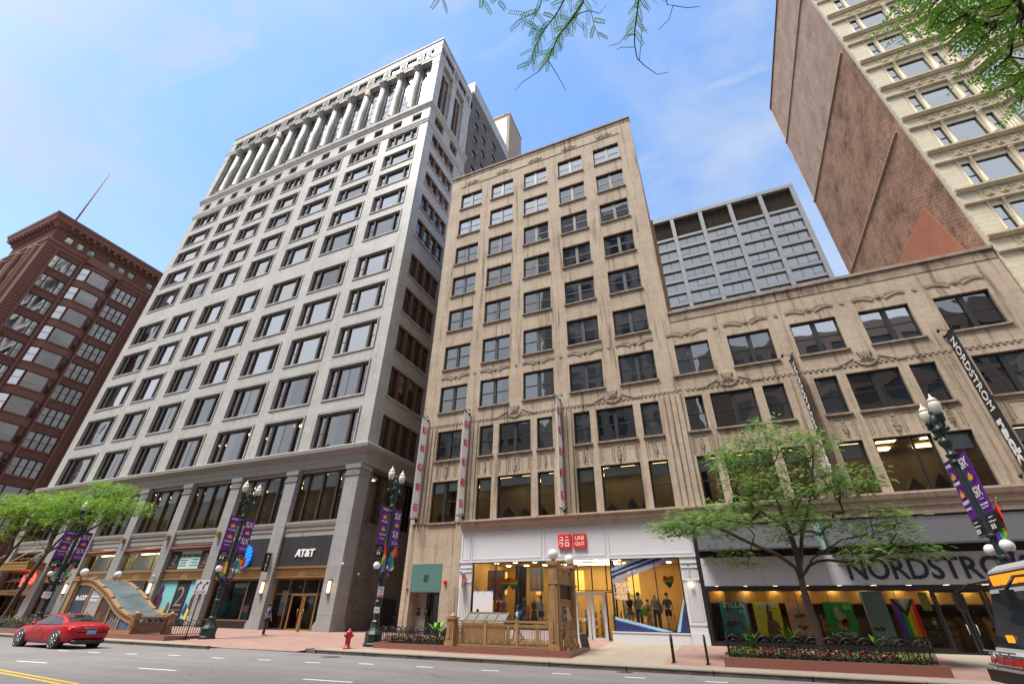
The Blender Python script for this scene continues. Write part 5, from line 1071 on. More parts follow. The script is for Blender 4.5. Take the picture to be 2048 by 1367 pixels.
s = tag(build(MB('bronze').box(F0, -73, -70, 3.0, 3.14, -.02, 0), 'name_plate', None, (-71.5, 30, 3)), 'thin lettered bronze plate over the far left shop doors', 'sign'); lettering('ONE NORTH STATE', F0, -71.5, 3.07, -.025, .1, BT, s, width=2.4)
for i, x in enumerate((-41.3, -48.2, -55.0, -61.35)): s = tag(build(MB('bronze').wbox(x-.18, x+.18, 29.35, 29.7, 7.35, 7.75), 'lamp_box', None, (x, 29.5, 7.35)), ('bronze box lamp high on the pilaster right of the maroon awnings', 'bronze box lamp high on the pilaster left of the retail poster', 'bronze box lamp high on the second pilaster left of the retail poster', 'bronze box lamp high on the pilaster behind the left street lamp')[i], 'box lamp', 'bronze box lamps')
# ================================================================= shopfront of the low block
t = bN
build(MB('blk').box(F0, -1.5, -1.3, .5, 6.38, -.12, .2), 'shop_frame', t); build(MB('blk').box(F0, -1.3, 18.4, 3.05, 3.24, -.12, .2), 'shop_frame', t); build(MB('blk').box(F0, -1.3, 18.4, 4.66, 6.38, -.0, .3), 'recess_panel', t); build(MB('blk').box(F0, -1.3, 8.6, .45, .72, -.1, .2), 'shop_frame', t)
window(t, F0, -1.3, 8.6, .72, 3.06, .05, dict(border=.04, mull=.02, cols=[1]*7, proj=.02), 'dframe', G_SHOP, None, name='shop_window')
for a, b in ((8.62, 9.55), (9.6, 10.5)):
    o = window(t, F0, a, b, .5, 3.05, .05, dict(border=.11, cols=[1], proj=.05), 'dframe', G_SHOP, None, name='shop_door'); link('handle', MB('wht').tube([(.78 if a < 9 else .15, -.03, .8), (.78 if a < 9 else .15, -.1, .82), (.78 if a < 9 else .15, -.1, 1.15), (.78 if a < 9 else .15, -.03, 1.17)], .015, 6).data('handle'), o)
window(t, F0, 10.55, 18.3, .5, 3.05, .05, dict(border=.08, mull=.08, cols=[1]*5, proj=.04), 'dframe', G_SHOP, None, name='shop_window')
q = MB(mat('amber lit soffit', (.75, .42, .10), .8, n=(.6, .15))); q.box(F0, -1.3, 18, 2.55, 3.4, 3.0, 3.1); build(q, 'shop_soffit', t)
q = MB(mat('brown shop wall', (.22, .13, .08), .8, n=(.7, .3))); q.box(F0, -1.4, 18.3, .45, 3.4, 4.9, 5.0); q.box(F0, -1.42, -1.3, .45, 3.4, .3, 5); build(q, 'shop_wall', t)
build(MB(WOODF).box(F0, -1.4, 18.3, .42, .5, .2, 5), 'shop_floor', t); build(MB(mat('brown ceiling', (.4, .26, .14), .9)).box(F0, -1.4, 18.3, 3.3, 3.4, .32, 5), 'shop_ceiling', t)
for k in range(13):
    for d in (.33, 2.7): build(MB(CEILW).box(F0, -.8+k*1.45, -.62+k*1.45, 3.26, 3.29, d, d+.2), 'shop_ceiling_light', t)  # row nearest the glass is added to light up the posters
for k in range(22):
    u = -1+k*.85; cl = q0.choice([(.12, .07, .05), (.2, .12, .06), (.05, .05, .06), (.3, .2, .12)]); bb = MB(mat('goods %s' % (cl,), cl, .8, n=(3, .3))); d = q0.uniform(1.6, 3.6)
    for j in range(4): bb.box(F0, u, u+.7, .5+j*.36, .5+j*.36+q0.uniform(.18, .3), d, d+.4)
    bb.box(F0, u-.04, u, .5, 2.0, d, d+.4); build(bb, 'shop_shelf', t)
s = sign_thing('sign_band', F0, -1.3, 18.3, 3.26, 4.64, -.1, .2, mat('light grey sign band', (.50, .51, .56), .35, n=(.3, .04)), 'long light grey sign band with large dark NORDSTROM letters', 'shop sign')
DKT = cm('dark teal letters', (.012, .03, .05), .4)
lettering('NORDSTROM', F0, 9.08, 3.96, -.12, .95, DKT, s, width=7.0, bold=.012, depth=.02)
for k in range(13): build(MB('granitet').box(F0, -1.3+1.5*k-.006, -1.3+1.5*k+.006, 3.28, 4.62, -.106, -.1), 'joint', s)
AW = mat('charcoal awning fabric', (.05, .05, .058), .9, n=(.6, .12)); 
for i, (a, b) in enumerate(((-1.25, 4.6), (5.0, 18.3))):
    s = thing('shop_awning', ((a+b)/2, 30, 4.9), ('charcoal sloping awning behind the street tree', 'long charcoal sloping awning right of the street tree')[i], 'awning', 'charcoal awnings')
    q = MB(AW); q.profile(F0, a, b, [(.0, 6.36), (-1.0, 4.98), (-1.0, 4.9), (-.95, 4.9), (.0, 6.28)]); build(q, 'fabric', s)
    q = MB('blk'); q.tube([F0.P(a, 4.92, -.97), F0.P(b, 4.92, -.97)], .03, 6); build(q, 'rail', s)
    for x in (a+.02, b-.06): q = MB(AW); q.prism(Fr(x, 30, -math.pi/2), [(0, 4.92), (0, 6.3), (.98, 4.92)], 0, .03); build(q, 'side_flap', s)
s = tag(build(MB(cm('mint panel', (.3, .5, .47))).box(F0, 4.62, 4.98, 4.9, 6.3, -.05, 0), 'mint_panel', None, (4.8, 30, 4.9)), 'mint green strip in the gap between the two awnings', 'panel')
for i, (x, zt, zb, lab) in enumerate(((14.1, 15.75, 7.7, 'long black banner with white lettering at the far right'), (6.25, 15.75, 7.7, 'long black banner partly hidden by the street tree'))):
    s = thing('vertical_banner', (x, 30, zb), lab, 'banner', 'black lettered banners'); Fx = Fr(x, 0, -math.pi/2)
    build(MB(mat('black banner cloth', (.014, .014, .016), .7)).wbox(x-.02, x+.02, 28.85, 29.75, zb, zt), 'cloth', s)
    for z in (zb-.05, zt+.05): q = MB('blk'); q.tube([(x, 30, z), (x, 28.75, z)], .035, 6); q.ball((x, 29.85, z), .11, 8, 5); q.tube([(x-.05, 29.2, z), (x-.5, 29.1, z+.15)], .02, 6); q.tube([(x-.5, 29.1, z+.18), (x-.52, 29.1, z-.05)], .07, 8); build(q, 'bracket', s)
    lettering('NORDSTROM', Fx, -29.3, 13.2, -.025, .5, WT, s, width=4.3, bold=.01, rot=-math.pi/2); lettering('rack', Fx, -29.3, 9.4, -.025, .62, WT, s, width=2.3, bold=.05, rot=-math.pi/2)
def poster(x0, x1, c_, title, price, lab, tz, pic):
    s = sign_thing('poster', F0, x0, x1, 1.02, 2.56, .64, .66, mat('poster %s' % (c_,), tuple(min(.9, v*1.8) for v in c_), .6), lab, 'poster', 'sale posters in the shop window'); CR = cm('cream letters', (.88, .9, .75))
    lettering(title, F0, (x0+x1)/2+(.04 if tz > 2 else -.05), tz, .635, .24, CR, s, width=(x1-x0)*.86, bold=.03)
    if price: lettering(price[0], F0, x0+(x1-x0)*price[1], price[2], .635, .17, CR, s, bold=.02)
    for pts, cc in pic: build(MB(cm('print %s' % (cc,), cc)).prism(F0, [(x0+(x1-x0)*u, 1.02+1.54*v) for u, v in pts], .625, .64), 'picture', s)
head = lambda u, v, r=.05: [(u+r*math.cos(k*.785), v+r*.9*math.sin(k*.785)) for k in range(8)]
poster(-.75, .5, (.02, .22, .27), 'ZELLA', ('$13', .84, 2.1), 'teal poster of a crouching woman reading ZELLA $13', 2.4, [([(.2, .4), (.5, .42), (.78, .38), (.9, .1), (.8, .1), (.66, .32), (.1, .2), (.1, .3)], (.14, .1, .17)), ([(.25, .42), (.45, .42), (.42, .7), (.22, .68)], (.35, .55, .58)), ([(.42, .7), (.7, .42), (.66, .4), (.36, .66)], (.5, .28, .18)), (head(.35, .78), (.5, .28, .18)), ([(.22, .7), (.28, .88), (.38, .9), (.3, .8), (.27, .7)], (.03, .02, .02))])
poster(.88, 2.13, (.72, .56, .02), 'DRESSES', ('$35', .22, 2.05), 'yellow poster of a woman in a long dress reading DRESSES $35', 2.4, [([(.35, .05), (.95, .08), (.8, .4), (.62, .52), (.42, .42)], (.2, .14, .05)), ([(.45, .42), (.65, .5), (.66, .72), (.48, .74)], (.1, .07, .04)), (head(.6, .82, .06), (.5, .28, .18)), ([(.5, .74), (.52, .9), (.6, .9), (.56, .78), (.52, .7)], (.03, .02, .02))])
poster(2.44, 3.68, (.55, .27, .22), 'SHOES', ('$30', .8, 2.25), 'pink poster of sandals reading SHOES behind the tree trunk', 1.17, [([(.2, .82), (.6, .84), (.7, .76), (.4, .72), (.22, .75)], (.5, .6, .45)), ([(.2, .62), (.6, .66), (.66, .58), (.3, .52)], (.3, .1, .05)), ([(.2, .44), (.6, .46), (.7, .38), (.3, .32)], (.55, .6, .5)), ([(.25, .32), (.65, .3), (.5, .2), (.3, .24)], (.2, .05, .03))])
poster(4.13, 5.38, (.01, .23, .04), 'HOME', ('$15', .82, 2.32), 'green poster of toiletries reading HOME $15', 1.17, [([(.35, .82), (.5, .86), (.52, .72), (.72, .64), (.66, .4), (.4, .48), (.3, .62)], (.6, .58, .42)), (head(.62, .42, .13), (.35, .03, .03)), (head(.4, .32, .1), (.6, .5, .08)), (head(.55, .26, .06), (.5, .55, .4))])
s = sign_thing('display_column', F0, 5.85, 6.75, .6, 3.02, .3, .5, cm('mint column', (.45, .72, .66)), 'tall mint green display column with the dark word rack', 'display'); lettering('rack', F0, 6.15, 1.45, .28, .2, DKT, s, width=.5, bold=.03)
s = thing('pride_flag', (7.5, 30.2, 1.15), 'large rainbow flag with a chevron at its top hung inside the shop window', 'flag'); PF = [(.3, .05, .5), (.03, .16, .75), (.03, .5, .12), (.95, .8, .03), (.95, .36, .02), (.9, .03, .04)]
for k, c_ in enumerate(PF): build(MB(cm('flag %d' % k, c_)).prism(F0, [(7.05+.157*k, 1.15), (7.05+.157*(k+1), 1.15), (7.05+.157*(k+1), 2.7), (7.05+.157*k, 2.7)], .66, .67), 'stripe', s)
for w_, c_, d in ((1.0, (.01, .01, .01), .655), (.83, (.12, .05, .02), .65), (.66, (.1, .5, .7), .645), (.45, (.75, .35, .45), .64), (.25, (.7, .7, .7), .635)): build(MB(cm('chevron %s' % (c_,), c_)).prism(F0, [(7.52-.47*w_, 2.70), (7.52+.47*w_, 2.70), (7.52, 2.70-.75*w_)], d, d+.004), 'chevron', s)
for x0, x1, z0, z1, c_, lab in ((8.1, 8.45, 2.2, 2.95, (.6, .6, .1), 'small yellow notice left of the black shop doors'), (8.25, 8.4, 1.65, 1.8, (.7, .7, .7), 'tiny white sticker left of the black shop doors'), (3.2, 3.6, 2.7, 2.85, (.35, .55, .65), 'small pale blue sign above the pink shoe poster')): s = sign_thing('notice', F0, x0, x1, z0, z1, .13, .14, cm('notice %s' % (c_,), c_), lab, 'notice')
# ================================================================= ground
def gz(x, y):
    if y >= 30: return .55
    k = 19.3 if x < -26 else 20.5
    return 0 if y < k else .15+(y-k)/(30-k)*.4
def struct(mb, name): return tag(build(mb, name), kind='structure')
q = MB('asphalt'); q.face([(-400, -300, -.012), (400, -300, -.012), (400, 500, -.012), (-400, 500, -.012)]); struct(q, 'ground')
q = MB('asphalt'); q.face([(-160, 0.5, 0), (70, .5, 0), (70, 20.45, 0), (-160, 20.45, 0)]); struct(q, 'road')
q = MB('pavec'); q.wbox(-160, 70, -8, .4, .0, .14); struct(q, 'near_sidewalk')
def slope(mb, x0, x1, y0, y1, lift=0, kx=None):
    a = kx if kx is not None else (x0+x1)/2
    return mb.face([(x0, y0, gz(a, y0)+lift), (x1, y0, gz(a, y0)+lift), (x1, y1, gz(a, y1-.001)+lift), (x0, y1, gz(a, y1-.001)+lift)])
q = MB('pave'); slope(q, -19.3, 70, 20.5, 30); slope(q, -150, -26.5, 19.3, 30)
q.face([(-26.5, 19.3, .15), (-26.5, 30, .55), (-23, 30, .55), (-25.2, 20.4, .02)]); q.face([(-25.2, 20.4, .02), (-23, 30, .55), (-21.5, 30, .55), (-20.4, 20.6, .02)]); q.face([(-20.4, 20.6, .02), (-21.5, 30, .55), (-19.3, 30, .55), (-19.3, 20.5, .15)])
q.face([(-150, 30, .55), (70, 30, .55), (70, 60, .55), (-150, 60, .55)]); struct(q, 'sidewalk')
q = MB('pavec'); slope(q, -19.0, 60, 20.66, 21.5, .004, 0); slope(q, -6.6, -2.9, 21.5, 29.9, .004, 0); slope(q, 7.5, 12.5, 23.5, 29.9, .004, 0); slope(q, -60, -27, 19.5, 20.2, .004, -40); struct(q, 'paving_band')
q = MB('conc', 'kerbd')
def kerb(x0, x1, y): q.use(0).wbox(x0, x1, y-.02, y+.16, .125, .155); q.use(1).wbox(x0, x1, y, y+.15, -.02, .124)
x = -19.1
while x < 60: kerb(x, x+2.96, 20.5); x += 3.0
x = -100
while x < -27.5: kerb(x, x+2.96, 19.3); x += 3.0
for k in range(6): a0 = R(90+15*k); kx, ky = -19.1+.9*math.cos(a0), 21.4-.9*math.sin(a0); q.use(1).wbox(kx-.13, kx+.13, ky-.1, ky+.12, -.02, .15)
struct(q, 'kerb')
q = MB('paint')
def dash(x, y, L_, w_, a=.035):
    c, s_ = math.cos(a), math.sin(a); q.face([(x+c*u-s_*v, y+s_*u+c*v, .004) for u, v in ((0, -w_/2), (L_, -w_/2), (L_, w_/2), (0, w_/2))])
for x, y in ((-28.9, 14.8), (-26.95, 15.01), (-24.95, 15.41), (-22.89, 15.9), (-20.41, 16.06), (-18.2, 16.44), (-15.89, 16.68), (-13.84, 17.34), (-11.35, 17.59), (-8.75, 17.8), (-6.23, 18.2), (-3.78, 18.4), (-1.3, 18.6)): dash(x, y, .66, .16, .12)
for x, y in ((-24.12, 11.2), (-18.44, 11.95), (-11.87, 12.52)): dash(x, y, 1.65, .13, .09)
struct(q, 'lane_marking')
q = MB('yel'); q.face([(-30, 10.62, .004), (-15.7, 8.86, .004), (-15.7, 8.74, .004), (-30, 10.5, .004)]); q.face([(-30, 10.36, .004), (-15.7, 8.60, .004), (-15.7, 8.48, .004), (-30, 10.24, .004)]); struct(q, 'centre_line')
for x, y, lab in ((-16.9, 19.2, 'dark round manhole cover near the kerb by the red hydrant'), (-4.1, 20.05, 'dark drain grate in the road below the bronze subway entrance')):
    tag(build(MB(mat('cast iron cover', (.04, .038, .036), .7, n=(8, .3))).tube([(x, y, -.01), (x, y, .006)], .42 if x < -10 else .3, 20), 'manhole_cover', None, (x, y, 0)), lab, 'manhole cover')
# ================================================================= street lamps
OPAL = mat('opal lamp glass', (.78, .77, .76), .25, spec=.6); ACORN = mat('ribbed lamp glass', (.62, .58, .5), .3, n=(9, .15))
def lamp_proto(x, y, z, label):
    t = thing('street_lamp', (x, y, z), label, 'street lamp', 'tall green lamp posts with twin globes'); c = (x, y, z)
    def part(nm, q, pr=None): return build(q, nm, pr or t)
    q = MB('grn'); q.lathe(c, [(.46, 0), (.47, .1), (.42, .14), (.42, .48), (.45, .52), (.40, .6), (.30, .68), (.24, .8), (.2, .95), (.22, 1.0), (.22, 1.08), (.17, 1.14)], 8, False); part('base', q)
    q = MB('grn'); n = 12; prof = [(.165, 1.1), (.17, 1.9), (.2, 1.92), (.2, 2.0), (.155, 2.05), (.15, 2.55), (.19, 2.58), (.19, 2.66), (.14, 2.7), (.135, 3.3), (.17, 3.34), (.17, 3.42), (.13, 3.46), (.12, 6.5)]
    q.lathe(c, prof, 12, False); part('pole', q)
    for k in range(12): pass
    q = MB('grn'); q.lathe(c, [(.12, 6.5), (.19, 6.55), (.19, 6.62), (.13, 6.68), (.16, 6.8), (.2, 6.84), (.2, 6.9), (.12, 6.96), (.14, 7.15), (.22, 7.3), (.24, 7.42), (.13, 7.5), (.12, 7.65), (.24, 7.78), (.27, 7.86), (.12, 7.98), (.14, 8.1), (.17, 8.25), (.1, 8.4), (.06, 8.5), (.09, 8.56), (.07, 8.64), (.01, 8.7)], 14); part('column_head', q)
    for s_ in (-1, 1):
        q = MB('grn'); q.tube([(x, y, z+7.75), (x, y+s_*.25, z+7.66), (x, y+s_*.45, z+7.78), (x, y+s_*.53, z+8.02)], [.07, .07, .06, .07], 8); q.ball((x, y+s_*.62, z+7.72), .09, 8, 6); q.lathe((x, y+s_*.53, z), [(.06, 8.0), (.12, 8.04), (.13, 8.28), (.15, 8.31), (.12, 8.34)], 12); a_ = part('lamp_arm', q)
        q = MB(ACORN); q.lathe((x, y+s_*.53, z), [(.11, 8.34), (.15, 8.42), (.185, 8.55), (.195, 8.68), (.17, 8.80)], 14); q.lathe((x, y+s_*.53, z), [(.175, 8.80), (.15, 8.9), (.09, 8.98), (.04, 9.02), (.045, 9.07), (.01, 9.16)], 12); part('acorn_lamp', q)
        q = MB('grn'); q.tube([(x, y, z+3.2), (x, y+s_*.25, z+3.1), (x, y+s_*.48, z+3.24), (x, y+s_*.6, z+3.42)], [.09, .075, .075, .06], 8); q.tube([(x-.02, y+s_*.12, z+3.0), (x, y+s_*.3, z+2.95), (x, y+s_*.5, z+3.05)], [.05, .05, .04], 6); q.lathe((x, y+s_*.6, z), [(.06, 3.4), (.1, 3.43), (.1, 3.5)], 10); part('globe_arm', q)
        q = MB(OPAL); q.ball((x, y+s_*.6, z+3.68), .195, 16, 10); part('globe', q)
        q = MB('blk'); q.tube([(x, y+s_*.1, z+6.78), (x, y+s_*.98, z+6.8)], .018, 6); part('banner_arm', q); q = MB('blk'); q.tube([(x, y+s_*.1, z+4.15), (x, y+s_*.98, z+4.12)], .018, 6); part('banner_arm', q)
    q = MB('grn'); q.lathe(c, [(.17, 4.0), (.2, 4.02), (.2, 4.1), (.17, 4.12)], 12); part('collar', q); return t
LP = [(-17.6, 22.9, 'green lamp post beside the red hydrant'), (-29.25, 22.3, 'green lamp post in front of the phone shop next to the turn arrows sign'), (-48.2, 22.5, 'green lamp post at far left whose twin acorn lamps stand among leaves'), (8.6, 21.75, 'green lamp post at far right partly hidden by the bus')]
PURP = mat('purple banner', (.13, .012, .26), .6, n=(1.0, .25)); GOLD = mat('gold crown print', (.85, .42, .02), .6); BBK = mat('banner black', (.012, .012, .015), .7); LAV = cm('lavender lettering', (.45, .35, .75))
lp0 = None
def crown(q, F_, u, z, w_, d):
    q.prism(F_, [(u-w_/2, z), (u-w_*.62, z+w_*.55), (u-w_*.3, z+w_*.35), (u-w_*.22, z+w_*.8), (u-.02, z+w_*.45), (u, z+w_*1.05), (u+.02, z+w_*.45), (u+w_*.22, z+w_*.8), (u+w_*.3, z+w_*.35), (u+w_*.62, z+w_*.55), (u+w_/2, z)], d-.004, d)
def lamp_banner(x, y, z, s_, sd, proto, label):
    """banner on the near (s_=-1) or far side of the pole; sd = the side (+1/-1 in x) its face is read from"""
    t = thing('street_banner', (x, y, z+4.15), label, 'banner', 'purple banners on the lamp posts'); F_ = Fr(x+sd*.012, 0, math.pi/2 if sd > 0 else -math.pi/2)
    uc = (y+s_*.6)*(1 if sd > 0 else -1); n = 10
    for nm, mt_, z0, z1 in (('banner_foot', BBK, 4.17, 4.72), ('cloth', PURP, 4.72, 6.78)):
        q = MB(mt_); vs = []
        for k in range(n+1):
            zz = z+z0+(z1-z0)*k/n; b_ = .03*math.sin(zz*2.2)
            vs += [(x+b_+.006, y+s_*.24, zz), (x+b_*.3+.006, y+s_*.96, zz), (x+b_*.3-.006, y+s_*.96, zz), (x+b_-.006, y+s_*.24, zz)]
        q.mesh(vs, [(j*4+a, j*4+(a+1) % 4, (j+1)*4+(a+1) % 4, (j+1)*4+a) for j in range(n) for a in range(4)]+[(3, 2, 1, 0), (n*4, n*4+1, n*4+2, n*4+3)]); build(q, nm, t)
    dd = -.035
    six = s_*sd > 0
    def tx(s__, zz, h, w_, m_=WT, b_=.01): lettering(s__, F_, uc, z+zz, dd, h, m_, t, width=w_, bold=b_, depth=.004)
    def cr(zz, w_): q = MB(GOLD); crown(q, F_, uc, z+zz, w_, dd); build(q, 'crown', t)
    if six: tx('SiX', 6.42, .36, .56); cr(5.82, .3); cr(5.56, .06); tx('SiX', 5.42, .36, .56); tx('THE MUSICAL', 5.17, .045, .36, LAV); tx('TICKETS ON SALE', 5.0, .06, .56); tx('NOW', 4.9, .05, .5)
    else: tx('TOTALLY', 6.6, .12, .52); cr(6.1, .3); tx('A TOTAL BLAST', 5.95, .11, .56); cr(5.45, .3); tx('A SOLID HIT', 5.27, .12, .58); tx('NOW ON STAGE', 5.05, .07, .4)
    tx('LOOP', 4.58, .05, .3, WT, 0); tx('loopchicago.com', 4.45, .075, .5, WT, 0)
    q = MB(WT); q.box(F_, uc-.25, uc-.12, z+4.22, z+4.37, dd-.003, dd); q.box(F_, uc-.06, uc+.05, z+4.22, z+4.37, dd-.003, dd); build(q, 'logo', t); return t
def rainbow_flag(x, y, z, dy, dx, rise, label, seed, down=.95):
    """small flag on a staff that leans out from the pole; the cloth hangs in folds"""
    t = thing('rainbow_flag', (x, y, z), label, 'flag', 'small rainbow flags on the lamp posts'); tip = Vector((x+dx, y+dy, z+rise)); base = Vector((x, y, z)); q = MB(mat('varnished staff', (.4, .25, .1), .5)); q.tube([base, tip], [.014, .012], 6); q.ball(tip, .035, 8, 6); build(q, 'staff', t)
    q = MB(*RBM); n = 18; rg = random.Random(seed); ph = rg.random()*6; vs = []; m_ = 8; a0 = base.lerp(tip, .92); 
    for i in range(n+1):
        u = i/n; st = base.lerp(tip, .25+.67*(1-u)); 
        for j in range(m_+1):
            v = j/m_; fold = .07*math.sin(u*11+ph+v*1.5)*(.4+v); hang = down*v*(.65+.5*u)
            vs.append(st+Vector((fold*.7, fold+dy*.12*v*u, -hang)))
    for k in range(6):
        q.use(k); lo, hi = k*n//6, (k+1)*n//6
        for i in range(lo, hi):
            for j in range(m_): q.face([vs[i*(m_+1)+j], vs[(i+1)*(m_+1)+j], vs[(i+1)*(m_+1)+j+1], vs[i*(m_+1)+j+1]], True)
    build(q, 'cloth', t)
for i, (x, y, lab) in enumerate(LP):
    z = gz(x, y)
    if i == 0: lp0 = lamp_proto(x, y, z, lab)
    else: o = copy_tree(lp0); o.location = (x, y, z); o['label'] = lab
    sd = 1 if x < 0 else -1; w_ = ['by the hydrant', 'by the phone shop', 'at far left', 'at far right'][i]
    for s_ in (-1, 1): lamp_banner(x, y, z, s_, sd, None, 'purple banner %s on the lamp post %s' % ('with SiX twice' if s_*sd > 0 else 'with two crowns', w_))
    fl = [((-.55, .2, .95), (.75, .1, 1.0)), ((-.35, -.1, .35), (1.0, .1, .6)), ((-.5, -.2, .6), (.5, .2, .55)), ((-.95, .3, 1.15),)][i]
    for k, (dy, dx, rise) in enumerate(fl): rainbow_flag(x+sd*.1, y, z+(3.9 if i != 3 else 3.95), dy, dx, rise, 'rainbow flag on the %s of the lamp post %s' % ('left' if (dy < 0) == (sd > 0) else 'right', w_), i*3+k, .8)
def plate(name, x, y, z, w_, h, lab, lines, frame=Fr(0, 0, 0), cat='sign', body='wht', textm=BT):
    F_ = frame; t = thing(name, F_.P(x, z-h/2, y), lab, cat); build(MB(body).box(F_, x-w_/2, x+w_/2, z-h/2, z+h/2, y, y+.012), 'plate', t)
    for s_, dz, hh, ww, mm in lines: lettering(s_, F_, x, z+dz, y-.002, hh, mm, t, width=ww, bold=.01, depth=.002)
    return t
Fd = Fr(-17.6, 22.9, R(35)); z_ = gz(-17.6, 22.9)
s = plate('parking_sign', .05, -.24, 2.7, .32, .5, 'white and red no parking sign on the lamp post beside the hydrant', [('NO', .1, .07, .12, RED), ('STANDING', -.03, .05, .24, RED), ('TOW', -.2, .05, .2, WT)], Fd); build(MB(RED).box(Fd, -.1, .2, 2.47, 2.55, -.244, -.241), 'red_strip', s)
s = plate('paper_notice', -.02, -.22, 1.85, .28, .28, 'small white paper notice low on the lamp post beside the hydrant', [('4PM', .0, .06, .18, BT)], Fd, 'notice')
s = plate('parking_sign', -.1, -.25, 2.55, .55, .42, 'wide white and red no parking sign on the far left lamp post', [('NO PARKING', .08, .05, .4, RED), ('TOW ZONE', -.02, .05, .35, RED)], Fr(-48.2, 22.5, R(40)))
# turn arrows sign
s = thing('traffic_sign', (-29.72, 21.3, .2), 'white two arrow ONLY ONLY turn sign on a slim black post', 'traffic sign'); Fs = Fr(-29.72, 21.3, R(25)); q = MB('blk'); q.tube([(-29.72, 21.34, .2), (-29.72, 21.34, 3.3)], .035, 8); q.wbox(-29.95, -29.5, 21.1, 21.5, .18, .24); build(q, 'post', s)
build(MB('wht').box(Fs, -.42, .42, 2.55, 3.3, -.03, -.015), 'plate', s)
for c_ in (-.2, .2):
    q = MB(BT); q.prism(Fs, [(c_-.1, 2.78), (c_-.03, 2.78), (c_-.03, 2.96), (c_+.0, 3.04), (c_+.06, 3.1), (c_+.03, 3.15), (c_-.06, 3.08), (c_-.1, 2.97)], -.036, -.03); q.prism(Fs, [(c_+.0, 3.2), (c_+.16, 3.2), (c_+.12, 3.04)], -.036, -.03); build(q, 'arrow', s); lettering('ONLY', Fs, c_, 2.65, -.031, .1, BT, s, width=.3, bold=.02, depth=.002)
build(MB(BT).box(Fs, -.008, .008, 2.6, 2.72, -.036, -.03), 'divider', s)
# hydrant
HY = mat('red hydrant paint', (.33, .02, .015), .45, n=(5, .2)); x, y = -17.9, 21.35; z = gz(x, y)
t = thing('fire_hydrant', (x, y, z), 'small red fire hydrant by the kerb', 'hydrant'); q = MB(HY); q.lathe((x, y, z), [(.2, 0), (.2, .05), (.13, .07), (.125, .42), (.16, .44), (.16, .48), (.14, .5), (.15, .62), (.16, .66), (.13, .72), (.06, .78), (.03, .8), (.03, .85)], 14); build(q, 'barrel', t)
for d in ((-1, 0), (1, 0), (0, -1)): q = MB(HY); q.tube([(x+d[0]*.1, y+d[1]*.1, z+.56), (x+d[0]*.22, y+d[1]*.22, z+.56), (x+d[0]*.24, y+d[1]*.24, z+.56)], [.06, .06, .075], 10); build(q, 'outlet', t)
# bicycle racks
for x, y, lab in ((-2.6, 22.3, 'left black hoop bicycle rack'), (-1.35, 22.3, 'right black hoop bicycle rack next to the flower bed')):
    z = gz(x, y); t = thing('bike_rack', (x, y, z), lab, 'bicycle rack', 'black hoop bicycle racks'); q = MB('blk'); q.tube([(x, y-.22, z), (x, y-.22, z+.75), (x, y-.16, z+.87), (x, y, z+.92), (x, y+.16, z+.87), (x, y+.22, z+.75), (x, y+.22, z)], .032, 8); build(q, 'hoop', t)
    for s_ in (-.22, .22): build(MB('blk').wbox(x-.08, x+.08, y+s_-.08, y+s_+.08, z, z+.015), 'foot_plate', t)
# wooden post before the glass doors
s = tag(build(MB('bronze').wbox(-29.0, -28.85, 28.9, 29.05, .5, 1.75), 'push_plate_post', None, (-28.9, 29, .5)), 'slim bronze post in front of the glass doors', 'post')
# ================================================================= planted beds and iron fences
LEAFD = mat('bedding leaves', (.035, .085, .02), .7, n=(3, .4)); BLO = [mat('blossom %d' % i, c_, .6) for i, c_ in enumerate([(.5, .012, .03), (.5, .06, .12), (.40, .40, .02), (.05, .008, .02), (.45, .42, .38)])]
def bed(x0, x1, y0, y1, z, h, seed, n, name, cols_, ybias=None):
    rg = random.Random(seed); q = MB(LEAFD, *BLO)
    for k in range(n):
        x, y = rg.uniform(x0, x1), rg.uniform(y0, y1); zz = z+rg.random()**.7*h; r = rg.uniform(.04, .09); a = rg.random()*6.28; t_ = rg.uniform(-.6, .9)
        u = Vector((math.cos(a), math.sin(a), t_)).normalized()*r; v = Vector((-math.sin(a), math.cos(a), rg.uniform(-.4, .4)))*r*.5; p = Vector((x, y, zz)); q.use(0).face([p-v*.2, p+u-v, p+u*1.8, p+u+v])
    for k in range(n//5):
        x, y = rg.uniform(x0, x1), rg.uniform(y0, y1); pos = (x-x0)/(x1-x0); ci = rg.choice(cols_) if not ybias else (2 if (pos < .16 or pos > .86) and rg.random() < .8 else rg.choice(cols_)); p = Vector((x, y, z+h*rg.uniform(.6, 1.1))); r = rg.uniform(.02, .045); q.use(1+ci)
        for j in range(3): a = j*2.1+rg.random(); u = Vector((math.cos(a)*r, math.sin(a)*r, r*.6)); v = Vector((-math.sin(a)*r, math.cos(a)*r, r*.5)); q.face([p-u-v, p+u-v, p+u+v, p-u+v])
    return tag(build(q, name, None, (x0, y0, z), False), kind='stuff')
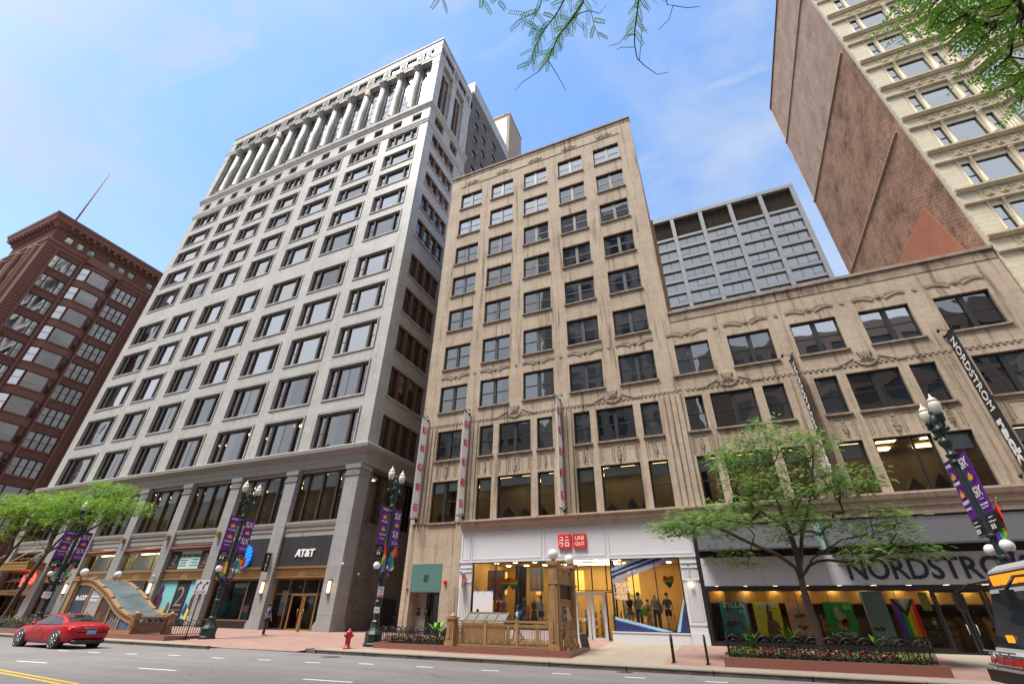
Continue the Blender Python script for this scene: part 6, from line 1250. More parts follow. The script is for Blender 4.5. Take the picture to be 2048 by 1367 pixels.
def fence(pts, z, h, label, spacing=.14, closed=False):
    t = thing('iron_fence', (pts[0][0], pts[0][1], z), label, 'fence')
    for (x0, y0), (x1, y1) in zip(pts, pts[1:]):
        L_ = math.hypot(x1-x0, y1-y0); n = max(1, round(L_/1.05)); F_ = Fr(x0, y0, math.atan2(y1-y0, x1-x0))
        for k in range(n):
            a, b = L_*k/n, L_*(k+1)/n; q = MB('blk'); m_ = 6 if True else 4; w_ = (b-a)
            q.box(F_, a, b, z+.06, z+.09, -.018, .018); q.box(F_, a, b, z+h*.68, z+h*.68+.035, -.018, .018)
            for j in range(7): u = a+w_*j/7; q.box(F_, u-.014, u+.014, z+.02, z+h*(.72 if j else 1.0), -.009, .009)
            for hp in (0, .5):   # hoops along the top
                c_ = a+w_*(.25+hp); rr = w_*.27; q.tube([F_.P(c_-rr*math.cos(math.pi*i/8), z+h*.68+rr*.95*math.sin(math.pi*i/8), 0) for i in range(9)], .018, 5); q.tube([F_.P(c_-rr*.5*math.cos(math.pi*i/6), z+h*.68+rr*.5*math.sin(math.pi*i/6), 0) for i in range(7)], .015, 4)
                q.ball(F_.P(c_, z+h*.68+rr*1.05, 0), .025, 6, 4)
            build(q, 'fence_panel', t)
    return t
def kerbbox(x0, x1, y0, y1, z0, z1, label, w_=.22):
    q = MB('rgran'); q.wbox(x0, x1, y0, y0+w_, z0-.1, z1); q.wbox(x0, x1, y1-w_, y1, z0-.1, z1); q.wbox(x0, x0+w_, y0+w_, y1-w_, z0-.1, z1); q.wbox(x1-w_, x1, y0+w_, y1-w_, z0-.1, z1); t = thing('planter', (x0, y0, z0), label, 'planter'); build(q, 'granite_kerb', t)
    build(MB(mat('soil', (.03, .02, .014), .95, n=(4, .3))).wbox(x0+w_, x1-w_, y0+w_, y1-w_, z0-.05, z1-.08), 'soil', t); return t
def canna(x, y, z, h, label, seed, m_=None):
    rg = random.Random(seed); t = thing('leafy_plant', (x, y, z), label, 'plant'); gr = m_ or mat('broad green leaf', (.09, .24, .02), .45, n=(3, .2))
    build(MB(gr).tube([(x, y, z), (x+.02, y, z+h*.5)], .02, 6), 'stem', t)
    for k in range(6):
        a = k*1.05+rg.random()*.5; L_ = h*rg.uniform(.75, 1.0); tip = rg.uniform(.22, .42); q = MB(gr); d = Vector((math.cos(a), math.sin(a), 0)); s_ = Vector((-math.sin(a), math.cos(a), 0)); w_ = .10+.04*rg.random(); pts = []
        for i in range(7):
            u = i/6; c_ = Vector((x, y, z+.1))+d*(tip*u*u*h*1.2)+Vector((0, 0, L_*(u-.22*u*u*u))); ww = w_*math.sin(math.pi*min(.97, .08+u*.92))**.7
            pts += [c_-s_*ww+Vector((0, 0, .02)), c_, c_+s_*ww+Vector((0, 0, .02))]
        q.mesh(pts, [(i*3+j, i*3+j+1, i*3+j+4, i*3+j+3) for i in range(6) for j in (0, 1)], True); build(q, 'leaf', t, recalc=False)
# right bed with the tree
kerbbox(-.75, 5.95, 21.75, 25.6, .2, .5, 'long red granite planter with flowers around the street tree')
bed(-.45, 5.7, 22.1, 25.3, .42, .27, 1, 5200, 'flower_bed', [0, 0, 1, 3, 3, 4], True)
fence([(-.55, 22.0), (5.75, 22.0), (5.75, 25.35), (-.55, 25.35), (-.55, 22.0)], .5, .62, 'low black hooped iron fence around the flowers under the street tree')
for x, y, h, lab in ((.35, 23.4, 1.15, 'leftmost broad leaved plant in the granite planter'), (1.75, 23.9, 1.25, 'broad leaved plant left of the tree trunk'), (4.5, 23.2, 1.0, 'broad leaved plant right of the tree trunk')): canna(x, y, .45, h, lab, int(x*10))
# bed beside the lamp post
kerbbox(-17.0, -12.9, 22.2, 25.2, .22, .46, 'red granite planter with flowers beside the bronze railing')
bed(-16.7, -13.2, 22.5, 24.9, .4, .30, 2, 3000, 'flower_bed', [0, 1, 3, 4])
fence([(-16.85, 22.35), (-13.1, 22.35), (-13.1, 25.05), (-16.85, 25.05), (-16.85, 22.35)], .46, .62, 'low black hooped iron fence beside the bronze railing')
canna(-14.6, 24.2, .42, 1.15, 'broad leaved plant behind the small fence by the bronze railing', 33, mat('lime leaf', (.16, .38, .03), .45, n=(3, .2)))
canna(-14.1, 24.0, .42, .8, 'shorter broad leaved plant close to the bronze railing', 34, mat('lime leaf', (.16, .38, .03), .45, n=(3, .2)))
# far left bed
kerbbox(-60, -42.5, 19.9, 23.6, .18, .46, 'long red granite planter at far left behind the red car')
bed(-59.7, -42.8, 20.2, 23.3, .4, .5, 3, 6000, 'flower_bed', [2, 4, 1])
fence([(-59.8, 20.05), (-42.7, 20.05)], .46, .6, 'low black hooped iron fence at far left behind the red car')
# ================================================================= bronze subway entrance with railings
BZ = 'bronzep'; t = thing('subway_entrance', (-10, 23.4, .25), 'bronze painted subway stair railing with a tall square portal and two white globes', 'subway entrance')
q = MB('rgran'); q.wbox(-13.1, -6.75, 22.0, 22.5, .1, .45); q.wbox(-7.7, -6.75, 22.5, 25.2, .1, .45); q.wbox(-12.9, -7.7, 24.75, 25.2, .1, .45); q.wbox(-12.9, -12.6, 22.5, 24.75, .1, .45); build(q, 'granite_kerb', t)
def post(x, y, w_, z0, z1, nm='post', knob=True):
    q = MB(BZ); h = w_/2; q.wbox(x-h, x+h, y-h, y+h, z0, z1); q.wbox(x-h-.05, x+h+.05, y-h-.05, y+h+.05, z0, z0+.18); q.wbox(x-h-.05, x+h+.05, y-h-.05, y+h+.05, z1-.03, z1+.05)
    for s_ in (-1, 1):
        q.wbox(x-h*.55, x+h*.55, y+s_*(h+.012)-.012, y+s_*(h+.012)+.012, z0+.3, z1-.2); q.wbox(x+s_*(h+.012)-.012, x+s_*(h+.012)+.012, y-h*.55, y+h*.55, z0+.3, z1-.2)
        k = z0+.35
        while k < min(z1-.25, z0+1.1): q.wbox(x-.03, x+.03, y+s_*(h+.04)-.02, y+s_*(h+.04)+.02, k, k+.05); k += .09
    if knob: q.lathe((x, y, 0), [(h*.9, z1+.05), (h*.95, z1+.1), (h*.5, z1+.16), (.03, z1+.24)], 8, False)
    return build(q, nm, t)
post(-12.6, 22.25, .38, .45, 1.55); post(-12.6, 24.95, .34, .45, 1.5)
post(-7.45, 22.3, .42, .45, 3.75, 'portal_post', False); post(-7.35, 24.6, .38, .45, 3.75, 'portal_post', False)
for y in (22.3, 24.6):
    xx = -7.45 if y < 23 else -7.35; q = MB(BZ); q.wbox(xx-.27, xx+.27, y-.27, y+.27, 3.78, 3.9); build(q, 'capital', t); build(MB(BZ).wbox(xx-.25, xx+.25, y-.25, y+.25, 2.95, 3.05), 'collar', t)
    q = MB(OPAL); q.ball((xx, y, 4.2), .24, 18, 12); build(q, 'globe', t); build(MB(BZ).lathe((xx, y, 0), [(.12, 3.9), (.08, 3.95), (.1, 4.0)], 10), 'globe_collar', t)
q = MB(BZ); Fp = Fr(-7.35, 0, math.pi/2)
for z0, z1 in ((3.55, 3.7), (3.1, 3.45), (2.1, 2.2), (2.2, 2.32)): q.box(Fp, 22.5, 24.45, z0, z1, -.08, .08)
q.box(Fp, 22.5, 24.45, 2.32, 2.38, -.12, .12); q.box(Fp, 22.5, 24.45, 3.0, 3.1, -.12, .12); build(q, 'portal_beam', t); build(MB('blk').box(Fp, 22.55, 24.4, 2.4, 2.98, -.02, .02), 'sign_panel', t)
def railing(x0, x1, y, z0, z1, rot=None, nm='railing'):
    F_ = rot or Fr(0, y, 0); q = MB(BZ); q.box(F_, x0, x1, z1-.06, z1, -.06, .06); q.box(F_, x0, x1, z1-.2, z1-.15, -.03, .03); q.box(F_, x0, x1, z1-.26, z1-.23, -.04, .04); q.box(F_, x0, x1, z0, z0+.07, -.04, .04)
    q.box(F_, x0, x0+.07, z0, z1, -.05, .05); q.box(F_, x1-.07, x1, z0, z1, -.05, .05); n = max(1, round((x1-x0)/.42)); w_ = (x1-x0)/n
    for k in range(n):
        c_ = x0+w_*(k+.5); 
        for o_ in (-.14, -.07, 0, .07, .14): q.box(F_, c_+o_-.009, c_+o_+.009, z0+.07, z1-.26-(abs(o_)**2*4), -.012, .012)
        q.tube([F_.P(c_+.15*math.cos(math.pi*i/6), z1-.40+.12*math.sin(math.pi*i/6), 0) for i in range(7)], .012, 5); q.box(F_, c_-.17, c_+.17, z0+.22, z0+.24, -.012, .012); q.ball(F_.P(c_, z0+.16, 0), .05, 6, 4, (1, .4, 1))
    return build(q, nm, t)
for a, b in ((-12.4, -10.85), (-10.85, -9.25), (-9.25, -7.68)): railing(a, b, 22.3, .47, 1.5); railing(a, b, 24.95, .47, 1.45)
railing(22.6, 24.4, 0, .47, 1.5, Fr(-12.6, 0, math.pi/2))
for a, b in ((22.55, 23.45), (23.5, 24.4)):
    q = MB(BZ); F_ = Fr(-7.1, 0, math.pi/2); q.box(F_, a, a+.06, .45, 1.5, -.04, .04); q.box(F_, b-.06, b, .45, 1.5, -.04, .04); q.box(F_, a, b, .95, 1.02, -.03, .03); q.box(F_, a, b, .5, .56, -.03, .03); q.box(F_, a, b, 1.3, 1.35, -.03, .03)
    for k in range(1, 6): u = a+(b-a)*k/6; q.box(F_, u-.01, u+.01, .5, 1.55, -.012, .012); q.ball(F_.P(u, 1.58, 0), .025, 6, 4)
    q.tube([F_.P(a, .95, 0), F_.P((a+b)/2, .6, 0), F_.P(b, .95, 0)], .03, 6); build(q, 'gate', t)
t2 = thing('stair_skylight', (-11.6, 24.0, .5), 'low gabled glass skylight with bronze bars behind the subway railing', 'skylight')
q = MB(BZ)
for x in (-12.5, -11.95, -11.4, -10.85, -10.3): q.tube([(x, 23.1, 1.38), (x, 23.75, 1.8), (x, 24.4, 1.38)], .035, 5)
q.wbox(-12.55, -10.25, 23.05, 23.15, 1.32, 1.4); q.wbox(-12.55, -10.25, 24.35, 24.45, 1.32, 1.4); q.wbox(-12.55, -10.25, 23.72, 23.79, 1.78, 1.84); q.wbox(-12.55, -10.25, 23.1, 23.16, .5, 1.32); build(q, 'frame', t2)
q = MB(mat('dusty roof glass', (.16, .19, .19), .25, spec=.8)); q.mesh([(-12.5, 23.12, 1.37), (-10.3, 23.12, 1.37), (-10.3, 23.75, 1.78), (-12.5, 23.75, 1.78), (-12.5, 24.38, 1.37), (-10.3, 24.38, 1.37)], [(0, 1, 2, 3), (3, 2, 5, 4), (0, 3, 4), (1, 5, 2)]); build(q, 'roof_glass', t2)
rg = random.Random(9); q = MB(mat('tall grass', (.06, .2, .02), .6, n=(3, .3)))
for k in range(1800): x, y = rg.uniform(-12, -7.8), rg.uniform(22.6, 23.2); h = rg.uniform(.2, .45); a = rg.random()*6.28; dx, dy = .012*math.cos(a), .012*math.sin(a); q.face([(x-dx, y-dy, .3), (x+dx, y+dy, .3), (x+rg.uniform(-.08, .08), y+rg.uniform(-.06, .06), .3+h)])
tag(build(q, 'tall_grass', None, (-10, 23, .3), False), kind='stuff')
# ================================================================= curved subway canopy
t = thing('subway_canopy', (-37.5, 21.6, .2), 'curved bronze subway canopy with a glass roof, poster panels and two white globes', 'subway entrance'); CURV = [(-41.35, 3.36), (-40.9, 3.44), (-40.2, 3.46), (-39.6, 3.38), (-38.95, 3.18), (-38.2, 2.92), (-37.4, 2.62), (-36.8, 2.32), (-36.2, 2.0), (-35.6, 1.74), (-35.0, 1.55), (-34.3, 1.38), (-33.9, 1.34)]
for yy in (20.6, 22.75):
    q = MB(BZ); 
    for off, wd, hh in ((0, .13, .1), (-.34, .07, .07)): 
        n = len(CURV); vs = []
        for x, z in CURV: vs += [(x, yy-wd, z+off-hh), (x, yy+wd, z+off-hh), (x, yy+wd, z+off), (x, yy-wd, z+off)]
        q.mesh(vs, [(j*4+a, j*4+(a+1) % 4, (j+1)*4+(a+1) % 4, (j+1)*4+a) for j in range(n-1) for a in range(4)]+[(3, 2, 1, 0), (n*4-4, n*4-3, n*4-2, n*4-1)])
    vs = []
    for x, z in CURV: vs += [(x, yy-.05, z-.42), (x, yy+.05, z-.42), (x, yy+.05, z-.05), (x, yy-.05, z-.05)]
    q.mesh(vs, [(j*4+a, j*4+(a+1) % 4, (j+1)*4+(a+1) % 4, (j+1)*4+a) for j in range(n-1) for a in range(4)]); build(q, 'curved_beam', t)
    for x, z in CURV[1::2]: build(MB(BZ).ball((x, yy-.02, z+.03), .09, 8, 5, (1, 1.6, .8)), 'beam_boss', t)
    post(-33.7, yy, .34, .4, 1.4); q = MB(BZ); q.wbox(-41.55, -41.15, yy-.2, yy+.2, .4, 3.3); q.wbox(-41.7, -40.9, yy-.26, yy+.26, 3.3, 3.42); q.wbox(-41.65, -41.05, yy-.25, yy+.25, 3.46, 3.56); build(q, 'tall_post', t)
    build(MB(OPAL).ball((-41.2, yy, 3.84), .24, 18, 12), 'globe', t); build(MB(BZ).lathe((-41.2, yy, 0), [(.14, 3.56), (.08, 3.62)], 10), 'globe_collar', t)
q = MB(mat('slatted roof glass', (.14, .18, .19), .2, spec=.8, brick=(.9, .16, .006, .35, 1.3))); vs = []
n = 12; 
for x, z in CURV[2:]: vs += [(x, 20.72, z-.04), (x, 22.63, z-.04)]
q.mesh(vs, [(j*2, j*2+1, j*2+3, j*2+2) for j in range(len(vs)//2-1)]); build(q, 'glass_roof', t)
q = MB(BZ); q.wbox(-33.85, -33.65, 20.75, 22.6, 1.2, 1.32); q.wbox(-33.82, -33.7, 20.75, 22.6, .45, .95); q.wbox(-33.87, -33.63, 20.75, 22.6, .95, 1.02); build(q, 'end_rail', t)
import bisect
def cz(x):
    for (a, za), (b, zb) in zip(CURV, CURV[1:]):
        if a <= x <= b: return za+(zb-za)*(x-a)/(b-a)
    return 1.3
mx_ = [-41.1, -39.35, -37.9, -36.55, -35.2, -33.95]
for x in mx_[:-1]: build(MB(BZ).wbox(x-.05, x+.07, 20.52, 20.68, .45, cz(x)-.4), 'mullion', t)
PC = [((.035, .045, .06), (.3, .33, .36)), ((.32, .3, .32), (.2, .1, .04)), ((.06, .03, .025), (.2, .08, .06)), ((.04, .03, .03), (.22, .2, .2)), ((.015, .03, .07), (.1, .16, .3))]
for k in range(5):
    a, b = mx_[k]+.07, mx_[k+1]-.05; Fq = Fr(0, 20.6, 0); q = MB(mat('poster ground %d' % k, PC[k][0], .5, n=(1.2, .4))); q.prism(Fq, [(a, .6), (b, .6), (b, cz(b)-.42), ((a+b)/2, cz((a+b)/2)-.42), (a, cz(a)-.42)], -.02, .02); build(q, 'poster_panel', t)
    q = MB(mat('poster shape %d' % k, PC[k][1], .6, n=(4, .5))); rg = random.Random(k)
    for j in range(5): u = a+(b-a)*(j+.3)/5; hh = .3+rg.random()*.7; q.prism(Fq, [(u, .62), (u+.14, .62), (u+.17, .62+hh), (u+.02, .62+hh*.9)], -.03, -.02)
    build(q, 'picture', t)
lettering('the LOOP', Fq, -40.2, 2.3, -.03, .3, WT, t, width=1.2, bold=.02); lettering('COME HOME', Fq, -38.7, 2.35, -.03, .12, WT, t, width=.9, bold=.01); lettering('CHICAGO', Fq, -38.7, 2.15, -.03, .14, WT, t, width=.9, bold=.02)
q = MB('rgran'); q.wbox(-41.8, -29.9, 20.2, 20.9, .1, .42); q.wbox(-33.9, -29.9, 20.9, 22.9, .1, .40); build(q, 'granite_kerb', t); build(MB(BZ).wbox(-41.2, -33.9, 20.5, 20.7, .42, .6), 'sill_rail', t)
fence([(-33.3, 20.5), (-30.2, 20.5), (-30.2, 22.6)], .42, .72, 'low black iron fence at the foot of the curved subway canopy')
# ================================================================= people on the pavement
figure('person', (-28.3, 25.5, gz(-28, 25.5)), R(75), 'man in a striped navy polo shirt, dark jeans and black cap', 'person', dict(le=(-.3, -.02, 1.16), lh=(-.2, .1, .98), re=(.25, .04, 1.14), rh=(.22, .15, .93), lk=(-.12, .06, .5), lf=(-.17, .12, .06), rk=(.1, -.04, .5), rf=(.1, -.12, .05)), SKIN, mat('navy striped polo', (.02, .035, .12), .8), cm('dark jeans', (.015, .017, .025)), HAIR, 1.0, .5, cap=BT, shoes=cm('white sneakers', (.5, .5, .5)))
t = bpy.data.objects['person']; 
for z in (1.02, 1.13, 1.24, 1.35): link('shirt_stripe', MB(cm('pale stripe', (.5, .53, .6))).lathe((0, .0, 0), [(.165, z), (.167, z+.025)], 12).data('shirt_stripe'), t).scale = (1, .78, 1)
t = figure('person', (-11.6, 28.0, .48), R(185), 'man walking left in a light blue shirt carrying a dark blue backpack', 'person', WALK, SKIN2, cm('light blue shirt', (.2, .4, .62)), cm('tan shorts', (.3, .24, .17)), HAIR, .97, .6)
t = thing('backpack', (-11.3, 28.0, 1.5), 'dark blue backpack on the man in the light blue shirt', 'backpack'); build(MB(cm('navy nylon', (.012, .02, .05))).ball((-11.38, 28, 1.75), .17, 12, 8, (.75, 1, 1.45)), 'bag', t)
for s_ in (-1, 1): build(MB(cm('navy nylon', (.012, .02, .05))).tube([(-11.42, 28+s_*.13, 1.95), (-11.6, 28+s_*.14, 1.98), (-11.73, 28+s_*.12, 1.8), (-11.6, 28+s_*.15, 1.6)], .02, 5), 'strap', t)
figure('person', (-14.35, 28.3, .48), R(60), 'dark haired person in orange sleeves reaching towards the blank white board', 'person', dict(le=(-.42, .15, 1.36), lh=(-.66, .25, 1.4), re=(.42, .15, 1.36), rh=(.66, .25, 1.4), lk=(-.1, .02, .5), lf=(-.11, -.02, .05), rk=(.1, .02, .5), rf=(.11, 0, .05)), SKIN2, cm('orange sleeves', (.8, .1, .01)), cm('dark trousers', (.02, .02, .03)), HAIR, .86, 1)
figure('person', (-8.05, 25.85, gz(-8, 25.85)), R(175), 'person in a dark navy jacket half hidden by the bronze portal', 'person', WALK, SKIN2, cm('navy jacket', (.012, .02, .05)), cm('black trousers', (.012, .012, .014)), HAIR, .92, 1)
figure('person', (-64.5, 27.5, .45), R(20), 'person in a white top and mustard yellow trousers outside the shop at far left', 'person', WALK, SKIN, cm('white top', (.65, .65, .65)), cm('mustard trousers', (.6, .33, .03)), cm('fair hair', (.3, .17, .06)), 1.0, .2, hairlong=True)
figure('person', (-66.2, 28.2, .48), R(200), 'person in dark clothing beside the figure in yellow trousers', 'person', WALK, SKIN, cm('teal top', (.03, .12, .12)), cm('dark trousers', (.02, .02, .03)), HAIR, 1.0, .5)
t = thing('suitcase', (-7.05, 25.75, .37), 'black patterned wheeled suitcase with its handle out', 'suitcase'); q = MB(mat('patterned suitcase', (.03, .03, .035), .6, n=(14, .8), c2=(4, 4, 4))); q.prism(Fr(-7.05, 25.6, R(20)), [(-.16, .45), (.24, .42), (.12, 1.0), (-.2, .98), (-.24, .9)], 0, .26); build(q, 'case', t)
build(MB('steel').tube([(-7.2, 25.68, .95), (-7.32, 25.66, 1.4), (-7.26, 25.8, 1.4), (-7.16, 25.8, .95)], .012, 5), 'handle', t)
for x in (-7.15, -6.88): build(MB('blk').tube([(x, 25.6, .41), (x, 25.66, .41)], .045, 10), 'wheel', t)
# ================================================================= honey locust trees
def leafmat(name, c1, c2, tr):
    m = bpy.data.materials.new(name); m.use_nodes = True; t = m.node_tree; t.nodes.clear(); N = t.nodes.new; L = t.links.new
    o = N('ShaderNodeOutputMaterial'); mx = N('ShaderNodeMixShader'); df = N('ShaderNodeBsdfPrincipled'); tl = N('ShaderNodeBsdfTranslucent'); tc = N('ShaderNodeTexCoord'); no = N('ShaderNodeTexNoise'); no.inputs['Scale'].default_value = 2.2; no.inputs['Detail'].default_value = 5
    L(tc.outputs['Object'], no.inputs['Vector']); mr = N('ShaderNodeMapRange'); mr.inputs[1].default_value = .36; mr.inputs[2].default_value = .64; L(no.outputs[0], mr.inputs[0])
    x = N('ShaderNodeMix'); x.data_type = 'RGBA'; L(mr.outputs[0], x.inputs[0]); x.inputs[6].default_value = (*c1, 1); x.inputs[7].default_value = (*c2, 1); L(x.outputs[2], df.inputs['Base Color']); L(x.outputs[2], tl.inputs[0]); df.inputs['Roughness'].default_value = .55
    mx.inputs[0].default_value = tr; L(df.outputs[0], mx.inputs[1]); L(tl.outputs[0], mx.inputs[2]); L(mx.outputs[0], o.inputs[0]); return m
LF1 = leafmat('locust leaves', (.07, .18, .03), (.34, .50, .15), .45); LF2 = leafmat('bright locust leaves', (.09, .22, .015), (.32, .52, .07), .45); BARK = mat('grey brown bark', (.085, .058, .045), .9, n=(6, .35), bump=.6)
LFN = leafmat('fresh near leaves', (.16, .38, .02), (.36, .66, .06), .6)
def frond(q, p, d, L_, rg, pairs=7, lw=.011, ll=.03):
    """a pinnate leaf: pairs of narrow leaflets along a drooping midrib"""
    up = Vector((0, 0, 1)); s = d.cross(up); s = s.normalized() if s.length > .1 else Vector((1, 0, 0)); s = (s+Vector((rg.uniform(-.6, .6), rg.uniform(-.6, .6), rg.uniform(-.6, .6)))).normalized()
    for k in range(pairs):
        u = (k+.6)/pairs; c = p+d*(L_*u)-up*(L_*.22*u*u); w_ = ll*(1-.35*abs(u-.45)*1.6); f = d*.35
        for sg in (-1, 1):
            e = (s*sg+f).normalized(); n_ = d*lw; q.face([c, c+e*w_*.5+n_, c+e*w_, c+e*w_*.5-n_*.7])
def crownfrond(q, p, d, L_, rg):
    up = Vector((0, 0, 1)); s = d.cross(up); s = s.normalized() if s.length > .1 else Vector((1, 0, 0)); s = (s+Vector((rg.uniform(-.5, .5), rg.uniform(-.5, .5), rg.uniform(-.9, .9)))).normalized()
    for k in range(5):
        u = (k+.3)/5; c = p+d*(L_*u)-up*(L_*.3*u*u); w_ = .062*(1-.5*abs(u-.4)); n_ = d*.024
        q.face([c-s*w_-n_*.3, c+n_-d*.004, c+s*w_-n_*.3, c-n_])
def tree(name, base, label, limbs, lobes, seed, leafm, nper=46, trunk=(.16, .11), flen=(.16, .28)):
    rg = random.Random(seed); t = thing(name, base, label, 'tree'); nodes = []; par = []
    def add(p, pr): nodes.append(Vector(p)); par.append(pr); return len(nodes)-1
    ends = {}
    for ln in limbs:
        pr = ends.get(tuple(ln[0]), None)
        if pr is None: pr = add(ln[0], -1); ends[tuple(ln[0])] = pr
        for a, b in zip(ln, ln[1:]):
            A_, B_ = Vector(a), Vector(b); n = max(1, round((B_-A_).length/.45))
            for k in range(1, n+1): j = Vector((rg.uniform(-.03, .03), rg.uniform(-.03, .03), 0)) if k < n else Vector((0, 0, 0)); pr = add(A_.lerp(B_, k/n)+j, pr)
            ends[tuple(b)] = pr
    first = len(nodes); cl = []
    for (c, r, n) in lobes:
        for _ in range(n):
            while True:
                v = Vector((rg.uniform(-1, 1), rg.uniform(-1, 1), rg.uniform(-1, 1)))
                if v.length < 1 and v.length > .25*rg.random(): break
            cl.append(Vector((c[0]+v.x*r[0], c[1]+v.y*r[1], c[2]+v.z*r[2])))
    hub = Vector(limbs[0][-1]); cl.sort(key=lambda c: (c-hub).length)
    skip = next((i for i, nd in enumerate(nodes) if nd.z > hub.z-.3), 0)
    for c in cl:
        best = min(range(skip, len(nodes)), key=lambda i: (nodes[i]-c).length+(.25 if nodes[i].z > c.z+.1 else 0)); p = nodes[best]; d = (c-p).length; n = max(1, int(d/.35)); pr = best
        for k in range(1, n+1):
            u = k/n; pr = add(p.lerp(c, u)+Vector((rg.uniform(-.05, .05), rg.uniform(-.05, .05), .18*d*math.sin(math.pi*u)*.6)), pr)
    cnt = [0]*len(nodes); kids = [[] for _ in nodes]
    for i in range(len(nodes)-1, -1, -1):
        cnt[i] += 1
        if par[i] >= 0: cnt[par[i]] += cnt[i]; kids[par[i]].append(i)
    rt = trunk[0]; tot = cnt[0]; rad = [max(.008, rt*(c/tot)**.47) for c in cnt]; q = MB(BARK); hz_ = hub.z
    tk = MB(BARK); path = [nodes[0]]; rr = [trunk[0]*1.15]; i = 0
    while True:
        nx = [k for k in kids[i] if k < first]
        if not nx or nodes[i].z > hub.z-.05: break
        i = nx[0]; path.append(nodes[i]); rr.append(trunk[0]+(trunk[1]-trunk[0])*min(1, (nodes[i].z-nodes[0].z)/max(.1, hub.z-nodes[0].z)))
    tk.tube(path, rr, 12); hubi = i; done = set(range(0, 0)); build(tk, 'trunk', t)
    def chain(i0, i1):
        pth, rs = [nodes[i0]], [min(rad[i0], rad[i1]*1.15)]; i = i1
        while True:
            pth.append(nodes[i]); rs.append(rad[i])
            if not kids[i]: break
            ks = sorted(kids[i], key=lambda k: -cnt[k])
            for k in ks[1:]: stack.append((i, k))
            i = ks[0]
        q.tube(pth, rs, 6 if rs[0] > .03 else 4)
    stack = [(hubi, k) for k in kids[hubi]]
    while stack: chain(*stack.pop())
    build(q, 'branches', t); lf = MB(leafm)
    for ci, c in enumerate(cl):
        dens = rg.uniform(.45, 1.35)
        for _ in range(int(nper*dens)):
            o = Vector((rg.gauss(0, .30), rg.gauss(0, .30), rg.gauss(0, .13))); a = math.atan2(o.y, o.x)+rg.uniform(-1, 1); d = Vector((math.cos(a), math.sin(a), rg.uniform(-.35, .35))).normalized(); crownfrond(lf, c+o, d, rg.uniform(*flen), rg)
    build(lf, 'crown', t, recalc=False); return t
# tree in the right planter
tree('honey_locust_tree', (2.72, 23.8, .45), 'feathery green honey locust tree growing in the right granite planter',
 [[(2.75, 23.8, .4), (2.78, 23.8, 1.6), (2.70, 23.8, 2.6), (2.72, 23.8, 3.2)], [(2.72, 23.8, 3.2), (2.63, 23.7, 3.55), (2.02, 23.3, 4.05), (.81, 23.0, 4.65), (-.28, 22.7, 5.2), (-1.2, 22.8, 5.3)], [(2.72, 23.8, 3.2), (2.95, 24.0, 3.4), (3.41, 24.4, 3.95), (4.79, 24.8, 4.7), (5.8, 25.0, 4.9)],
  [(2.72, 23.8, 3.2), (3.01, 23.9, 4.13), (3.33, 24.1, 5.04), (3.79, 24.3, 5.8), (4.3, 24.0, 7.2), (4.7, 23.9, 8.5)], [(2.72, 23.8, 3.2), (2.81, 23.8, 4.13), (2.75, 23.7, 5.07), (2.60, 23.5, 6.3), (2.2, 23.4, 7.6), (2.3, 23.6, 8.9)], [(2.75, 23.7, 5.07), (1.6, 24.2, 6.2), (.9, 24.4, 7.2)]],
 [((-1.0, 23.1, 5.3), (1.9, 1.3, .65), 34), ((.9, 23.6, 5.6), (1.6, 1.7, .8), 26), ((2.6, 23.8, 6.5), (2.3, 2.0, 1.2), 60), ((1.8, 23.8, 8.4), (1.5, 1.3, .8), 36), ((4.3, 23.9, 8.6), (1.3, 1.2, .8), 24), ((2.9, 23.8, 9.5), (.9, .9, .6), 9), ((5.3, 23.9, 6.9), (1.5, 1.3, .7), 34), ((5.7, 24.2, 5.2), (1.5, 1.4, .7), 30), ((6.8, 24.0, 4.3), (1.2, .9, .35), 12), ((2.6, 23.2, 5.0), (1.8, 1.2, .5), 16), ((.6, 23.3, 4.1), (1.0, .8, .45), 7), ((4.9, 23.6, 4.0), (1.2, .9, .4), 10), ((-2.3, 23.1, 5.2), (.8, .7, .5), 9)], 21, LF1, 35)
# trees at far left
tree('honey_locust_tree', (-52.6, 22.2, .4), 'bright green honey locust tree behind the far left lamp post',
 [[(-52.6, 22.2, .3), (-52.3, 22.3, 2.2), (-52.0, 22.4, 4.4), (-51.9, 22.6, 5.6)], [(-51.9, 22.6, 5.6), (-50.9, 22.8, 7.0), (-49.6, 23.0, 8.4)], [(-51.9, 22.6, 5.6), (-53, 22.9, 7.2), (-54, 23.2, 8.8)], [(-51.9, 22.6, 5.6), (-49.5, 23.1, 6.8), (-46.6, 23.4, 8.2), (-44.9, 23.6, 8.8)], [(-51.9, 22.6, 5.6), (-53.8, 22.8, 6.3), (-55.6, 23.0, 6.9)]],
 [((-51, 23.4, 9.5), (3.6, 2.4, 1.2), 90), ((-46.5, 23.6, 9.0), (2.6, 1.8, .8), 48), ((-54.6, 23.2, 9.6), (2.2, 2.0, 1.3), 44), ((-49, 23.6, 10.8), (2.6, 1.6, .8), 30), ((-52, 23.0, 7.9), (2.4, 1.6, .7), 22), ((-46.5, 23.2, 7.9), (1.4, 1.2, .5), 10)], 5, LF2, 46, (.19, .14), (.2, .34))
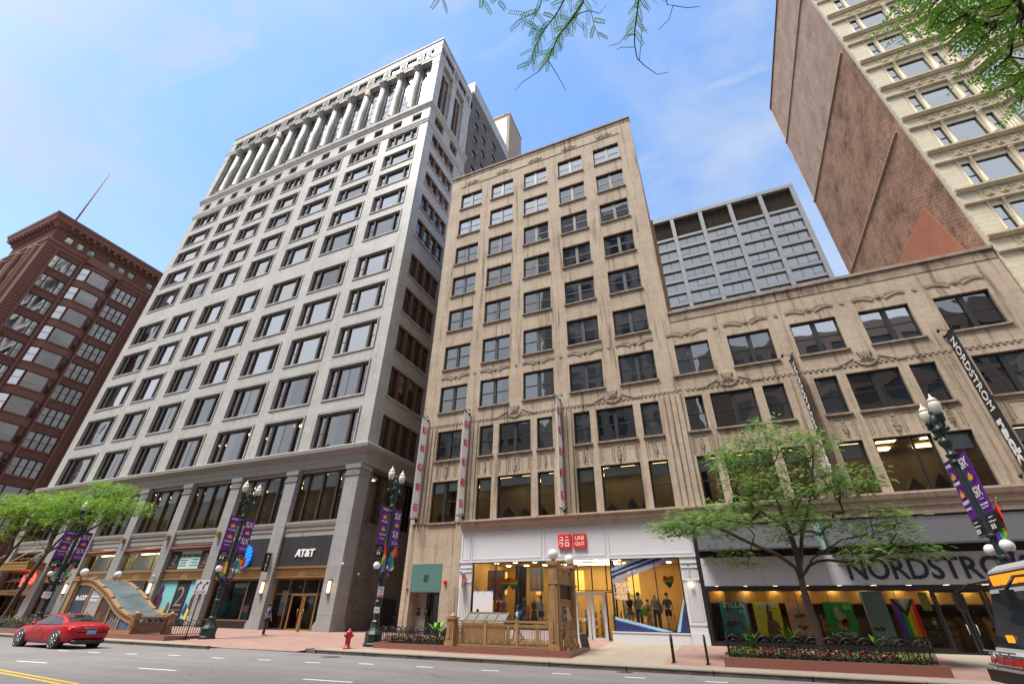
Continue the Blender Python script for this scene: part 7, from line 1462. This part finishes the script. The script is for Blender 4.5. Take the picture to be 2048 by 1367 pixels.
tree('honey_locust_tree', (-61.8, 23.4, .4), 'honey locust tree cut by the left edge of the picture with a dark leaning trunk',
 [[(-61.8, 23.4, .3), (-61.5, 23.4, 2.2), (-60.9, 23.5, 4.6), (-60.4, 23.6, 5.9)], [(-60.4, 23.6, 5.9), (-59, 23.7, 7.8), (-58.2, 23.8, 9.2)], [(-60.4, 23.6, 5.9), (-62, 23.8, 7.6), (-63.3, 24, 9.4)], [(-60.4, 23.6, 5.9), (-61.2, 23.4, 8.6)]],
 [((-60.5, 23.8, 9.8), (3.2, 2.2, 1.5), 90), ((-64.5, 24, 10.2), (2.8, 2, 1.4), 50), ((-57.6, 23.9, 9.6), (2.0, 1.8, 1.2), 34), ((-61, 23.6, 7.7), (2.4, 1.6, .7), 20)], 8, LF2, 46, (.2, .15), (.2, .34))
HANG = [[[-0.32,1.97,7.26],[-0.43,2.18,7.17],[-0.55,2.26,7.13],[-0.73,2.34,7.08],[-0.85,2.43,7.02],[-0.98,2.55,6.94]],[[-0.13,2.04,7.24],[-0.25,2.27,7.15],[-0.42,2.36,7.1],[-0.59,2.44,7.05],[-0.72,2.55,6.98],[-0.78,2.59,6.95],[-0.87,2.63,6.92],[-1.09,2.65,6.87],[-1.2,2.69,6.83]],[[-0.75,2.59,6.96],[-0.69,2.77,6.88],[-0.65,2.9,6.81]],[[-0.61,1.94,7.25],[-0.66,2.11,7.18],[-0.7,2.15,7.16],[-0.81,2.16,7.14],[-0.93,2.15,7.12]],[[-0.67,2.32,7.09],[-0.76,2.31,7.09],[-0.82,2.27,7.09]],[[-0.42,2.36,7.1],[-0.31,2.34,7.12],[-0.21,2.35,7.12],[-0.11,2.41,7.09],[-0.03,2.37,7.11]],[[-0.19,2.37,7.11],[-0.19,2.48,7.06],[-0.17,2.61,7.0]],[[0.37,2.26,7.14],[0.29,2.44,7.07],[0.2,2.66,6.98],[0.17,2.77,6.92],[0.17,2.89,6.85],[0.23,2.97,6.81],[0.34,3.08,6.74],[0.46,3.09,6.72]],[[0.19,2.69,6.96],[0.1,2.67,6.97],[0.02,2.71,6.95],[-0.09,2.7,6.96]],[[0.16,2.79,6.91],[0.04,2.75,6.93],[-0.02,2.75,6.93]],[[0.19,2.91,6.85],[0.24,2.77,6.92],[0.28,2.65,6.98]],[[0.55,2.44,7.05],[0.55,2.56,7.0],[0.6,2.58,6.98],[0.55,2.67,6.94],[0.43,2.73,6.93]],[[0.6,2.58,6.98],[0.73,2.64,6.94],[0.84,2.66,6.91]],[[-1.57,1.56,7.18],[-1.61,1.68,7.13]],[[-1.2,1.73,7.22],[-1.22,1.87,7.17]],[[-1.01,1.81,7.23],[-1.08,1.94,7.17]]]
MASS = [[[2.19,2.17,4.45],[2.11,2.18,4.5],[2.01,2.23,4.54],[1.93,2.2,4.61],[1.86,2.13,4.71],[1.79,2.05,4.8]],[[1.82,2.01,4.25],[1.78,2.05,4.25],[1.76,2.1,4.23]],[[1.87,2.12,4.51],[1.83,2.16,4.51],[1.8,2.18,4.51]],[[1.7,1.94,4.44],[1.65,1.97,4.45],[1.62,2.03,4.43]],[[1.71,1.94,4.33],[1.65,1.97,4.34],[1.61,1.95,4.38]],[[1.73,1.98,4.7],[1.67,2.02,4.7],[1.64,2.07,4.69]],[[1.88,2.18,5.09],[1.77,2.22,5.12],[1.71,2.25,5.14]],[[1.9,2.18,4.94],[1.86,2.24,4.92],[1.84,2.3,4.9]],[[2.05,2.31,4.72],[2.02,2.39,4.68],[2.0,2.33,4.73]],[[1.9,2.06,4.32],[1.92,2.1,4.27],[1.91,2.15,4.23]],[[2.1,2.17,4.49],[2.09,2.24,4.45],[2.09,2.29,4.41]],[[1.77,1.94,4.55],[1.72,1.96,4.57],[1.66,1.98,4.58]],[[1.85,1.95,4.37],[1.8,1.97,4.39],[1.76,1.97,4.41]],[[1.9,1.89,4.29],[1.86,1.94,4.28],[1.82,1.95,4.3]],[[1.93,1.97,4.35],[1.88,2.02,4.34],[1.84,2.03,4.37]],[[2.11,2.22,4.95],[2.05,2.26,4.95],[2.02,2.33,4.93]],[[1.97,2.25,4.89],[1.94,2.33,4.85],[1.93,2.38,4.82]],[[1.8,2.12,5.04],[1.76,2.19,5.02],[1.73,2.23,5.01]],[[2.03,2.18,4.87],[2.09,2.25,4.78],[2.14,2.28,4.72]],[[2.02,2.2,4.06],[1.97,2.22,4.09],[1.92,2.24,4.11],[1.87,2.24,4.15],[1.85,2.25,4.15]],[[2.02,2.28,4.16],[1.97,2.34,4.15],[1.92,2.36,4.16]],[[2.15,2.4,4.39],[2.1,2.39,4.44],[2.06,2.4,4.46]],[[2.28,2.56,4.3],[2.21,2.58,4.33],[2.16,2.62,4.33]],[[2.25,2.45,4.58],[2.21,2.47,4.6],[2.18,2.55,4.55]],[[2.28,2.59,4.47],[2.25,2.67,4.42],[2.24,2.73,4.37]],[[1.86,2.11,4.12],[1.83,2.15,4.12],[1.81,2.16,4.11]]]
# tree on the camera's own pavement: its limbs reach overhead
def near_tree():
    rg = random.Random(12); t = thing('overhanging_tree', (1.9, -2.6, .14), 'fresh green locust branches hanging down into the top of the picture', 'tree')
    q = MB(BARK); q.tube([(1.9, -2.6, .1), (1.95, -2.5, 2.4), (1.8, -2.3, 4.3)], [.19, .15, .12], 12); build(q, 'trunk', t)
    br = MB(BARK); A_ = HANG; br.tube([(1.8, -2.3, 4.3), (1.9, -.8, 5.1), (2.6, .9, 4.75), Vector(MASS[0][0])], [.1, .07, .04, .02], 8); br.tube([(1.8, -2.3, 4.3), (.9, -1.2, 6.2), (.4, .4, 7.9), Vector(A_[1][0])+Vector((.1, -.2, .35)), A_[1][0]], [.1, .07, .05, .03, .012], 8)
    src = Vector((.4, .4, 7.9))
    def tw(path, r0, r1): n = len(path); br.tube([Vector(p) for p in path], [r0+(r1-r0)*i/max(1, n-1) for i in range(n)], 5)
    rr = [.010, .011, .005, .006, .004, .006, .004, .010, .005, .004, .004, .006, .004, .006, .006, .006]
    for p, r in zip(A_, rr): tw(p, r, .0025)
    for i in (0, 3, 7, 11, 13, 14, 15): br.tube([src, src.lerp(Vector(A_[i][0]), .6)+Vector((0, 0, .25)), A_[i][0]], [.03, .018, rr[i]], 6)
    tw(MASS[0], .02, .012)
    for p in MASS[1:]:
        tw(p, .006, .003); st = Vector(p[0]); near = min((Vector(m) for m in MASS[0]), key=lambda v: (v-st).length)
        br.tube([near, near.lerp(st, .5)+Vector((0, 0, .05)), st], [.008, .007, .006], 5)
    build(br, 'branches', t); lf = MB(LFN)
    def along(path, step, L_, prob=1, u0=0, u1=1, hang=.55):
        pts = [Vector(p) for p in path]; tl = sum((b-a).length for a, b in zip(pts, pts[1:])); s = tl*u0; sd = 1
        while s < tl*u1:
            k = s
            for a, b in zip(pts, pts[1:]):
                l = (b-a).length
                if k <= l: break
                k -= l
            c = a.lerp(b, min(1, k/max(l, 1e-6))); dr = (b-a).normalized(); sd = -sd
            if rg.random() < prob:
                side = dr.cross(Vector((0, 1, .2))).normalized()*sd; d = (side*rg.uniform(.5, 1)+dr*rg.uniform(.2, .8)+Vector((rg.uniform(-.3, .3), rg.uniform(-.5, .5), -hang*rg.uniform(.3, 1.2)))).normalized()
                frond(lf, c, d, L_*rg.uniform(.75, 1.2), rg, 9, .0085, .034)
            s += step*rg.uniform(.7, 1.3)
    along(A_[0], .035, .16, .95, .25, 1); [along(A_[1], .04, .16, .95, .05, .66) for _ in (0, 1)]; along(A_[3], .04, .2, .9, .3, 1); along(A_[4], .05, .18, 1); along(A_[5], .06, .18, .9, 0, .3)
    along(A_[4], .04, .16, .9); along(A_[6], .07, .14, .4); along(A_[7], .035, .16, .95, .0, .42)
    for i in (13, 14, 15): along(A_[i], .05, .14, .9, .5, 1)
    for dx in (.12, .22, .05, -.05): frond(lf, Vector(A_[7][1])+Vector((dx, 0, .12)), Vector((.4, .1, -.8)).normalized(), .26, rg, 11, .0085, .034)
    for k in range(10): frond(lf, Vector(A_[5][0])+Vector((rg.uniform(-.15, .2), rg.uniform(-.1, .1), rg.uniform(-.05, .35))), Vector((rg.uniform(-.5, .5), .1, -.8)).normalized(), .22, rg, 10, .0085, .034)
    for p in MASS: 
        for _ in range(2): along(p, .055, .2, .95, 0, 1)
    build(lf, 'crown', t, recalc=False); return t
near_tree()
# ================================================================= red sedan
def car():
    t = thing('red_sedan', (-31.75, 16.05, 0), 'shiny red four door sedan driving left along the kerb lane', 'car'); P = lambda x, y, z: Vector((-31.75-x, 16.05-y, z))
    ST = [(-2.5, .50, .80, .84, .62, .66, .5), (-2.42, .36, .88, .97, .80, .80, .62), (-2.2, .27, .93, 1.04, .90, .86, .66), (-1.9, .24, .95, 1.07, .93, .89, .68), (-1.55, .22, .955, 1.10, .945, .90, .68), (-1.2, .20, .95, 1.26, .95, .90, .62), (-.75, .19, .94, 1.39, .945, .89, .58), (-.2, .19, .93, 1.435, .94, .885, .57), (.35, .19, .92, 1.40, .94, .88, .58), (.9, .19, .905, 1.20, .94, .87, .64), (1.3, .20, .885, 1.0, .94, .87, .70), (1.7, .21, .86, .95, .945, .87, .68), (2.1, .22, .80, .88, .92, .83, .62), (2.4, .26, .70, .78, .84, .74, .5), (2.55, .40, .58, .62, .62, .55, .4)]
    def at(x):
        for a, b in zip(ST, ST[1:]):
            if a[0] <= x <= b[0]: u = (x-a[0])/(b[0]-a[0]); u = u*u*(3-2*u)*.4+u*.6; return [p+(q_-p)*u for p, q_ in zip(a, b)]
        return list(ST[0] if x < 0 else ST[-1])
    def ring(x):
        _, zb, zs, zt, wl, wb, wt = at(x); zm = zb+(zs-zb)*.55
        half = [(0, zb), (wl*.8, zb), (wl*.97, zb+.07), (wl, zb+.2), (wl+.012, zm), (wl-.01, zs-.1), (wb+.01, zs-.02), (wb-.02, zs+.01)]
        top = [(wb-.03, zs+.015), (wb+(wt-wb)*.5, zs+(zt-zs)*.5), (wt, zt-.045), (wt-.08, zt-.012), (wt*.5, zt), (0, zt+.005)]
        h = half+top; return h+[(-y, z) for y, z in h[-2:0:-1]]
    xs = [-2.5+5.05*i/56 for i in range(57)]; q = MB(mat('metallic red car paint', (.34, .003, .009), .4, metal=.0, coat=.3, spec=.3)); n = len(ring(0)); vs = [P(x, y, z) for x in xs for y, z in ring(x)]
    q.mesh(vs, [(i*n+k, i*n+(k+1) % n, (i+1)*n+(k+1) % n, (i+1)*n+k) for i in range(len(xs)-1) for k in range(n)]+[tuple(range(n-1, -1, -1)), tuple(range((len(xs)-1)*n, len(xs)*n))], True); build(q, 'body', t)
    CG = mat('dark car glass', (.012, .014, .016), .06, spec=.9)
    def side(x, u, s_, o=.028): _, zb, zs, zt, wl, wb, wt = at(x); return P(x, s_*(wb-.03+(wt-wb+.03)*u+o), zs+.015+(zt-.06-zs)*u)
    for s_ in (-1, 1):
        for a, b, nm in ((-1.35, -.42, 'rear_side_window'), (-.36, .5, 'front_side_window')):
            q = MB(CG); m_ = 20; top = lambda x: min(.92, max(.08, (x+1.75)*1.25 if x < -.9 else (1.15-x)*1.1))
            lo, hi = [side(a+(b-a)*i/m_, .07, s_) for i in range(m_+1)], [side(a+(b-a)*i/m_, top(a+(b-a)*i/m_), s_) for i in range(m_+1)]
            q.mesh(lo+hi, [(i, i+1, m_+2+i, m_+1+i) for i in range(m_)], True); build(q, nm, t)
        q = MB(CG); lo, hi = [side(.56+.35*i/4, .07, s_) for i in range(5)], [side(.56+.35*i/4, (.65-.12*i), s_) for i in range(5)]; q.mesh(lo+hi, [(i, i+1, 6+i, 5+i) for i in range(4)], True); build(q, 'quarter_window', t)
        q = MB('blk'); q.tube([side(-1.5, .02, s_, .0), side(-.4, .02, s_, .0), side(1.0, .02, s_, .0)], .014, 5); build(q, 'window_trim', t)
        q = MB(mat('metallic red car paint', (0, 0, 0))); q.ball(P(.72, s_*1.0, 1.0), .1, 10, 7, (1, .9, .7)); build(q, 'wing_mirror', t)
        for x in (-.95, .0): q = MB('steel'); q.tube([P(x, s_*.955, .80), P(x+.2, s_*.957, .80)], .013, 5); build(q, 'door_handle', t)
        for x in (-.4,): q = MB('blk'); q.tube([P(x, s_*.957, .3), P(x-.02, s_*.957, .6), P(x, s_*.915, .93)], .005, 4); build(q, 'door_seam', t)
        for x in (-1.5, 1.5):
            build(MB('blk').tube([P(x, s_*.70, .36), P(x, s_*.962, .36)], .41, 28), 'wheel_arch', t)
            w_ = build(MB(mat('tyre rubber', (.018, .018, .018), .8)).tube([P(x, s_*.72, .34), P(x, s_*.96, .34), P(x, s_*.985, .34)], [.34, .34, .31], 28), 'wheel', t)
            q = MB(mat('alloy rim', (.35, .36, .38), .3, metal=.8)); 
            for k in range(10): a = k*.628; e = P(x+.27*math.cos(a), s_*.985, .34+.27*math.sin(a)); q.tube([P(x, s_*1.0, .34), e], [.03, .02], 5)
            q.tube([P(x+.28*math.cos(a*.2618), s_*.987, .34+.28*math.sin(a*.2618)) for a in range(25)], .014, 5); q.tube([P(x, s_*.98, .34), P(x, s_*1.005, .34)], .06, 12); q2 = q.data('rim', world_org(t)); link('rim', q2, w_)
        TL = mat('lit tail lamp', (.7, .02, .02), .3, emit=(1, .05, .03), es=1.2)
        q = MB(TL); q.mesh([P(-2.47, s_*.42, .76), P(-2.40, s_*.76, .76), P(-2.22, s_*.905, .79), P(-2.22, s_*.90, .90), P(-2.40, s_*.77, .92), P(-2.47, s_*.45, .86), P(-2.40, s_*.42, .76), P(-2.33, s_*.74, .76), P(-2.2, s_*.86, .79), P(-2.2, s_*.86, .90), P(-2.33, s_*.75, .92), P(-2.40, s_*.45, .86)], [(0, 1, 4, 5), (1, 2, 3, 4), (6, 11, 10, 7), (7, 10, 9, 8), (0, 5, 11, 6), (5, 4, 10, 11), (4, 3, 9, 10), (1, 0, 6, 7), (2, 1, 7, 8), (3, 2, 8, 9)]); build(q, 'tail_light', t)
        q = MB(mat('headlamp glass', (.6, .62, .65), .1, spec=.8)); q.ball(P(2.3, s_*.66, .66), .16, 12, 8, (1.2, .9, .55)); build(q, 'headlight', t)
        q = MB('steel'); q.tube([P(-2.40, s_*.5, .33), P(-2.5, s_*.5, .33)], .045, 10); build(q, 'exhaust_tip', t)
    q = MB(CG); m_ = 6; rows = [-1.52+(.72)*i/m_ for i in range(m_+1)]; vs = []
    for x in rows:
        a = at(x); z = a[3]; w_ = (a[6]-.05)
        for j in range(5): v = -1+.5*j; vs.append(P(x-.012, v*w_, z+.014-.012*abs(v)))
    q.mesh(vs, [(i*5+j, i*5+j+1, i*5+j+6, i*5+j+5) for i in range(m_) for j in range(4)], True); build(q, 'rear_window', t)
    q = MB(CG); rows = [.5+.72*i/m_ for i in range(m_+1)]; vs = []
    for x in rows:
        a = at(x); z = a[3]; w_ = (a[6]-.05)
        for j in range(5): v = -1+.5*j; vs.append(P(x+.012, v*w_, z+.014-.012*abs(v)))
    q.mesh(vs, [(i*5+j, i*5+j+1, i*5+j+6, i*5+j+5) for i in range(m_) for j in range(4)], True); build(q, 'windscreen', t)
    q = MB('blk'); a = [P(-2.46, -.7, .30), P(-2.50, -.5, .28), P(-2.53, 0, .28), P(-2.50, .5, .28), P(-2.46, .7, .30)]; q.tube(a, [.07, .09, .1, .09, .07], 8); build(q, 'rear_valance', t)
    build(MB(mat('blue number plate', (.2, .42, .7), .5)).mesh([P(-2.515, -.2, .60), P(-2.515, .2, .60), P(-2.50, .2, .76), P(-2.50, -.2, .76), P(-2.45, -.2, .60), P(-2.45, .2, .60), P(-2.45, .2, .76), P(-2.45, -.2, .76)], [(0, 1, 2, 3), (7, 6, 5, 4), (0, 4, 5, 1), (1, 5, 6, 2), (2, 6, 7, 3), (3, 7, 4, 0)]), 'number_plate', t)
    build(MB('steel').tube([P(-2.50, -.35, .84), P(-2.51, 0, .85), P(-2.50, .35, .84)], .014, 5), 'boot_trim', t)
car()
# ================================================================= city bus
def bus():
    t = thing('city_bus', (7, 18.1, 0), 'white topped city bus entering at the right edge with an amber destination sign', 'bus'); y0, y1 = 16.8, 19.4; BW = mat('bus white paint', (.45, .45, .45), .35); BG = mat('dark bus glass', (.02, .026, .03), .06, spec=.9); BD = mat('bus dark trim', (.03, .035, .04), .4)
    pf = [(7.9, 3.22), (7.35, 3.12), (7.08, 2.98)]; 
    q = MB(BW); prof = [(19, .35), (19, 3.1), (18.8, 3.22), (7.9, 3.22), (7.35, 3.14), (7.08, 2.98), (7.0, 2.6), (6.75, 1.75), (6.55, 1.05), (6.35, .98), (6.2, .45), (6.3, .32)]
    n = len(prof); vs = []
    for y, k in ((y0, .12), (y0+.12, 0), (y1-.12, 0), (y1, .12)):
        for x, z in prof: vs.append((x+(k*.8 if x < 8 else 0), y, z-(k*.6 if z > 3 else 0)))
    q.mesh(vs, [(j*n+i, j*n+(i+1) % n, (j+1)*n+(i+1) % n, (j+1)*n+i) for j in range(3) for i in range(n)]+[tuple(range(n-1, -1, -1)), tuple(range(3*n, 4*n))]); build(q, 'body', t)
    def front(z): 
        for (xa, za), (xb, zb) in zip(prof[4:], prof[5:]):
            if zb <= z <= za: return xa+(xb-xa)*(za-z)/(za-zb)
        return 6.3
    def fp(z0, z1, a, b, m_, nm, o=.012, lab=None):
        q = MB(m_); vs = []
        for dx in (o, -.02):
            for z in (z0, (z0+z1)/2, z1):
                for y in (a, b): vs.append((front(z)-dx, y, z))
        q.mesh(vs, [(0, 1, 3, 2), (2, 3, 5, 4), (6, 8, 9, 7), (8, 10, 11, 9), (0, 6, 7, 1), (4, 5, 11, 10), (0, 2, 8, 6), (2, 4, 10, 8), (1, 7, 9, 3), (3, 9, 11, 5)]); return build(q, nm, t)
    fp(2.52, 2.92, y0+.18, y1-.12, BD, 'sign_housing'); fp(1.12, 2.45, y0+.15, y1-.1, BG, 'windscreen', .014); fp(2.42, 2.52, y0+.1, y1-.08, BW, 'brow', .02)
    AMB = mat('amber destination display', (.8, .3, .01), emit=(1, .28, .01), es=.45); Fs_ = Fr(front(2.72)-.04, 0, -math.pi/2); 
    a_ = link('destination_sign', None, t); 
    q = MB(AMB); 
    for k in range(4): q.box(Fs_, -(y1-.35)+k*.52, -(y1-.35)+k*.52+.47, 2.58, 2.86, -.0, .02)
    bpy.data.objects.remove(a_); build(q, 'destination_sign', t)
    q = MB(AMB); q.box(Fr(front(1.3)-.03, 0, -math.pi/2), -(y1-.75), -(y1-1.15), 1.25, 1.42, 0, .02); build(q, 'route_display', t)
    fp(.98, 1.12, y0+.02, y1-.02, BW, 'front_rail', .05); q = MB('blk'); q.box(Fr(6.18, 0, -math.pi/2), -(y1-.05), -(y0+.05), .35, .62, -.08, .1); build(q, 'bumper', t)
    fp(.70, .92, y0+.02, y1-.02, mat('bus red stripe', (.4, .02, .02), .5), 'red_stripe', .012)
    for y in (y1-.35, y0+.35):
        for dz in (0, .17): build(MB(mat('headlamp glass', (.6, .62, .65))).ball((front(.8)-.02, y, .72+dz), .085, 12, 8, (.5, 1, 1)), 'headlight', t)
    q = MB('blk'); q.tube([(7.05, y1-.1, 2.75), (6.6, y1+.1, 2.7), (6.25, y1+.18, 2.45)], .035, 6); q.wbox(6.12, 6.32, y1+.02, y1+.3, 2.0, 2.45); build(q, 'mirror', t)
    q = MB('blk'); q.tube([(7.05, y0+.1, 2.75), (6.6, y0-.1, 2.7), (6.3, y0-.2, 2.4)], .035, 6); q.wbox(6.2, 6.4, y0-.32, y0-.05, 1.95, 2.4); build(q, 'mirror', t)
    q = MB('steel')
    for z in (.75, 1.05): q.tube([(6.1, y0+.4, z), (6.12, y0+.45, z), (6.12, y1-.45, z), (6.1, y1-.4, z)], .025, 6)
    for y in (y0+.8, y0+1.3, y0+1.8): q.tube([(6.12, y, .75), (6.12, y, 1.05)], .02, 6)
    build(q, 'bicycle_rack', t)
    for k in range(6): build(MB(BG).wbox(8.2+k*1.75, 9.8+k*1.75, y0-.01, y0+.05, 1.35, 2.55), 'side_window', t)
    for k in range(6): build(MB(BG).wbox(8.2+k*1.75, 9.8+k*1.75, y1-.05, y1+.01, 1.35, 2.55), 'side_window', t)
    for x in (8.9, 15.5):
        for y in (y0+.15, y1-.15): build(MB(mat('tyre rubber', (0, 0, 0))).tube([(x, y-.17, .48), (x, y+.17, .48)], .48, 24), 'wheel', t)
bus()
bpy.data.scenes.remove(_tmp)
